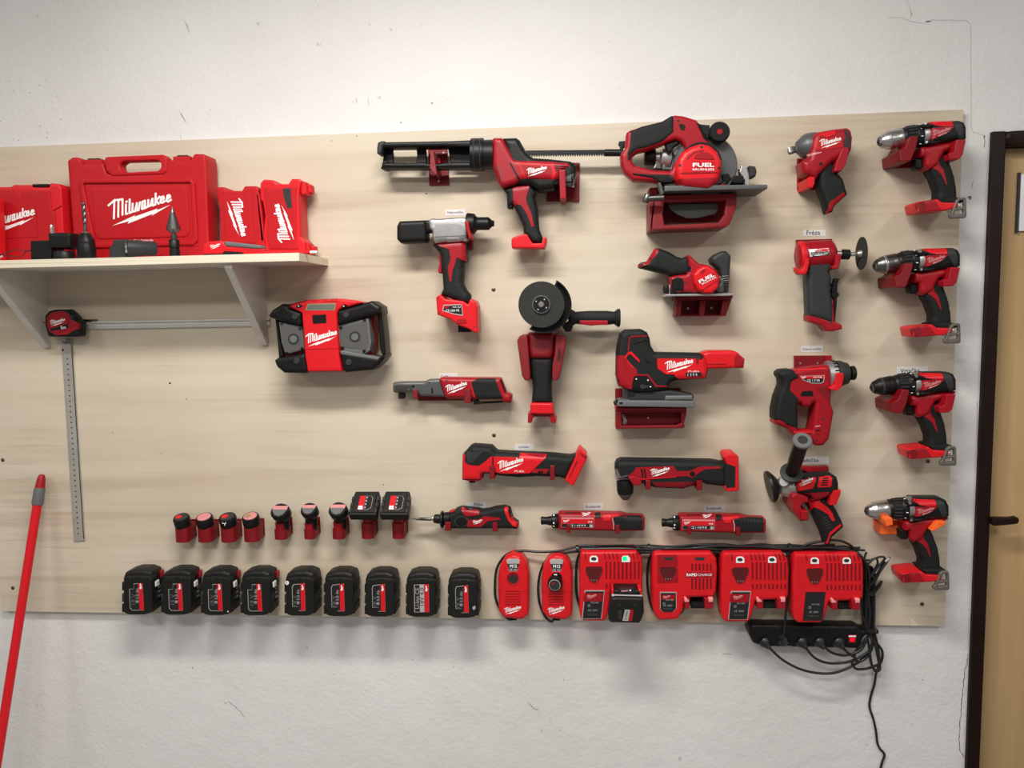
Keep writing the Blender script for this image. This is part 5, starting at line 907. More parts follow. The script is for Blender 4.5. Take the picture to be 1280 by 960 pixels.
# --- compact drills, four of the same kind; built once, copied down the column
U_ = Z(1080, 300, 6.857)
def drill(label, chuckm, first_note):
    t = thing('cordless_drill', label, 'drill', 1165, 421, 0, 'compact drills down the right edge of the board'); ax = .060
    gp = puff(t, 'grip', U_((500, 400), (620, 330), (660, 410), (700, 520), (718, 620), (722, 700), (740, 720), (740, 755), (600, 765), (550, 720), (555, 650), (520, 550), (480, 480)), 36, 80, RUB, rad=2, rf=12, df=12, rb=11, md=58, g=5)
    bo = puff(t, 'red_body', U_((410, 290), (500, 270), (800, 235), (790, 260), (700, 300), (620, 330), (560, 440), (490, 475), (455, 440), (450, 370), (410, 370)), 30, 86, RED, rad=1, rf=10, df=9, rb=9, md=66, g=5)
    skin(gp, 'red_inlay', U_((490, 470), (520, 410), (600, 380), (598, 430), (635, 480), (664, 595), (655, 598), (620, 520), (580, 480), (545, 460), (510, 400)), RED, e=1.1, rad=.6, g=5)
    mo = puff(t, 'motor_housing', U_((484, 92), (500, 76), (740, 70), (780, 85), (800, 130), (802, 225), (760, 245), (620, 266), (490, 272), (484, 260)), 28, 92, BLK, rad=1.5, rf=15, df=15, rb=15, md=68, g=4.5)
    skin(mo, 'rear_cap', U_((705, 78), (740, 72), (778, 88), (798, 130), (800, 222), (768, 236), (748, 180), (720, 120)), DGR, e=1, rad=1); skin(mo, 'top_panel', U_((500, 76), (700, 74), (715, 118), (625, 122), (560, 112), (520, 95)), REDB, e=1.4, rad=.5)
    np_ = skin(mo, 'name_panel', U_((495, 150), (520, 138), (710, 120), (722, 130), (640, 190), (540, 225), (510, 232)), RED, e=1.3, rad=.6); logo(np_, *U_.p(618, 172), 22, 3, m=PNK, e=.4); skin(mo, 'lower_red', U_((500, 240), (620, 262), (740, 236), (700, 268), (500, 278)), RED, e=.8, rad=.4)
    puff(t, 'mode_lever', U_((455, 100), (510, 92), (570, 105), (580, 118), (480, 132), (455, 125)), 70, 92, BLK, rad=.6, rf=3, md=90); puff(t, 'side_rib', U_((480, 245), (600, 236), (625, 242), (560, 265), (480, 272)), 74, 94, BLK, rad=.6, rf=3, md=92)
    for x, y in ((482, 98), (492, 252)): lathe(t, 'silver_screw', P(*U_.p(x, y), .088), P(*U_.p(x, y), .0965), [(0, 3.6), (.8, 3.6), (1, 2.6)], CHR, 12)
    screws(mo, [U_.p(770, 112)], 1.2); screws(bo, [U_.p(618, 106)], .8) if False else None
    a = P(*U_.p(436, 182), ax); b_ = P(*U_.p(500, 178), ax); lathe(t, 'gear_ring', a, b_, [(0, 25), (.05, 26.5), (.9, 27), (1, 26)], ALU, 30)
    a = P(*U_.p(275, 196), ax); b_ = P(*U_.p(452, 181), ax); lathe(t, 'clutch_collar', a, b_, [(0, 20), (.1, 22.5), (.15, 23), (.62, 25), (.64, 24), (.7, 25.5), (1, 26)], BLK, 32)
    for k in range(13):
        th = R(-150 + k * 20); u = Vector((0, -math.cos(th), math.sin(th))); dd = b_ - a; lathe(t, 'collar_grip', a + dd * .2 + u * .0235, a + dd * .6 + u * .0250, [(0, 1.6), (.1, 2.0), (.9, 2.0), (1, 1.6)], DGR, 6)
        if k % 2: lathe(t, 'torque_mark', a + dd * .74 + u * .0258, a + dd * .84 + u * .0262, [(0, 1.1), (1, 1.1)], WHT, 6)
    a = P(*U_.p(78, 226), ax); b_ = P(*U_.p(280, 196), ax); lathe(t, 'chuck', a + (b_ - a) * .10, b_, [(0, 12), (.04, 14), (.10, 15.5), (.11, 14.8), (.13, 15.6), (.30, 19.5), (.36, 20), (.37, 18.8), (.40, 18.8), (.41, 21), (.46, 21), (.66, 21.6), (.67, 20.8), (.69, 20.8), (.70, 21.8), (.95, 22.5), (1, 21)], chuckm, 30); lathe(t, 'chuck_band', a + (b_ - a) * .42, a + (b_ - a) * .52, [(0, 20.4), (.5, 21.3), (1, 21.2)], CHR if chuckm is not BLK else DGR, 30)
    lathe(t, 'chuck_nose', a + (b_ - a) * .02, a + (b_ - a) * .18, [(0, 7), (.1, 9.5), (1, 13)], DST, 6)
    for k in range(3):
        th = R(-60 + k * 120); u = Vector((.1, -math.cos(th), math.sin(th))); lathe(t, 'chuck_jaw', a + u * .003, a + (b_ - a) * .15 + u * .006, [(0, 2), (1, 3.4)], BLK, 6)
    puff(t, 'trigger', U_((385, 378), (400, 370), (450, 372), (462, 440), (440, 462), (392, 460), (385, 440)), 48, 72, BLK, rad=1, rf=4, md=66)
    ft = puff(t, 'battery_foot', U_((382, 760), (395, 742), (450, 735), (560, 722), (600, 750), (740, 755), (745, 790), (640, 815), (405, 832), (398, 825)), 24, 92, REDB, rad=.8, rf=3, rb=3, md=76)
    skin(ft, 'foot_recess', U_((390, 765), (400, 755), (470, 742), (490, 760), (492, 820), (408, 828)), DRED, e=.3, rad=.4); skin(ft, 'foot_facet', U_((470, 738), (555, 728), (612, 812), (500, 822)), RED, e=.9, rad=.3) ; puff(t, 'foot_top', U_((560, 715), (600, 705), (720, 705), (790, 715), (800, 745), (740, 760), (620, 765)), 30, 86, RUB, rad=1.2, rf=5, md=76)
    ck = puff(t, 'belt_clip', U_((740, 735), (765, 715), (815, 712), (825, 730), (828, 870), (815, 885), (700, 888), (682, 875), (684, 850), (700, 840)), 86, 94, CLP, rad=1, rf=2, md=92, holes=[U_((735, 800), (770, 740), (802, 735), (806, 795)), U_((728, 828), (800, 815), (800, 845), (728, 858))]); rod(t, 'clip_screw', P(*U_.p(760, 780), .075), P(*U_.p(760, 780), .092), 4.5, CHR); puff(t, 'clip_base', U_((675, 790), (750, 760), (780, 800), (720, 830)), 60, 88, CHR, rad=.5, rf=2, md=84)
    return t
def dup(root, loc, label, swap=None):
    r = root.copy(); C.objects.link(r); r.location = loc; r['label'] = label
    for ch in list(root.children):
        c = ch.copy(); C.objects.link(c); c.parent = r; c.matrix_parent_inverse = ch.matrix_parent_inverse
        if swap and c.data.name.split('.')[0] in swap:
            c.data = c.data.copy(); c.data.materials[0] = swap[c.data.name.split('.')[0]]
        for g in list(ch.children):
            d = g.copy(); C.objects.link(d); d.parent = c
    return r
d2 = drill('second drill from the top at the right edge, with smoky steel chuck', DST, '')
def at_ref(x, y): return P(x, y, .06)                # chuck nose of each drill, used to place the copies
ref = at_ref(*U_.p(78, 226)); base = d2.location.copy()
def shift(x, y): return base + (at_ref(x, y) - ref)
def spot(px, py, dx): return P(px, py, .06) - P(1186.5, 322, .06) + base
d1 = dup(d2, spot(1193.5, 165, 0), 'topmost drill at the right edge, with bright steel chuck nose', {'chuck': CHR})
d3 = dup(d2, spot(1181.5, 475.5, 0), 'third drill from the top at the right edge, with all-black chuck', {'chuck': BLK, 'chuck_band': DGR})
d4 = dup(d2, spot(1173, 631.5, 0), 'lowest drill at the right edge, with silver chuck, on the orange holder', {'chuck': CHR})
def drill_holder():
    h = holder('dark red drill holder with two arms, second from the top at the right edge', 1150, 362); h['group'] = 'drill holders at the right edge'
    puff(h, 'back_plate', U_((207, 300), (620, 293), (620, 403), (207, 410)), 0, 8, DRED, rad=.3, rf=1, md=2)
    puff(h, 'front_arm', U_((348, 205), (360, 198), (408, 202), (410, 230), (385, 320), (350, 405), (290, 408), (265, 405), (255, 320), (310, 290)), 2, 104, DRED, rad=.8, rf=2, md=98)
    puff(h, 'rear_arm', U_((735, 240), (745, 233), (818, 235), (790, 360), (760, 395), (680, 400), (670, 350), (720, 330)), 2, 104, RED, rad=.8, rf=2, md=100); return h
h2 = drill_holder(); hb_ = h2.location.copy()
def hspot(px, py): return P(px, py, .06) - P(1186.5, 322, .06) + hb_
h1 = dup(h2, hspot(1193.5, 166), 'dark red drill holder with two arms, topmost at the right edge'); h3 = dup(h2, hspot(1181.5, 477.5), 'dark red drill holder with two arms, third from the top at the right edge')
Y_ = Z(1070, 605, 6.621)
h = holder('bright orange drill holder under the lowest drill', 1130, 662, ORNG)
puff(h, 'back_plate', Y_((165, 300), (640, 300), (640, 380), (165, 388)), 0, 8, ORNG, rad=.3, rf=1, md=8); puff(h, 'front_arm', Y_((235, 300), (250, 280), (298, 280), (305, 335), (250, 350), (240, 320)), 2, 100, ORNG, rad=.4, rf=1.5, md=98); puff(h, 'arm_web', Y_((165, 312), (240, 308), (255, 345), (380, 345), (380, 385), (165, 388)), 2, 50, ORNG, rad=.4, rf=1.5, md=20)
puff(h, 'rear_arm', Y_((665, 318), (690, 310), (742, 312), (735, 335), (640, 392), (618, 385), (640, 350)), 2, 100, ORNG, rad=.6, rf=1.5, md=98)

# --- die grinder
T_ = Z(975, 285, 6.857)
t = thing('die_grinder', 'right-angle die grinder with grey grip and thin black cutting disc at right', 'die grinder', 1030, 413, 0)
ax = .055
bo = puff(t, 'grip', T_((240, 270), (420, 270), (440, 330), (415, 380), (430, 430), (420, 520), (445, 700), (438, 850), (400, 800), (232, 755), (222, 500), (220, 380)), 30, 80, DGR, rad=1.5, rf=12, df=9, rb=10, md=64, g=5)
bf = puff(t, 'battery_foot', T_((233, 740), (290, 740), (350, 770), (410, 795), (430, 700), (432, 600), (445, 620), (455, 800), (520, 830), (522, 865), (440, 885), (390, 885), (350, 835), (235, 798)), 32, 76, RED, rad=.8, rf=4, md=64)
lathe(t, 'motor_housing', P(*T_.p(140, 245), ax), P(*T_.p(470, 225), ax), [(0, 20), (.05, 30), (.12, 34), (.25, 34), (.26, 32), (.3, 32), (.31, 34), (.85, 34), (.95, 28), (1, 20)], RED, 36)
lathe(t, 'housing_band', P(*T_.p(158, 245), ax), P(*T_.p(195, 242), ax), [(0, 34), (.5, 35.2), (1, 34.4)], REDB, 36)
lb_ = puff(t, 'label_plate', T_((245, 182), (420, 172), (430, 230), (262, 250)), 60, 91, WHT, rad=.5, rf=3, md=90); lk = skin(lb_, 'label_black', T_((262, 210), (425, 198), (428, 228), (350, 238), (350, 246), (264, 250)), LBL, e=.3, rad=0); text(lk, 'M12 FDG 600', *T_.p(340, 220), 20, 4, e=.3); skin(lb_, 'label_red', T_((300, 178), (420, 172), (424, 195), (300, 205)), REDB, e=.25, rad=0)
screws(bo, [T_.p(348, 320), T_.p(268, 390), T_.p(405, 375), T_.p(365, 598)], 1.6)
rod(t, 'collet_shaft', P(*T_.p(465, 220), ax), P(*T_.p(540, 222), ax), 7, CHR); lathe(t, 'collet_nut', P(*T_.p(525, 226), ax), P(*T_.p(598, 228), ax), [(0, 9), (.1, 12), (.9, 12), (1, 9)], BLK, 12); rod(t, 'arbor', P(*T_.p(595, 226), ax), P(*T_.p(690, 222), ax), 5, CHR, r2=5)
lathe(t, 'arbor_screw', P(*T_.p(660, 220), ax), P(*T_.p(700, 219), ax), [(0, 5), (.7, 9), (1, 9)], SCR, 12); pc = P(*T_.p(695, 218), ax); lathe(t, 'cutting_disc', pc, pc + Vector((.0018, 0, 0)), [(0, 38), (1, 38)], ABR, 48)
puff(t, 'lever', T_((440, 540), (470, 430), (512, 432), (495, 470), (490, 560), (512, 575), (490, 595), (472, 805), (455, 812), (445, 800), (462, 600), (440, 600)), 44, 60, BLK, rad=.4, rf=2, md=58); rod(t, 'lever_pin', P(*T_.p(420, 485), .052), P(*T_.p(475, 480), .052), 4, BLK); rod(t, 'lever_pin', P(*T_.p(430, 555), .052), P(*T_.p(500, 570), .052), 4, BLK)
h = holder('dark red plate with hooks behind the die grinder', 1010, 300); puff(h, 'back_plate', T_((140, 100), (448, 93), (452, 190), (440, 350), (140, 385)), 0, 7, DRED, rad=.3, rf=1, md=7)
puff(h, 'hook', T_((215, 262), (248, 262), (250, 300), (235, 370), (215, 398), (160, 395), (140, 370), (135, 330), (190, 375), (205, 340)), 66, 92, REDB, rad=.8, rf=2, md=90); puff(h, 'hook', T_((475, 225), (520, 222), (525, 260), (500, 350), (450, 352), (435, 330), (470, 320)), 3, 92, RED, rad=.8, rf=2, md=90)

# --- installation driver with loop handle
V_ = Z(955, 425, 7.11)
t = thing('installation_driver', 'red driver with closed loop handle and black grip, below the die grinder', 'driver', 1010, 553, 0)
bo = puff(t, 'housing', V_((120, 285), (150, 268), (260, 262), (400, 235), (540, 220), (575, 240), (580, 380), (575, 560), (602, 630), (560, 870), (510, 928), (440, 930), (400, 880), (260, 850), (235, 830), (190, 780), (78, 740), (80, 620), (105, 500), (145, 400), (140, 350), (115, 310)), 24, 84, RED, rad=1.6, rf=10, df=10, rb=9, md=62, g=5, holes=[V_((285, 575), (300, 545), (330, 585), (390, 590), (438, 530), (425, 640), (400, 800), (325, 800), (285, 795))])
puff(t, 'rubber_grip', V_((116, 285), (150, 264), (230, 258), (290, 290), (300, 340), (235, 370), (222, 430), (285, 490), (300, 520), (282, 570), (282, 790), (180, 760), (120, 715), (76, 705), (76, 620), (101, 500), (141, 400), (136, 350), (111, 312)), 22, 86, RUB, rad=2, rf=10, df=10, rb=9, md=62, g=5)
lbp = skin(bo, 'rating_label', V_((318, 320), (540, 312), (530, 375), (500, 388), (420, 385), (345, 355)), GPR, e=.8, rad=.5); l2 = skin(lbp, 'label_face', V_((324, 324), (534, 316), (524, 370), (498, 382), (422, 379), (348, 350)), LBL, e=.3, rad=.4); skin(l2, 'label_red', V_((326, 325), (533, 317), (530, 340), (340, 344)), REDB, e=.25, rad=0); text(l2, 'M12 FUEL', *V_.p(478, 330), 11, 1, e=.5, bold=.01); text(l2, 'CE 1.7 FR', *V_.p(440, 360), 16, 0, e=.4); logo(l2, *V_.p(352, 334), 6, 0, e=.5)
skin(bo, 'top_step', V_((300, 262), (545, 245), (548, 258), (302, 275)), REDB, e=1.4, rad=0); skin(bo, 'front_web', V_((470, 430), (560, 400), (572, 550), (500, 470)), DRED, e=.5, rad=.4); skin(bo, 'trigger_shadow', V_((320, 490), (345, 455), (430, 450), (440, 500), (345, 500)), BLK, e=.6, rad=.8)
screws(bo, [V_.p(350, 262), V_.p(175, 408), V_.p(505, 428), V_.p(527, 700), V_.p(118, 732), V_.p(470, 892)], 1.5); puff(t, 'trigger', V_((350, 505), (410, 500), (432, 540), (420, 580), (370, 590), (335, 570)), 48, 76, REDB, rad=.8, rf=3, md=76)
for k in range(3): skin(bo, 'release_mark', V_((455, 762 + k * 36), (500, 758 + k * 36), (502, 768 + k * 36), (458, 774 + k * 36)), (PNK, BLK, DRED)[k], e=.8, rad=.2)
ax = .058; a = P(*V_.p(555, 310), ax); b_ = P(*V_.p(640, 300), ax); lathe(t, 'clutch_ring', a, b_, [(0, 30), (.05, 33), (.45, 33), (.46, 31), (.95, 30), (1, 27)], ALU, 30)
for k in range(14):
    th = R(-140 + k * 20); u = Vector((0, -math.cos(th), math.sin(th))); lathe(t, 'ring_grip', a + (b_ - a) * .5 + u * .0312, a + (b_ - a) * .95 + u * .0302, [(0, 1.8), (1, 1.8)], BLK, 6)
lathe(t, 'collar', b_ - (b_ - a) * .1, P(*V_.p(745, 296), ax), [(0, 27), (.1, 31), (.4, 31), (.7, 27), (.95, 25), (1, 20)], DGR, 30); lathe(t, 'quick_chuck', P(*V_.p(740, 296), ax), P(*V_.p(812, 292), ax), [(0, 12), (.3, 11.5), (.35, 17), (.85, 17), (1, 13)], BLK, 24); puff(t, 'base_edge', V_((262, 812), (430, 808), (432, 835), (265, 838)), 40, 86, CASE, rad=.4, rf=3, md=84)
h = holder('dark red plate with front hook behind the loop-handled driver', 1016, 455); puff(h, 'back_plate', V_((270, 140), (602, 138), (602, 240), (575, 420), (270, 420)), 0, 7, DRED, rad=.3, rf=1, md=7); pscrew(h, *V_.p(322, 208), 7); pscrew(h, *V_.p(476, 206), 7); puff(h, 'corner_rib', V_((550, 140), (602, 138), (602, 235), (548, 235)), 4, 14, RED, rad=.2, rf=1, md=14)
puff(h, 'hook', V_((640, 300), (665, 290), (705, 296), (710, 330), (690, 420), (655, 450), (600, 448), (580, 430), (630, 400)), 3, 96, REDB, rad=.8, rf=2, md=94)

# --- polisher
X_ = Z(950, 540, 6.4)
t = thing('polisher', 'small red polisher with black round pad and a handle pointing out', 'polisher', 1022, 680, 0)
gp = puff(t, 'grip', X_((395, 520), (540, 510), (600, 620), (640, 700), (655, 745), (560, 830), (540, 895), (510, 890), (480, 800), (430, 690), (395, 620)), 34, 80, RUB, rad=2, rf=12, df=12, rb=11, md=58, g=5)
skin(gp, 'red_inlay', X_((400, 505), (470, 505), (480, 560), (540, 600), (580, 650), (598, 712), (575, 710), (545, 660), (480, 620), (430, 600), (400, 640), (390, 560)), REDB, e=1.2, rad=.8, g=5); skin(gp, 'red_base', X_((640, 735), (654, 745), (562, 828), (540, 893), (515, 888), (535, 870), (552, 815), (560, 800)), REDB, e=1, rad=.4)
for k in range(5): skin(gp, 'grip_rib', X_((495 + k * 9, 690 + k * 20), (540 + k * 9, 672 + k * 20), (542 + k * 9, 678 + k * 20), (498 + k * 9, 697 + k * 20)), DGR, e=.9, rad=0)
bo = puff(t, 'body', X_((262, 400), (280, 380), (330, 355), (460, 335), (570, 332), (598, 350), (612, 400), (612, 450), (590, 470), (540, 510), (420, 540), (395, 520), (370, 490), (290, 488), (268, 450)), 24, 90, RUB, rad=1.5, rf=13, df=13, rb=12, md=66, g=5)
n1_ = skin(bo, 'name_panel', X_((292, 385), (445, 360), (445, 395), (425, 450), (300, 470), (288, 420)), REDB, e=1.2, rad=.6); logo(n1_, *X_.p(365, 400), 19, 4, e=.5); n2_ = skin(bo, 'vent_panel', X_((470, 360), (560, 350), (575, 365), (572, 425), (560, 440), (462, 445), (458, 430)), REDB, e=1.2, rad=.6)
for k in range(4): skin(n2_, 'vent_slot', X_((505 - k * 5, 366 + k * 18), (548 - k * 3, 363 + k * 18), (548 - k * 3, 372 + k * 18), (503 - k * 5, 376 + k * 18)), BLK, e=.4, rad=.3)
skin(bo, 'red_throat', X_((300, 490), (555, 478), (550, 500), (500, 530), (420, 560), (398, 540), (380, 500), (300, 500)), RED, e=1, rad=.4); skin(bo, 'switch', X_((375, 510), (412, 505), (410, 530), (378, 535)), BLK, e=1.6, rad=.3)
lathe(t, 'gear_neck', P(*X_.p(150, 420), .055), P(*X_.p(275, 440), .055), [(0, 18), (.2, 24), (.6, 26), (1, 28)], ALU, 24); lathe(t, 'neck_top', P(*X_.p(190, 400), .055), P(*X_.p(190, 400), .088), [(0, 16), (.8, 14), (1, 10)], ALU, 18)
lathe(t, 'pad_shaft', P(*X_.p(128, 430), .055), P(*X_.p(160, 425), .055), [(0, 10), (1, 10)], DST, 12)
a = P(*X_.p(68, 440), .055); ax_ = (P(*X_.p(160, 420), .055) - a).normalized(); lathe(t, 'backing_pad', a, a + ax_ * .024, [(0, 38), (.25, 39), (.5, 34), (.9, 20), (1, 14)], BLK, 36)
lathe(t, 'handle_stem', P(*X_.p(222, 392), .06), P(*X_.p(232, 372), .085), [(0, 9), (1, 9)], BLK, 14)
ha_ = P(*X_.p(250, 330), .085); hb2 = P(*X_.p(338, 72), .185); lathe(t, 'side_handle', ha_, hb2, [(0, 14), (.06, 15), (.5, 16.5), (.95, 15.5), (1, 14)], BLK, 24); dd = (hb2 - ha_).normalized()
lathe(t, 'handle_flange', ha_ - dd * .003, ha_ + dd * .006, [(0, 20), (.3, 26), (.8, 26), (1, 20)], DGR, 30); lathe(t, 'handle_end_flange', hb2 - dd * .005, hb2 + dd * .005, [(0, 18), (.3, 21), (.8, 21), (1, 19)], GRY, 30); lathe(t, 'handle_bore', hb2 + dd * .0045, hb2 + dd * .0056, [(0, 11), (1, 11)], HOLE, 20)
h = holder('dark red cradle with raised arms behind the polisher', 1013, 650); puff(h, 'back_plate', X_((330, 280), (548, 275), (552, 330), (560, 580), (380, 600), (330, 520)), 0, 7, DRED, rad=.3, rf=1, md=7)
puff(h, 'top_lip', X_((330, 278), (490, 280), (548, 276), (550, 328), (400, 330), (330, 300)), 3, 22, RED, rad=.3, rf=1, md=22)
puff(h, 'left_arm', X_((250, 510), (290, 488), (380, 520), (385, 560), (340, 560), (320, 590), (330, 620), (384, 630), (384, 700), (322, 710), (258, 615)), 3, 98, RED, rad=.8, rf=2, md=92); puff(h, 'right_arm', X_((590, 470), (645, 462), (640, 500), (605, 582), (552, 585), (560, 520)), 3, 98, REDB, rad=.8, rf=2, md=94); puff(h, 'finger', X_((325, 635), (380, 630), (384, 700), (330, 705)), 80, 108, RED, rad=.6, rf=2, md=106)
# ------------------------------------------------------------------ small battery packs standing in printed cups
def cup(label, x0, x1, ytop, ybot, df_, ztop_extra=0.0, gap=False):
    """D-shaped printed cup; x0..x1 = front face edges in photo pixels"""
    d = df_ / 1000; h = holder(label, (x0 + x1) / 2, ybot); h['group'] = 'printed battery cups in the lower left row'
    a = P(x0, ybot, d); b_ = P(x1, ybot, d); w = b_.x - a.x; xc = (a.x + b_.x) / 2; z0 = a.z; z1 = P(x0, ytop, d).z; r = w / 2
    pts = [(xc - r, -.0005), (xc - r, -d + r * .7)] + [(xc + r * math.cos(R(180 + k * 18)), -d + r * .7 + r * .7 * math.sin(R(180 + k * 18))) for k in range(1, 10)] + [(xc + r, -d + r * .7), (xc + r, -.0005)]
    n = len(pts); V = [(x, y, z0 + (0.004 if i in (0, n - 1) else 0)) for i, (x, y) in enumerate(pts)] + [(x, y, z1) for x, y in pts]; F = [tuple(range(n))[::-1], tuple(n + i for i in range(n))] + [(i, (i + 1) % n, n + (i + 1) % n, n + i) for i in range(n)]
    mesh_obj('cup', V, F, DRED, h, angle=25)
    box(h, 'back_plate', (xc - r - .001, -.004, z0 + .004), (xc + r + .001, -.0002, z1 + .004 + ztop_extra), DRED, .6)
    return h, xc, z0, z1, d, r
for i, (x0, x1, yt, yb, mk) in enumerate(((217.2, 234.4, 657, 678.5, 0), (245.2, 263.4, 657, 678.5, 1), (274.2, 292.5, 656.5, 678.5, 0), (303.2, 321.5, 656, 678, 2))):
    pos = ('leftmost', 'second from left', 'third from left', 'fourth from left')[i]
    h, xc, z0, z1, d, r = cup('dark red battery cup, %s of the nine' % pos, x0, x1, yt, yb, 50)
    t = thing('small_battery', ('small round black battery with half pink top, leftmost of the nine in cups', 'small round black battery with pink label top, second from left in the cups', 'small round black battery with white mark on its front, third from left', 'small round black battery with reddish worn label, fourth from left in the cups')[i], 'battery', (x0 + x1) / 2, 655, 40, 'small batteries in the printed cups')
    c0 = Vector((xc, -d + r * .98, z1 - .004)); up = Vector((0, -math.sin(R(20)), math.cos(R(20)))); rr_ = r * 1120
    lathe(t, 'cap', c0, c0 + up * .026, [(0, rr_ * .93), (.15, rr_), (.85, rr_), (1, rr_ * .9)], BLK, 24)
    top = c0 + up * .026; lathe(t, 'top_label', top - up * .0003, top + up * .0005, [(0, rr_ * .78), (1, rr_ * .78)], (DGR, PNK, DGR, PNK)[i], 20)
    if mk != 1: lathe(t, 'label_patch', top + Vector((-.006, -.0005, .0004)), top + Vector((-.006, -.0005, .0004)) + up * .0005, [(0, rr_ * .38), (1, rr_ * .38)], (REDB, 0, BRS)[mk], 14)
    if i == 2: box(t, 'white_mark', (xc - .005, c0.y - rr_ / 1000 - .0055, z1 + .006), (xc + .005, c0.y - rr_ / 1000 - .003, z1 + .0115), WHT, .3); box(t, 'white_mark', (xc + .0005, c0.y - rr_ / 1000 - .0055, z1 + .001), (xc + .002, c0.y - rr_ / 1000 - .003, z1 + .006), WHT, .2)
def tiltvec(a): return Vector((0, -math.sin(R(a)), math.cos(R(a))))
for i, (x0, x1, yt, yb) in enumerate(((341.8, 357, 662.5, 675), (379, 392.5, 662.5, 674.5), (414.5, 429.5, 662, 674.5))):
    pos = ('fifth from left', 'sixth from left', 'seventh from left')[i]
    h, xc, z0, z1, d, r = cup('dark red battery cup, %s of the nine' % pos, x0, x1, yt, yb, 50, .018)
    t = thing('small_battery', 'wedge-topped black battery, %s in the row of cups' % pos, 'battery', (x0 + x1) / 2, 650, 40, 'small batteries in the printed cups'); up = tiltvec(46)
    lathe(t, 'red_stem', Vector((xc, -d + r, z1 - .006)), Vector((xc, -d + r - .002, z1 + .016)), [(0, r * 820), (1, r * 900)], RED, 18)
    tc = P((349.4, 385.6, 421.8)[i], (638, 636.2, 636.2)[i], .058); rr_ = r * 1560; c0 = tc - up * .030; lathe(t, 'lower_body', Vector((xc + .003, -d + r + .006, z1 - .004)), Vector((xc + .003, -d + r + .004, z1 + .030)), [(0, r * 1000), (1, r * 1150)], BLK, 22)
    lathe(t, 'head', c0, c0 + up * .030, [(0, rr_ * .8), (.2, rr_ * .97), (.8, rr_), (1, rr_ * .88)], BLK, 26, flat=.9); top = c0 + up * .030
    e1 = Vector((1, 0, 0)); e2 = up.cross(e1); V = []; q = [(-.80, .50), (.80, .50), (.74, .05), (.42, -.50), (0, -.66), (-.42, -.50), (-.74, -.05)]
    V = [tuple(top + up * z + e1 * (x * rr_ / 1000) + e2 * (y * rr_ / 1000)) for z in (-.0004, .0006) for x, y in q]; n = len(q)
    mesh_obj('top_label', V, [tuple(range(n))[::-1], tuple(n + k for k in range(n))] + [(k, (k + 1) % n, n + (k + 1) % n, n + k) for k in range(n)], GRY, t, smooth=False)
    q2 = [(-.80, .50), (.80, .50), (.76, .10), (-.76, .10)]; V = [tuple(top + up * z + e1 * (x * rr_ / 1000) + e2 * (y * rr_ / 1000)) for z in (.0005, .0009) for x, y in q2]
    mesh_obj('label_band', V, [(3, 2, 1, 0), (4, 5, 6, 7), (0, 1, 5, 4), (1, 2, 6, 5), (2, 3, 7, 6), (3, 0, 4, 7)], (PNK, WHT, PNK)[i] if i != 1 else PNK, t, smooth=False)
for i, (xc_, xs) in enumerate(((458.3, 452.5), (496.8, 491.5))):
    h, xc, z0, z1, d, r = cup('dark red battery cup, %s of the nine' % ('eighth from left' if i == 0 else 'rightmost'), xc_ - 7.3, xc_ + 7.8, 655, 674, 50, .022)
    t = thing('slab_battery', 'tilted flat black battery pack with pink label, %s of the two above the cups' % ('left' if i == 0 else 'right'), 'battery', xc_, 652, 40, 'flat batteries tilted on the cups')
    cp = P(xs, 644, .090); piv = (cp.x, cp.y, cp.z); w = .036; L = .073; tl = 41
    def sp_(nm, pts, z0_, z1_, m, rf=1, rad=0): return solid_z(t, nm, [(cp.x + x, cp.y + y) for x, y in pts], cp.z + z0_, cp.z + z1_, m, rf=rf, rad=rad, tilt=tl, piv=piv)
    lathe(t, 'stem', Vector((xc, -d + r, z1 - .004)), Vector((xc, -d + r, z1 + .022)), [(0, r * 800), (1, r * 850)], RED, 16)
    sp_('case', [(-w, .001), (-w * .97, .05), (-w * .86, L), (w * .86, L), (w * .97, .05), (w, .001)], -.022, 0, PACK, 3, .004); sp_('top_shell', [(-w * .80, .008), (-w * .72, L * .93), (w * .72, L * .93), (w * .80, .008)], -.003, .003, PACK, 1.5, .003)
    for sx in (-1, 1):
        for k in range(3): sp_('side_rib', [(sx * w * .98, .008 + k * .018), (sx * w * .80, .008 + k * .018), (sx * w * .80, .019 + k * .018), (sx * w * .98, .019 + k * .018)], -.016, .0022, DGR, .8)
    sp_('red_label', [(-.014, .014), (-.014, .056), (.000, .056), (.000, .014)], .0025, .0036, REDB, .1); sp_('label_head', [(-.013, .015), (-.013, .026), (-.003, .026), (-.001, .015)], .003, .0038, WHT, .1)
    sp_('grey_label', [(.001, .014), (.001, .056), (.016, .056), (.020, .048), (.020, .020), (.012, .014)], .0025, .0034, GPR, .1); sp_('black_label', [(.0015, .0146), (.0015, .0554), (.0155, .0554), (.0192, .0477), (.0192, .0206), (.0115, .0146)], .003, .0037, LBL, .1)
    for k in range(4): sp_('label_mark', [(.003, .018 + k * .010), (.003, .023 + k * .010), (.006, .023 + k * .010), (.006, .018 + k * .010)], .003, .0040, GPR, .1)
    for x in (-.022, .020): sp_('front_hole', [(x, .004), (x + .004, .004), (x + .004, .007), (x, .007)], -.001, .0006, HOLE, .1)

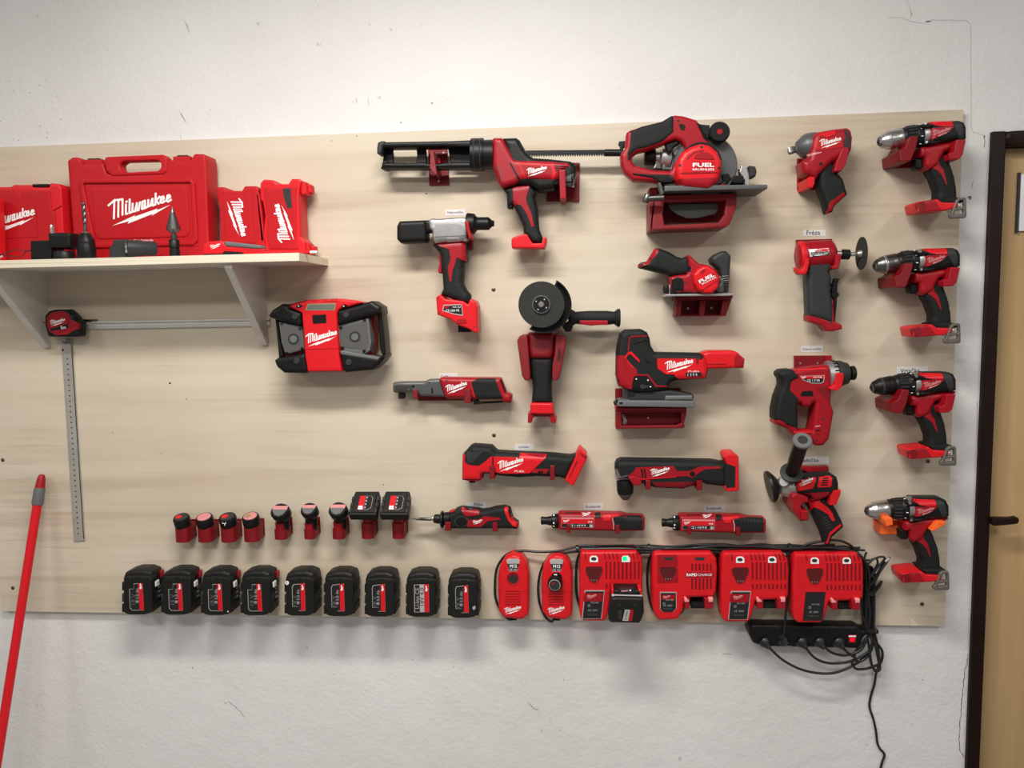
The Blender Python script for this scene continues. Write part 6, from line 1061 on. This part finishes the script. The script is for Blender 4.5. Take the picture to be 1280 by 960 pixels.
# ------------------------------------------------------------------ nine large battery packs in the bottom row
S2 = Z(370, 700, 5.333)
def pack(i, cx, by, kind, label, sticker=True):
    k = 1.0
    def q(*p): return [(cx + x, by + y) for x, y in p]
    t = thing('large_battery', label, 'battery', cx, by, 0, 'large batteries hung in the bottom row')
    b = puff(t, 'case', q((-18.5, -44), (-16, -51), (-6, -54), (8, -54), (17, -51), (19, -44), (19, -8), (17, -1.5), (10, 0), (-10, 0), (-16, -1.5), (-18.5, -8)), 14, 66, PACK, rad=3, rf=9, df=8, rb=3, md=66, g=6)
    f = puff(t, 'front_shell', q((-17.2, -42), (-15, -45.5), (-5, -47), (6, -47), (15.5, -45.5), (18, -42), (18.2, -4), (15, 0), (8, 1.5), (-9, 1.5), (-15, 0), (-17.4, -4)), 55, 76, PACK, rad=1.2, rf=2.5, df=2.5, md=76, g=6)
    for sx in (-1, 1):
        for y in (-40, -26, -13): puff(t, 'side_rib', q((sx * 15.2 + .5, y), (sx * 19.3 + .5, y + .5), (sx * 19.3 + .5, y + 11), (sx * 15.2 + .5, y + 11.5)), 18, 71, DGR if y == -26 else PACK, rad=.8, rf=3, md=68)
    for x in (-10, -5.5, 5, 9.5): puff(t, 'shoulder_notch', q((x, -46), (x + 2.2, -46), (x + 2.2, -43.4), (x, -43.4)), 70, 76.5, HOLE, rad=.3, rf=.3, md=76)
    puff(t, 'release_button', q((12, -50), (17, -48), (19, -40), (16, -40)), 16, 34, RED, rad=.8, rf=3, md=40)
    puff(t, 'release_button', q((-17, -49), (-12, -51), (-13, -44), (-17, -42)), 16, 30, RED, rad=.8, rf=3, md=40)
    if kind == 'A': out = q((-10, -31), (-4.5, -31), (-4.5, -37.5), (6.5, -38), (8.5, -4), (-6.5, -4), (-9.2, -7)); st = q((.8, -37.8), (6.2, -37.9), (8.3, -4.4), (3.2, -4.4))
    elif kind == 'B': out = q((-9.5, -35), (-8, -38), (6.5, -39.5), (7.5, -5), (-1.5, -5), (-1.5, -10), (-9, -10)); st = q((1, -39), (6.4, -39.2), (7.3, -5.4), (1.8, -5.4))
    else: out = q((-8.5, -39), (10, -39.5), (10.5, -4.5), (-8, -4.5)); st = q((4.5, -39.3), (9.8, -39.4), (10.3, -4.6), (5, -4.6))
    g1 = skin(f, 'label_border', out, GPR, e=.4, rad=0); cxx = sum(p[0] for p in out) / len(out); cyy = sum(p[1] for p in out) / len(out)
    g2 = skin(g1, 'label_face', [(cxx + (x - cxx) * .91, cyy + (y - cyy) * .965) for x, y in out], LBL, e=.3, rad=0); g3 = skin(g2, 'red_stripe', st, REDB, e=.3, rad=0)
    mx_ = sum(p[0] for p in st) / 4; logo(g3, mx_ - .1, by - 34, 7, 82, e=.3, bold=70)
    if kind == 'C':
        g4 = skin(g2, 'grey_stripe', q((-1.5, -38.8), (4, -39), (4.6, -5), (-1, -5)), GPR, e=.3, rad=0); text(g4, '18V 4.0', cx + 1.2, by - 24, 22, 90, m=INK, e=.3); text(g2, 'Li-Ion CE', cx - 4.5, by - 22, 26, 90, m=GPR, e=.4)
    else:
        xo = -.3 if kind == 'A' else -2.2
        text(g2, '5.0 Ah', cx + xo + .4, by - 25, 13, 90, m=GPR, e=.4); skin(g2, 'round_mark', circ(cx + xo + .3, by - 15, 1.7, 12), GPR, e=.35, rad=0); skin(g2, 'round_mark_centre', circ(cx + xo + .3, by - 15, .8, 10), LBL, e=.6, rad=0); text(g2, '18 V', cx + xo - 4.2, by - 18, 13, 90, m=GRY, e=.4)
    sdx = f.parent
    if sticker:                                       # white sticker on the flank that faces the camera
        a = P(cx + 20.1, by - 37, .0675); box(t, 'red_latch', (a.x - .004, -.030, a.z + .004), (a.x + .0012, -.015, a.z + .022), RED, .8)
        box(t, 'flank_sticker', (a.x - .0003, -.060, a.z - .010), (a.x + .0030, -.044, a.z + .004), WHT, .3); box(t, 'sticker_centre', (a.x + .001, -.055, a.z - .005), (a.x + .0033, -.049, a.z - .001), GPR, .2)
        for k_ in range(3): box(t, 'flank_print', (a.x - .0003, -.046 , a.z - .020 - k_ * .012), (a.x + .0014, -.036, a.z - .014 - k_ * .012), GRY, .2)
    return t, f
rows = [(171.6, 767, 'A', 'large black battery pack at the left end of the bottom row'), (220.5, 767.3, 'A', 'second large black battery pack from the left in the bottom row'), (270, 767.8, 'A', 'third large black battery pack from the left, pale speck at lower right'), (319.5, 768, 'A', 'fourth large black battery pack from the left in the bottom row'),
        (374.5, 768.5, 'B', 'fifth large black battery pack from the left, white dot at upper left'), (423.5, 769, 'B', 'sixth large black battery pack from the left in the bottom row'), (474.5, 769.5, 'B', 'third large black battery pack from the right in the bottom row'), (526, 769.8, 'C', 'large dusty battery pack with grey and red label stripes, second from right'), (578.5, 771, 'B', 'large dusty battery pack with white scuff, right end of the bottom row')]
for i, (x, y, k, l) in enumerate(rows):
    t, f = pack(i, x, y, k, l, i < 4)
    if i == 2: dot(f, 'speck', x + 15, y - 3.5, .8, WHT, parent=t)
    if i == 4: dot(f, 'white_dot', x - 15.5, y - 40, 2.4, WHT, parent=t, e=2); dot(f, 'dot_centre', x - 15.7, y - 40.2, 1.1, GPR, parent=t, e=2.4)
    if i == 8: skin(f, 'scuff', [(x + 12, y - 12), (x + 15, y - 14), (x + 16.2, y - 11), (x + 14, y - 8.5), (x + 12.5, y - 9.5)], GPR, e=.3, rad=.3, parent=t)

# ------------------------------------------------------------------ chargers
e_ = Z(610, 675, 6.4)
cords = []
def small_charger(dx, dy, label, loaded):
    S = Z(610 + dx, 675 + dy, 6.4)
    t = thing('battery_charger', label, 'charger', 642 + dx, 773, 0, 'small upright chargers')
    b = puff(t, 'housing', S((82, 300), (95, 205), (140, 135), (200, 107), (265, 120), (310, 175), (330, 270), (326, 590), (300, 610), (270, 628), (130, 612), (86, 560)), 4, 52, REDB, rad=5, rf=9, df=9, rb=4, md=40, g=5)
    tp = skin(b, 'top_label', S((148, 158), (172, 148), (235, 148), (256, 160), (235, 250), (168, 250)), GPR, e=.6, rad=.3); skin(tp, 'top_label_face', S((153, 190), (250, 190), (233, 246), (170, 246)), DGR, e=.3, rad=0); text(tp, 'M12', *S.p(203, 208), 9, 0, e=.7, bold=.03); text(tp, 'CE 12V', *S.p(203, 236), 9, 0, e=.7)
    rg_ = skin(b, 'well_rim', circ(*S.p(203, 305), 8.9, 28, ry=8.9), REDB, e=1.6, rad=0); skin(b, 'well', circ(*S.p(200, 303), 7.4, 24, ry=7.4), DRED if not loaded else BLK, e=1.75, rad=0)
    if loaded:
        c = P(*S.p(195, 320), .045); d_ = Vector((-.06, -1, -.05)).normalized()
        lathe(t, 'inserted_battery', c, c + d_ * .030, [(0, 18), (.85, 18.2), (1, 16.5)], BLK, 28); lathe(t, 'battery_face', c + d_ * .030, c + d_ * .0308, [(0, 14.5), (1, 14.3)], GPR, 24); lathe(t, 'battery_face_centre', c + d_ * .0306, c + d_ * .0312, [(0, 13), (1, 13)], DGR, 24)
        u = c + d_ * .0312 + Vector((-.003, 0, .004)); lathe(t, 'red_mark', u, u + d_ * .0004, [(0, 4), (1, 4)], RED, 10); box(t, 'white_mark', (c.x - .004, c.y - .012, c.z + .0155), (c.x + .004, c.y - .005, c.z + .0192), WHT, .3)
    else: skin(b, 'well_floor', circ(*S.p(203, 312), 5.4, 20), HOLE, e=1.8, rad=0)
    for y in range(6): skin(b, 'vent_rib', S((140 - y, 408 + y * 21), (255 + y, 408 + y * 21), (255 + y, 413 + y * 21), (140 - y, 413 + y * 21)), DRED, e=.6, rad=0)
    for p_ in (((95, 320), (110, 320), (122, 400), (80, 415)), ((300, 320), (318, 318), (320, 410), (275, 410))): skin(b, 'side_facet', S(*p_), REDB, e=1.2, rad=.3)
    logo(b, *S.p(197, 562), 21, 0, e=.5); puff(t, 'cord_boot', S((170, 622), (235, 622), (230, 640), (178, 640)), 14, 34, BLK, rad=.5, rf=2, md=30)
    return t
c1 = small_charger(0, 0, 'small upright red charger with an empty round well', False); c2 = small_charger(54.2, .3, 'small upright red charger with a black battery in its well', True)
def dual(dx, dy, label, rapid=False, darklabel=False, green=False, ix=0.0):
    S0 = Z(800 + dx, 675 + dy, 6.4); S = Z(800 + dx + ix, 675 + dy, 6.4)
    t = thing('battery_charger', label, 'charger', 930 + dx, 775, 0, 'wide two-bay chargers')
    if rapid:
        out = ((675, 95), (1125, 92), (1170, 145), (1178, 230), (1168, 410), (1150, 452), (935, 455), (915, 500), (905, 560), (860, 632), (715, 640), (675, 600), (655, 520), (655, 300), (660, 120)); b = puff(t, 'housing', S(*out), 3, 64, REDB, rad=3, rf=7, df=8, rb=3, md=58, g=6)
        skin(b, 'left_bay_panel', S((700, 120), (860, 120), (865, 340), (700, 345)), RED, e=.7, rad=1.5)
        for x in (790, 1037): skin(b, 'lamp_recess', S((x - 40, 138), (x + 40, 138), (x + 35, 162), (x - 35, 162)), DGR, e=.8, rad=.4)
        for k in range(6):
            x = 970 + k * 30; skin(b, 'vent_slot', S((x, 190), (x + 14, 190), (x + 14, 245), (x, 245)), DRED, e=.5, rad=.2); skin(b, 'vent_slot', S((x, 305), (x + 14, 305), (x + 14, 395), (x, 395)), DRED, e=.5, rad=.2)
        nm = skin(b, 'name_band', S((925, 258), (1150, 256), (1150, 296), (925, 296)), RED, e=1, rad=.2); text(nm, 'RAPID', *S.p(975, 278), 13.5, 0, e=.3, bold=.03); text(nm, 'CHARGE', *S.p(1082, 278), 17, 0, e=.3)
        hole = S((715, 222), (730, 212), (840, 212), (855, 225), (850, 262), (815, 320), (785, 335), (755, 320), (718, 260)); lab = S((720, 415), (852, 415), (852, 545), (825, 575), (745, 575), (720, 555)); xr_ = 905
    else:
        out = ((665, 96), (1135, 92), (1182, 150), (1190, 230), (1186, 440), (1165, 472), (930, 478), (905, 560), (880, 636), (855, 652), (685, 652), (655, 625), (645, 560), (645, 300), (652, 130)); b = puff(t, 'housing', S0(*[(x + ix * 6.4 * (x - 645) / 545, y) for x, y in out]), 3, 64, REDB, rad=2, rf=7, df=8, rb=3, md=58, g=6)
        for k in range(9):
            x = 893 + k * 32.5; skin(b, 'vent_slot', S((x, 178), (x + 15, 178), (x + 15, 318), (x, 318)), CASE if False else RED, e=.5, rad=.2); skin(b, 'vent_slot_dark', S((x + 3, 180), (x + 11, 180), (x + 11, 315), (x + 3, 315)), DRED, e=.6, rad=.2); skin(b, 'vent_slot', S((x + 3, 352), (x + 15, 352), (x + 15, 392), (x + 3, 392)), DRED, e=.5, rad=.2)
            if k not in (4, 5): skin(b, 'top_slot', S((x - 14, 108), (x - 4, 108), (x + 8, 160), (x - 2, 160)), DRED, e=.5, rad=.1)
        skin(b, 'top_slot', S((725, 108), (735, 108), (742, 160), (732, 160)), DRED, e=.5, rad=.1)
        for j, x in enumerate((800, 1056)):
            w_ = skin(b, 'lamp_window', S((x - 32, 145), (x - 18, 132), (x + 20, 132), (x + 34, 148), (x + 34, 182), (x - 32, 182)), WHT, e=1.0, rad=.5); skin(w_, 'lamp', circ(*S.p(x, 157), 3.4, 14, ry=2.2) if not (green and j) else circ(*S.p(x - 8, 155), 3.1, 14), GRN if (green and j) else DGR, e=.4, rad=0)
        hole = S((735, 228), (752, 218), (855, 218), (870, 232), (866, 268), (835, 335), (800, 352), (770, 335), (738, 270)); lab = S((728, 408), (888, 408), (862, 636), (705, 636)); xr_ = 930
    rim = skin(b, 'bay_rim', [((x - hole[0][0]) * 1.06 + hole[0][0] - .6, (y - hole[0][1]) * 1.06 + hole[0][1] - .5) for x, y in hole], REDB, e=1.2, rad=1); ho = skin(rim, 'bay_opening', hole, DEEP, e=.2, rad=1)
    hx = sum(p[0] for p in hole) / 9; hy_ = max(p[1] for p in hole)
    for x in (-3.2, 0, 3.2): skin(ho, 'contact', rect(hx + x - .6, hy_ - 4.6, hx + x + .6, hy_ - 2.8), SCR, e=.4, rad=0)
    lo = skin(b, 'label_border', lab, GPR if not darklabel else LBL, e=.6, rad=.2); cxx = sum(p[0] for p in lab) / len(lab); cyy = sum(p[1] for p in lab) / len(lab)
    lf = skin(lo, 'label_face', [(cxx + (x - cxx) * .93, cyy + (y - cyy) * .95 + (.6 if not darklabel else 0)) for x, y in lab], LBL, e=.25, rad=.2)
    y0 = min(p[1] for p in lab); wd_ = (max(p[0] for p in lab) - min(p[0] for p in lab)) * .8
    if not darklabel:
        rdp = skin(lf, 'label_red', [(cxx - wd_ * .52 + 1, y0 + 3.6), (cxx + wd_ * .52 + .6, y0 + 3.6), (cxx + wd_ * .5, y0 + 14 * (.7 if rapid else 1)), (cxx - wd_ * .55, y0 + 14 * (.7 if rapid else 1))], RED, e=.25, rad=0); logo(rdp, cxx - 2, y0 + (6.5 if rapid else 8), 9 if rapid else 12, 0, m=PNK, e=.3, bold=60)
    text(lf, 'M12-18C', cxx + 2, y0 + (10 if rapid else 15.4), 10, 0, m=GPR, e=.6); text(lf, 'CE  230V', cxx - .5, y0 + (17 if rapid else 25), 12, 0, m=GPR, e=.5); text(lf, 'FR 6A 12/18', cxx - 1, y0 + (21 if rapid else 30), 12, 0, m=GRY, e=.5); skin(lf, 'label_icon', rect(cxx - 7, y0 + (13 if rapid else 17.5), cxx - 3.6, y0 + (15.8 if rapid else 21)), GRY, e=.4, rad=0)
    puff(t, 'shaded_lower_slope', S((xr_ - 20, 440), (1185 if not rapid else 1165, 436), (1172 if not rapid else 1150, 478 if not rapid else 458), (xr_ + 5, 484 if not rapid else 462)), 30, 60, RED, rad=.6, rf=5, md=58)  # darker red puts the shade of the lower slope into its colour
    dxr, dyr = (-65, -8) if not rapid else (-60, -14)
    dxr = 0 if not rapid else -18; 
    for (xa, xb) in ((935, 988), (1095, 1165)):
        if rapid: xa, xb = xa - 572 / 1 + 0 + 4 if False else xa - 20, xb - 30 + (12 if xa > 1000 else 0)
        puff(t, 'rail', S((xa, 466), (xb, 470), (xb - 4, 548), (xa + 6, 552)), 10, 74, RED, rad=.4, rf=2, md=72)
        hl_ = (xa + 2, xa + 38) if xa < 1000 else (xb - 38, xb - 2); puff(t, 'rail_highlight', S((hl_[0], 468), (hl_[0] + 12 if xa < 1000 else hl_[1] - 12, 466), (hl_[1], 484 if xa < 1000 else 466), (hl_[1], 496), (hl_[0], 496)), 64, 76, mat('rail_highlight_pink', (0.85, 0.30, 0.30), .3) if 'rail_highlight_pink' not in MATS else MATS['rail_highlight_pink'], rad=.3, rf=1.5, md=75)  # pale pink pieces paint the highlight along the rail edges
    puff(t, 'contact_block', S((985 + dxr, 488), (1098 + dxr, 488), (1095 + dxr, 546), (988 + dxr, 546)), 8, 50, BLK, rad=.4, rf=2, md=48)
    for k in range(4): puff(t, 'contact_slot', S((1003 + dxr + k * 22, 506), (1010 + dxr + k * 22, 506), (1010 + dxr + k * 22, 530), (1003 + dxr + k * 22, 530)), 48, 50.6, DGR, rad=.1, rf=.3, md=50)
    return t, b
c3, b3 = dual(-176.8, -1, 'wide red charger with green lamp lit, holding a big black battery', green=True, ix=-6)
c4, b4 = dual(-87.5, 0, 'wide red rapid charger with chamfered lower corners, no battery', rapid=True)
c5, b5 = dual(0, 0, 'wide red charger with pale-bordered label, between rapid charger and last charger')
c6, b6 = dual(89.6, 1.2, 'wide red charger with plain black label, rightmost above the power strip', darklabel=True, ix=3.6)
# battery in the first wide charger
t = thing('large_battery', 'large black battery pack pushed into the charger with the green lamp', 'battery', 782, 778, 0)
g_ = Z(700, 735, 11.636)
b = puff(t, 'case', g_((745, 140), (800, 125), (1190, 135), (1215, 170), (1220, 360), (1180, 470), (1150, 505), (740, 495), (705, 460), (725, 300), (735, 180)), 60, 128, PACK, rad=2, rf=6, df=6, rb=4, md=122, g=6)
skin(b, 'front_panel', g_((760, 290), (1195, 290), (1175, 455), (1145, 488), (750, 480), (722, 450)), PACK, e=2, rad=1); lb2 = skin(b, 'grey_stripe', g_((945, 310), (1020, 312), (990, 475), (908, 470)), GPR, e=2.4, rad=0); text(lb2, '5.0Ah', *g_.p(965, 395), 11, 80, m=INK, e=.3); skin(b, 'red_stripe', g_((1020, 308), (1070, 308), (1050, 475), (992, 475)), RED, e=2.5, rad=0); skin(b, 'print_patch', g_((850, 320), (905, 320), (890, 450), (845, 450)), DGR, e=2.4, rad=0)
for x in (860, 1095): dot(b, 'recess', *g_.p(x, 245), 1.4, HOLE, parent=t)
puff(t, 'slide_head', g_((760, 95), (790, 10), (1150, 15), (1200, 130), (1190, 160), (760, 150)), 40, 110, BLK, rad=1, rf=5, md=100); puff(t, 'chrome_edge', g_((755, 100), (1195, 110), (1200, 145), (750, 135)), 90, 116, GPR, rad=.5, rf=3, md=114)
ti = puff(t, 'indicator_plate', g_((848, 10), (1075, 10), (1095, 85), (850, 85)), 96, 112, LBL, rad=.4, rf=1, md=111); skin(ti, 'red_mark', g_((890, 35), (990, 30), (990, 50), (890, 55)), PNK, e=.3, rad=0); dot(ti, 'gauge_button', *g_.p(1022, 35), 1.2, WHT)
for x0, x1 in ((745, 790), (1135, 1195)): puff(t, 'release_button', g_((x0, 10), (x1 - 10, 0), (x1, 100), (x0 + 5, 95)), 70, 108, REDB, rad=.5, rf=3, md=100)

# ------------------------------------------------------------------ power strip, cords and cable ties
p_ = Z(930, 760, 6.737)
t = thing('power_strip', 'black five-socket power strip with lit red switch below the board edge', 'power strip', 1010, 812, -18)
b = puff(t, 'body', p_((38, 170, 6), (48, 128, 6), (940, 140), (985, 170), (1130, 178), (1132, 210), (1000, 225), (975, 300), (950, 332), (860, 330), (840, 322), (700, 328), (680, 322), (400, 320), (370, 312), (330, 320), (140, 312), (70, 285), (38, 210)), -18, 36, BLK, rad=5, rf=8, df=8, rb=2, md=26, g=6)
for k in range(5):
    x, y = (175, 322, 470, 622, 775)[k], (262, 250, 258, 262, 262)[k]; so = skin(b, 'socket', circ(*p_.p(x - 12, y - 30), 8.6, 24), BLK, e=1.4, rad=0, g=6)
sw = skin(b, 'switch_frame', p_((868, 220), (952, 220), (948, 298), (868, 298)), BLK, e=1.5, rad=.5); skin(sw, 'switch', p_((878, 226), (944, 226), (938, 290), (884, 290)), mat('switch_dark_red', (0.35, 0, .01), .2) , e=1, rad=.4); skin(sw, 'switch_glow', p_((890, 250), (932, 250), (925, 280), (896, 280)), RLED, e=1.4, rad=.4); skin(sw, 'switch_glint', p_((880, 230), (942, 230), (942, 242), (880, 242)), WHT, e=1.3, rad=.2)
strip = t
def px(pts): return [P(x, y, d / 1000) for x, y, d in pts]
rnd = random.Random(3)
def run(x0, lane):
    """along the top of the chargers to the right and down the bundle"""
    y = (683.5, 687, 690, 685, 688.5, 686)[lane]; d = (30, 38, 26, 46, 34, 52)[lane]; pts = []; x = x0
    while x < 1066: pts.append((x, y + rnd.uniform(-1.8, 1.8) + (1.6 if x < 720 else 0) - (4 * math.sin((x - 720) / 360 * math.pi) * .25 if x > 720 else 0), d)); x += 30
    ex = (1080, 1084, 1088, 1082, 1090, 1086)[lane]
    pts += [(1066 + lane, y + 5, d), (1078 + lane, y + 18, d), (ex + 1, 722, d * .8), (ex, 745, d * .7 - 4), (ex - 1 + lane * .5, 768, d * .6 + 6), (ex + .5, 788, d * .5 + 8)]
    return pts
L1 = [(642, 773.5, 24), (636, 774, 22), (627, 765, 16), (620, 750, 12), (618.5, 735, 12), (620.5, 712, 14), (630, 696, 16), (641, 690.5, 18), (655, 688.5, 20), (676, 690, 24), (700, 688.5, 30)] + run(726, 0)
L2 = [(693, 773, 24), (689, 777, 22), (681, 770, 16), (674, 752, 14), (673, 728, 14), (679, 706, 16), (689, 696, 20), (700, 692, 26)] + run(730, 1)
L3 = [(729, 768, 10), (724, 755, 12), (720.5, 740, 12), (720, 715, 14), (722, 698, 18), (728, 690, 24)] + run(744, 2)
L4 = [(848, 758, 10), (854, 752, 10), (852, 765, 8), (835, 771, 6), (819, 765, 10), (812, 750, 12), (809, 725, 12), (811, 700, 16), (818, 690, 24)] + run(830, 3)
L5 = [(905, 770, 8), (900, 758, 12), (896, 738, 12), (895, 708, 14), (898, 693, 22)] + run(915, 4)
L6 = [(992, 772, 8), (986, 758, 10), (983.5, 738, 12), (984, 706, 14), (988, 692, 22), (1005, 682, 30), (1030, 676, 38), (1048, 675.5, 40), (1062, 681, 40), (1072, 690, 40)] + run(1100, 5)[0:]
tails = {0: [(1092, 800, 22), (1080, 822, 26), (1058, 836, 30), (1035, 842, 34), (1005, 838, 36), (980, 826, 40), (962, 810, 44), (956.5, 803, 42)],
         1: [(1090, 802, 26), (1085, 815, 30), (1062, 827, 34), (1036, 829, 38), (1018, 822, 42), (1006, 808, 46), (1002.5, 803, 42)],
         2: [(1091, 806, 30), (1083, 822, 30), (1072, 827, 30), (1068, 818, 32), (1076, 806, 36), (1084, 797, 40), (1076, 812, 40), (1058, 819, 40), (1040, 816, 44), (1028, 806, 46), (1024, 803, 42)],
         3: [(1097, 805, 20), (1103, 815, 20), (1101, 828, 20), (1092, 833, 22), (1082, 836, 26), (1070, 836, 30), (1065, 828, 34), (1070, 824, 38), (1060, 816, 42), (1051, 807, 46), (1048, 803, 42)],
         4: [(1094, 805, 30), (1098, 825, 30), (1100, 836, 30), (1094, 839, 30), (1089, 828, 32), (1086, 808, 34), (1084, 795, 36)],
         5: [(1090, 802, 34), (1087, 816, 34), (1090, 832, 34), (1096, 838, 34), (1100, 828, 34), (1096, 812, 32), (1092, 798, 30)]}
cl = ('curling round the left small upright charger', 'curling round the small charger that holds a battery', 'dropping left of the green-lamp charger', 'looping round the left side of the rapid charger', 'dropping between rapid charger and pale-label charger', 'dropping left of the rightmost wide charger')
for i, L in enumerate((L1, L2, L3, L4, L5, L6)): tag(tube(None, 'charger_cord', px(L + tails[i]), 3.2, CORD, seg=7, n=4), 'black charger cord ' + cl[i], 'cable', 'black charger cords')
slack = thing('cord_slack', 'thick bundle of slack black cord lying along the tops of the wide chargers', 'cable', 900, 690, 30)
for k in range(5):
    yy = 681.8 + k * 1.9; dd_ = (24, 34, 44, 30, 40)[k]; xs_ = [724 + k * 3 + j * 29 for j in range(12 + k % 2)]; tube(slack, 'cord_strand', px([(x, yy + rnd.uniform(-1.6, 1.6) + (1.2 if j % 3 == 0 else 0), dd_ + rnd.uniform(-4, 4)) for j, x in enumerate(xs_)]), 3.0, CORD, seg=6, n=4)
for k in range(6):
    x_ = 1079.5 + k * 2.5; tube(slack, 'cord_strand', px([(1062 + k, 686 + k, 34), (1073 + k, 694 + k * 2, 34), (x_ + rnd.uniform(-1, 1), 712, 26 + 4 * (k % 3)), (x_ + rnd.uniform(-1, 1), 738, 22 + 5 * (k % 3)), (x_ + rnd.uniform(-1, 1), 765, 22 + 5 * (k % 3)), (x_, 790, 26 + 4 * (k % 3))]), 3.0, CORD, seg=6, n=4)
tag(tube(None, 'plug_cord', px([(983, 690, 50), (986, 705, 48), (984.5, 740, 44), (982, 770, 44), (979.5, 797, 46)]), 2.8, CORD), 'black cord hanging straight down into the second socket of the power strip', 'cable')
for k, (x, y) in enumerate(((956, 802), (979, 799), (1002, 802), (1024, 802), (1048, 802))):
    a = P(x, y, .034); dv = Vector((.35 if k != 1 else 0, -.8, -.5 if k != 1 else .3)).normalized(); lathe(strip, 'plug', a, a + dv * .020, [(0, 16), (.3, 15), (.6, 9), (1, 5)], CORD, 18)
# mains cord of the strip runs down the wall
tube(strip, 'mains_cord', px([(1093, 790, 30), (1098, 812, 16), (1099, 826, 4), (1095, 842, -8), (1093, 855, -13), (1088, 872, -14), (1087, 884, -14), (1092, 900, -14), (1095, 915, -14), (1096.5, 928, -14), (1100, 936, -14), (1105.5, 943, -14), (1102, 955, -14), (1099, 972, -14), (1100, 1000, -13)]), 3.0, CORD)
# loose loops above the bundle
loops = thing('cable_coil', 'loose black cord loops sticking out at the upper right of the cable bundle', 'cable', 1095, 740, 20)
for k, q in enumerate(([(1086, 735, 40), (1094, 722, 44), (1102, 708, 48), (1108, 700, 50), (1112, 697, 50), (1109, 702, 52), (1100, 715, 52), (1092, 730, 46)], [(1082, 700, 40), (1088, 700, 46), (1095, 698, 48), (1097, 704, 48), (1092, 714, 46), (1086, 724, 44)], [(1084, 706, 50), (1092, 699, 52), (1101, 696, 52), (1106, 698, 52), (1098, 708, 50), (1090, 720, 48)], [(1086, 742, 30), (1094, 736, 34), (1099, 730, 40), (1102, 726, 42), (1100, 732, 42), (1094, 740, 38)], [(1083, 690, 30), (1080, 702, 34), (1086, 716, 40), (1095, 722, 44), (1101, 710, 48)], [(1079, 730, 30), (1077, 750, 34), (1078, 768, 34), (1082, 780, 34), (1085, 790, 34)], [(1086, 730, 20), (1093, 745, 24), (1091, 770, 26), (1094, 790, 26)])): tube(loops, 'cord_loop', px(q), 2.7, CORD, n=4)
rod(loops, 'cord_end', P(1107, 702, .052), P(1112, 697.5, .055), 3.2, GPR)
for i, (x, y, d, r_, l, vert) in enumerate(((721.5, 686, 32, 9, 'black cable tie at the left end of the cable run', 0), (811, 685, 34, 10, 'black cable tie over the cable run above the rapid charger', 0), (894, 686, 34, 11, 'black cable tie between the two middle wide chargers', 0), (987, 685, 34, 11, 'black cable tie left of the rightmost charger', 0), (1087, 741, 30, 13, 'black cable tie halfway down the cable bundle', 1), (1088, 787, 32, 13, 'black cable tie at the right end of the power strip', 1))):
    c = P(x, y, d / 1000); ax_ = Vector((0, 0, 1)) if vert else Vector((1, 0, 0)); tt = lathe(None, 'cable_tie', c - ax_ * .0035, c + ax_ * .0035, [(0, r_), (.1, r_ + 1), (.9, r_ + 1), (1, r_)], CORD, 20, flat=1.0); tag(tt, l, 'cable tie', 'black cable ties along the cable run')

# ------------------------------------------------------------------ paper name labels on the board
def note(s, x0, y0, x1, y1, tx, ty, tw, label, ang=1.5, hgt=None, bold=.01):
    t = thing('name_label', label, 'label', (x0 + x1) / 2, y1, 0, 'printed paper labels')
    b = puff(t, 'paper', [(x0, y0 + .3), (x1, y0 - .1), (x1, y1 - .1), (x0, y1 + .3)], .1, .6, PAP, rad=.3, rf=.1, md=0); text(b, s, tx, ty, tw, ang, m=INK, e=.15, bold=bold, hgt=hgt)
note('Nejtovačka', 557, 262, 581.5, 269, 569, 265.6, 20, 'white name label above the silver rivet tool')
note('Gola', 549, 466.5, 572, 476, 555.5, 470.6, 10, 'white name label half hidden behind the ratchet')
note('Vyřezka', 643.5, 555, 667.5, 562.5, 654.3, 559, 13, 'white name label above the oscillating multi-tool')
note('Pájka', 583, 628, 607.5, 637, 598, 631, 11, 'white name label above the soldering iron')
note('Šroubovák', 730, 629, 753.5, 637, 741.5, 632.8, 19, 'white name label above the left straight screwdriver')
note('Šroubovák', 880, 631.5, 906, 639.5, 892.3, 634.8, 19, 'white name label above the right straight screwdriver')
note('Fréza', 1004.5, 287.5, 1032, 295, 1016.6, 290.8, 17, 'white name label above the die grinder')
note('Úhlová vrtačka', 1001.5, 432, 1028.5, 440, 1015, 436, 23.5, 'white name label above the loop-handled driver')
note('Leštička', 999, 570.5, 1036, 580, 1012.5, 575.3, 21.5, 'white name label partly hidden above the polisher')
note('Vrtačka', 1121, 458.5, 1160, 469, 1137.5, 463, 24.5, 'white name label partly hidden behind the third drill')
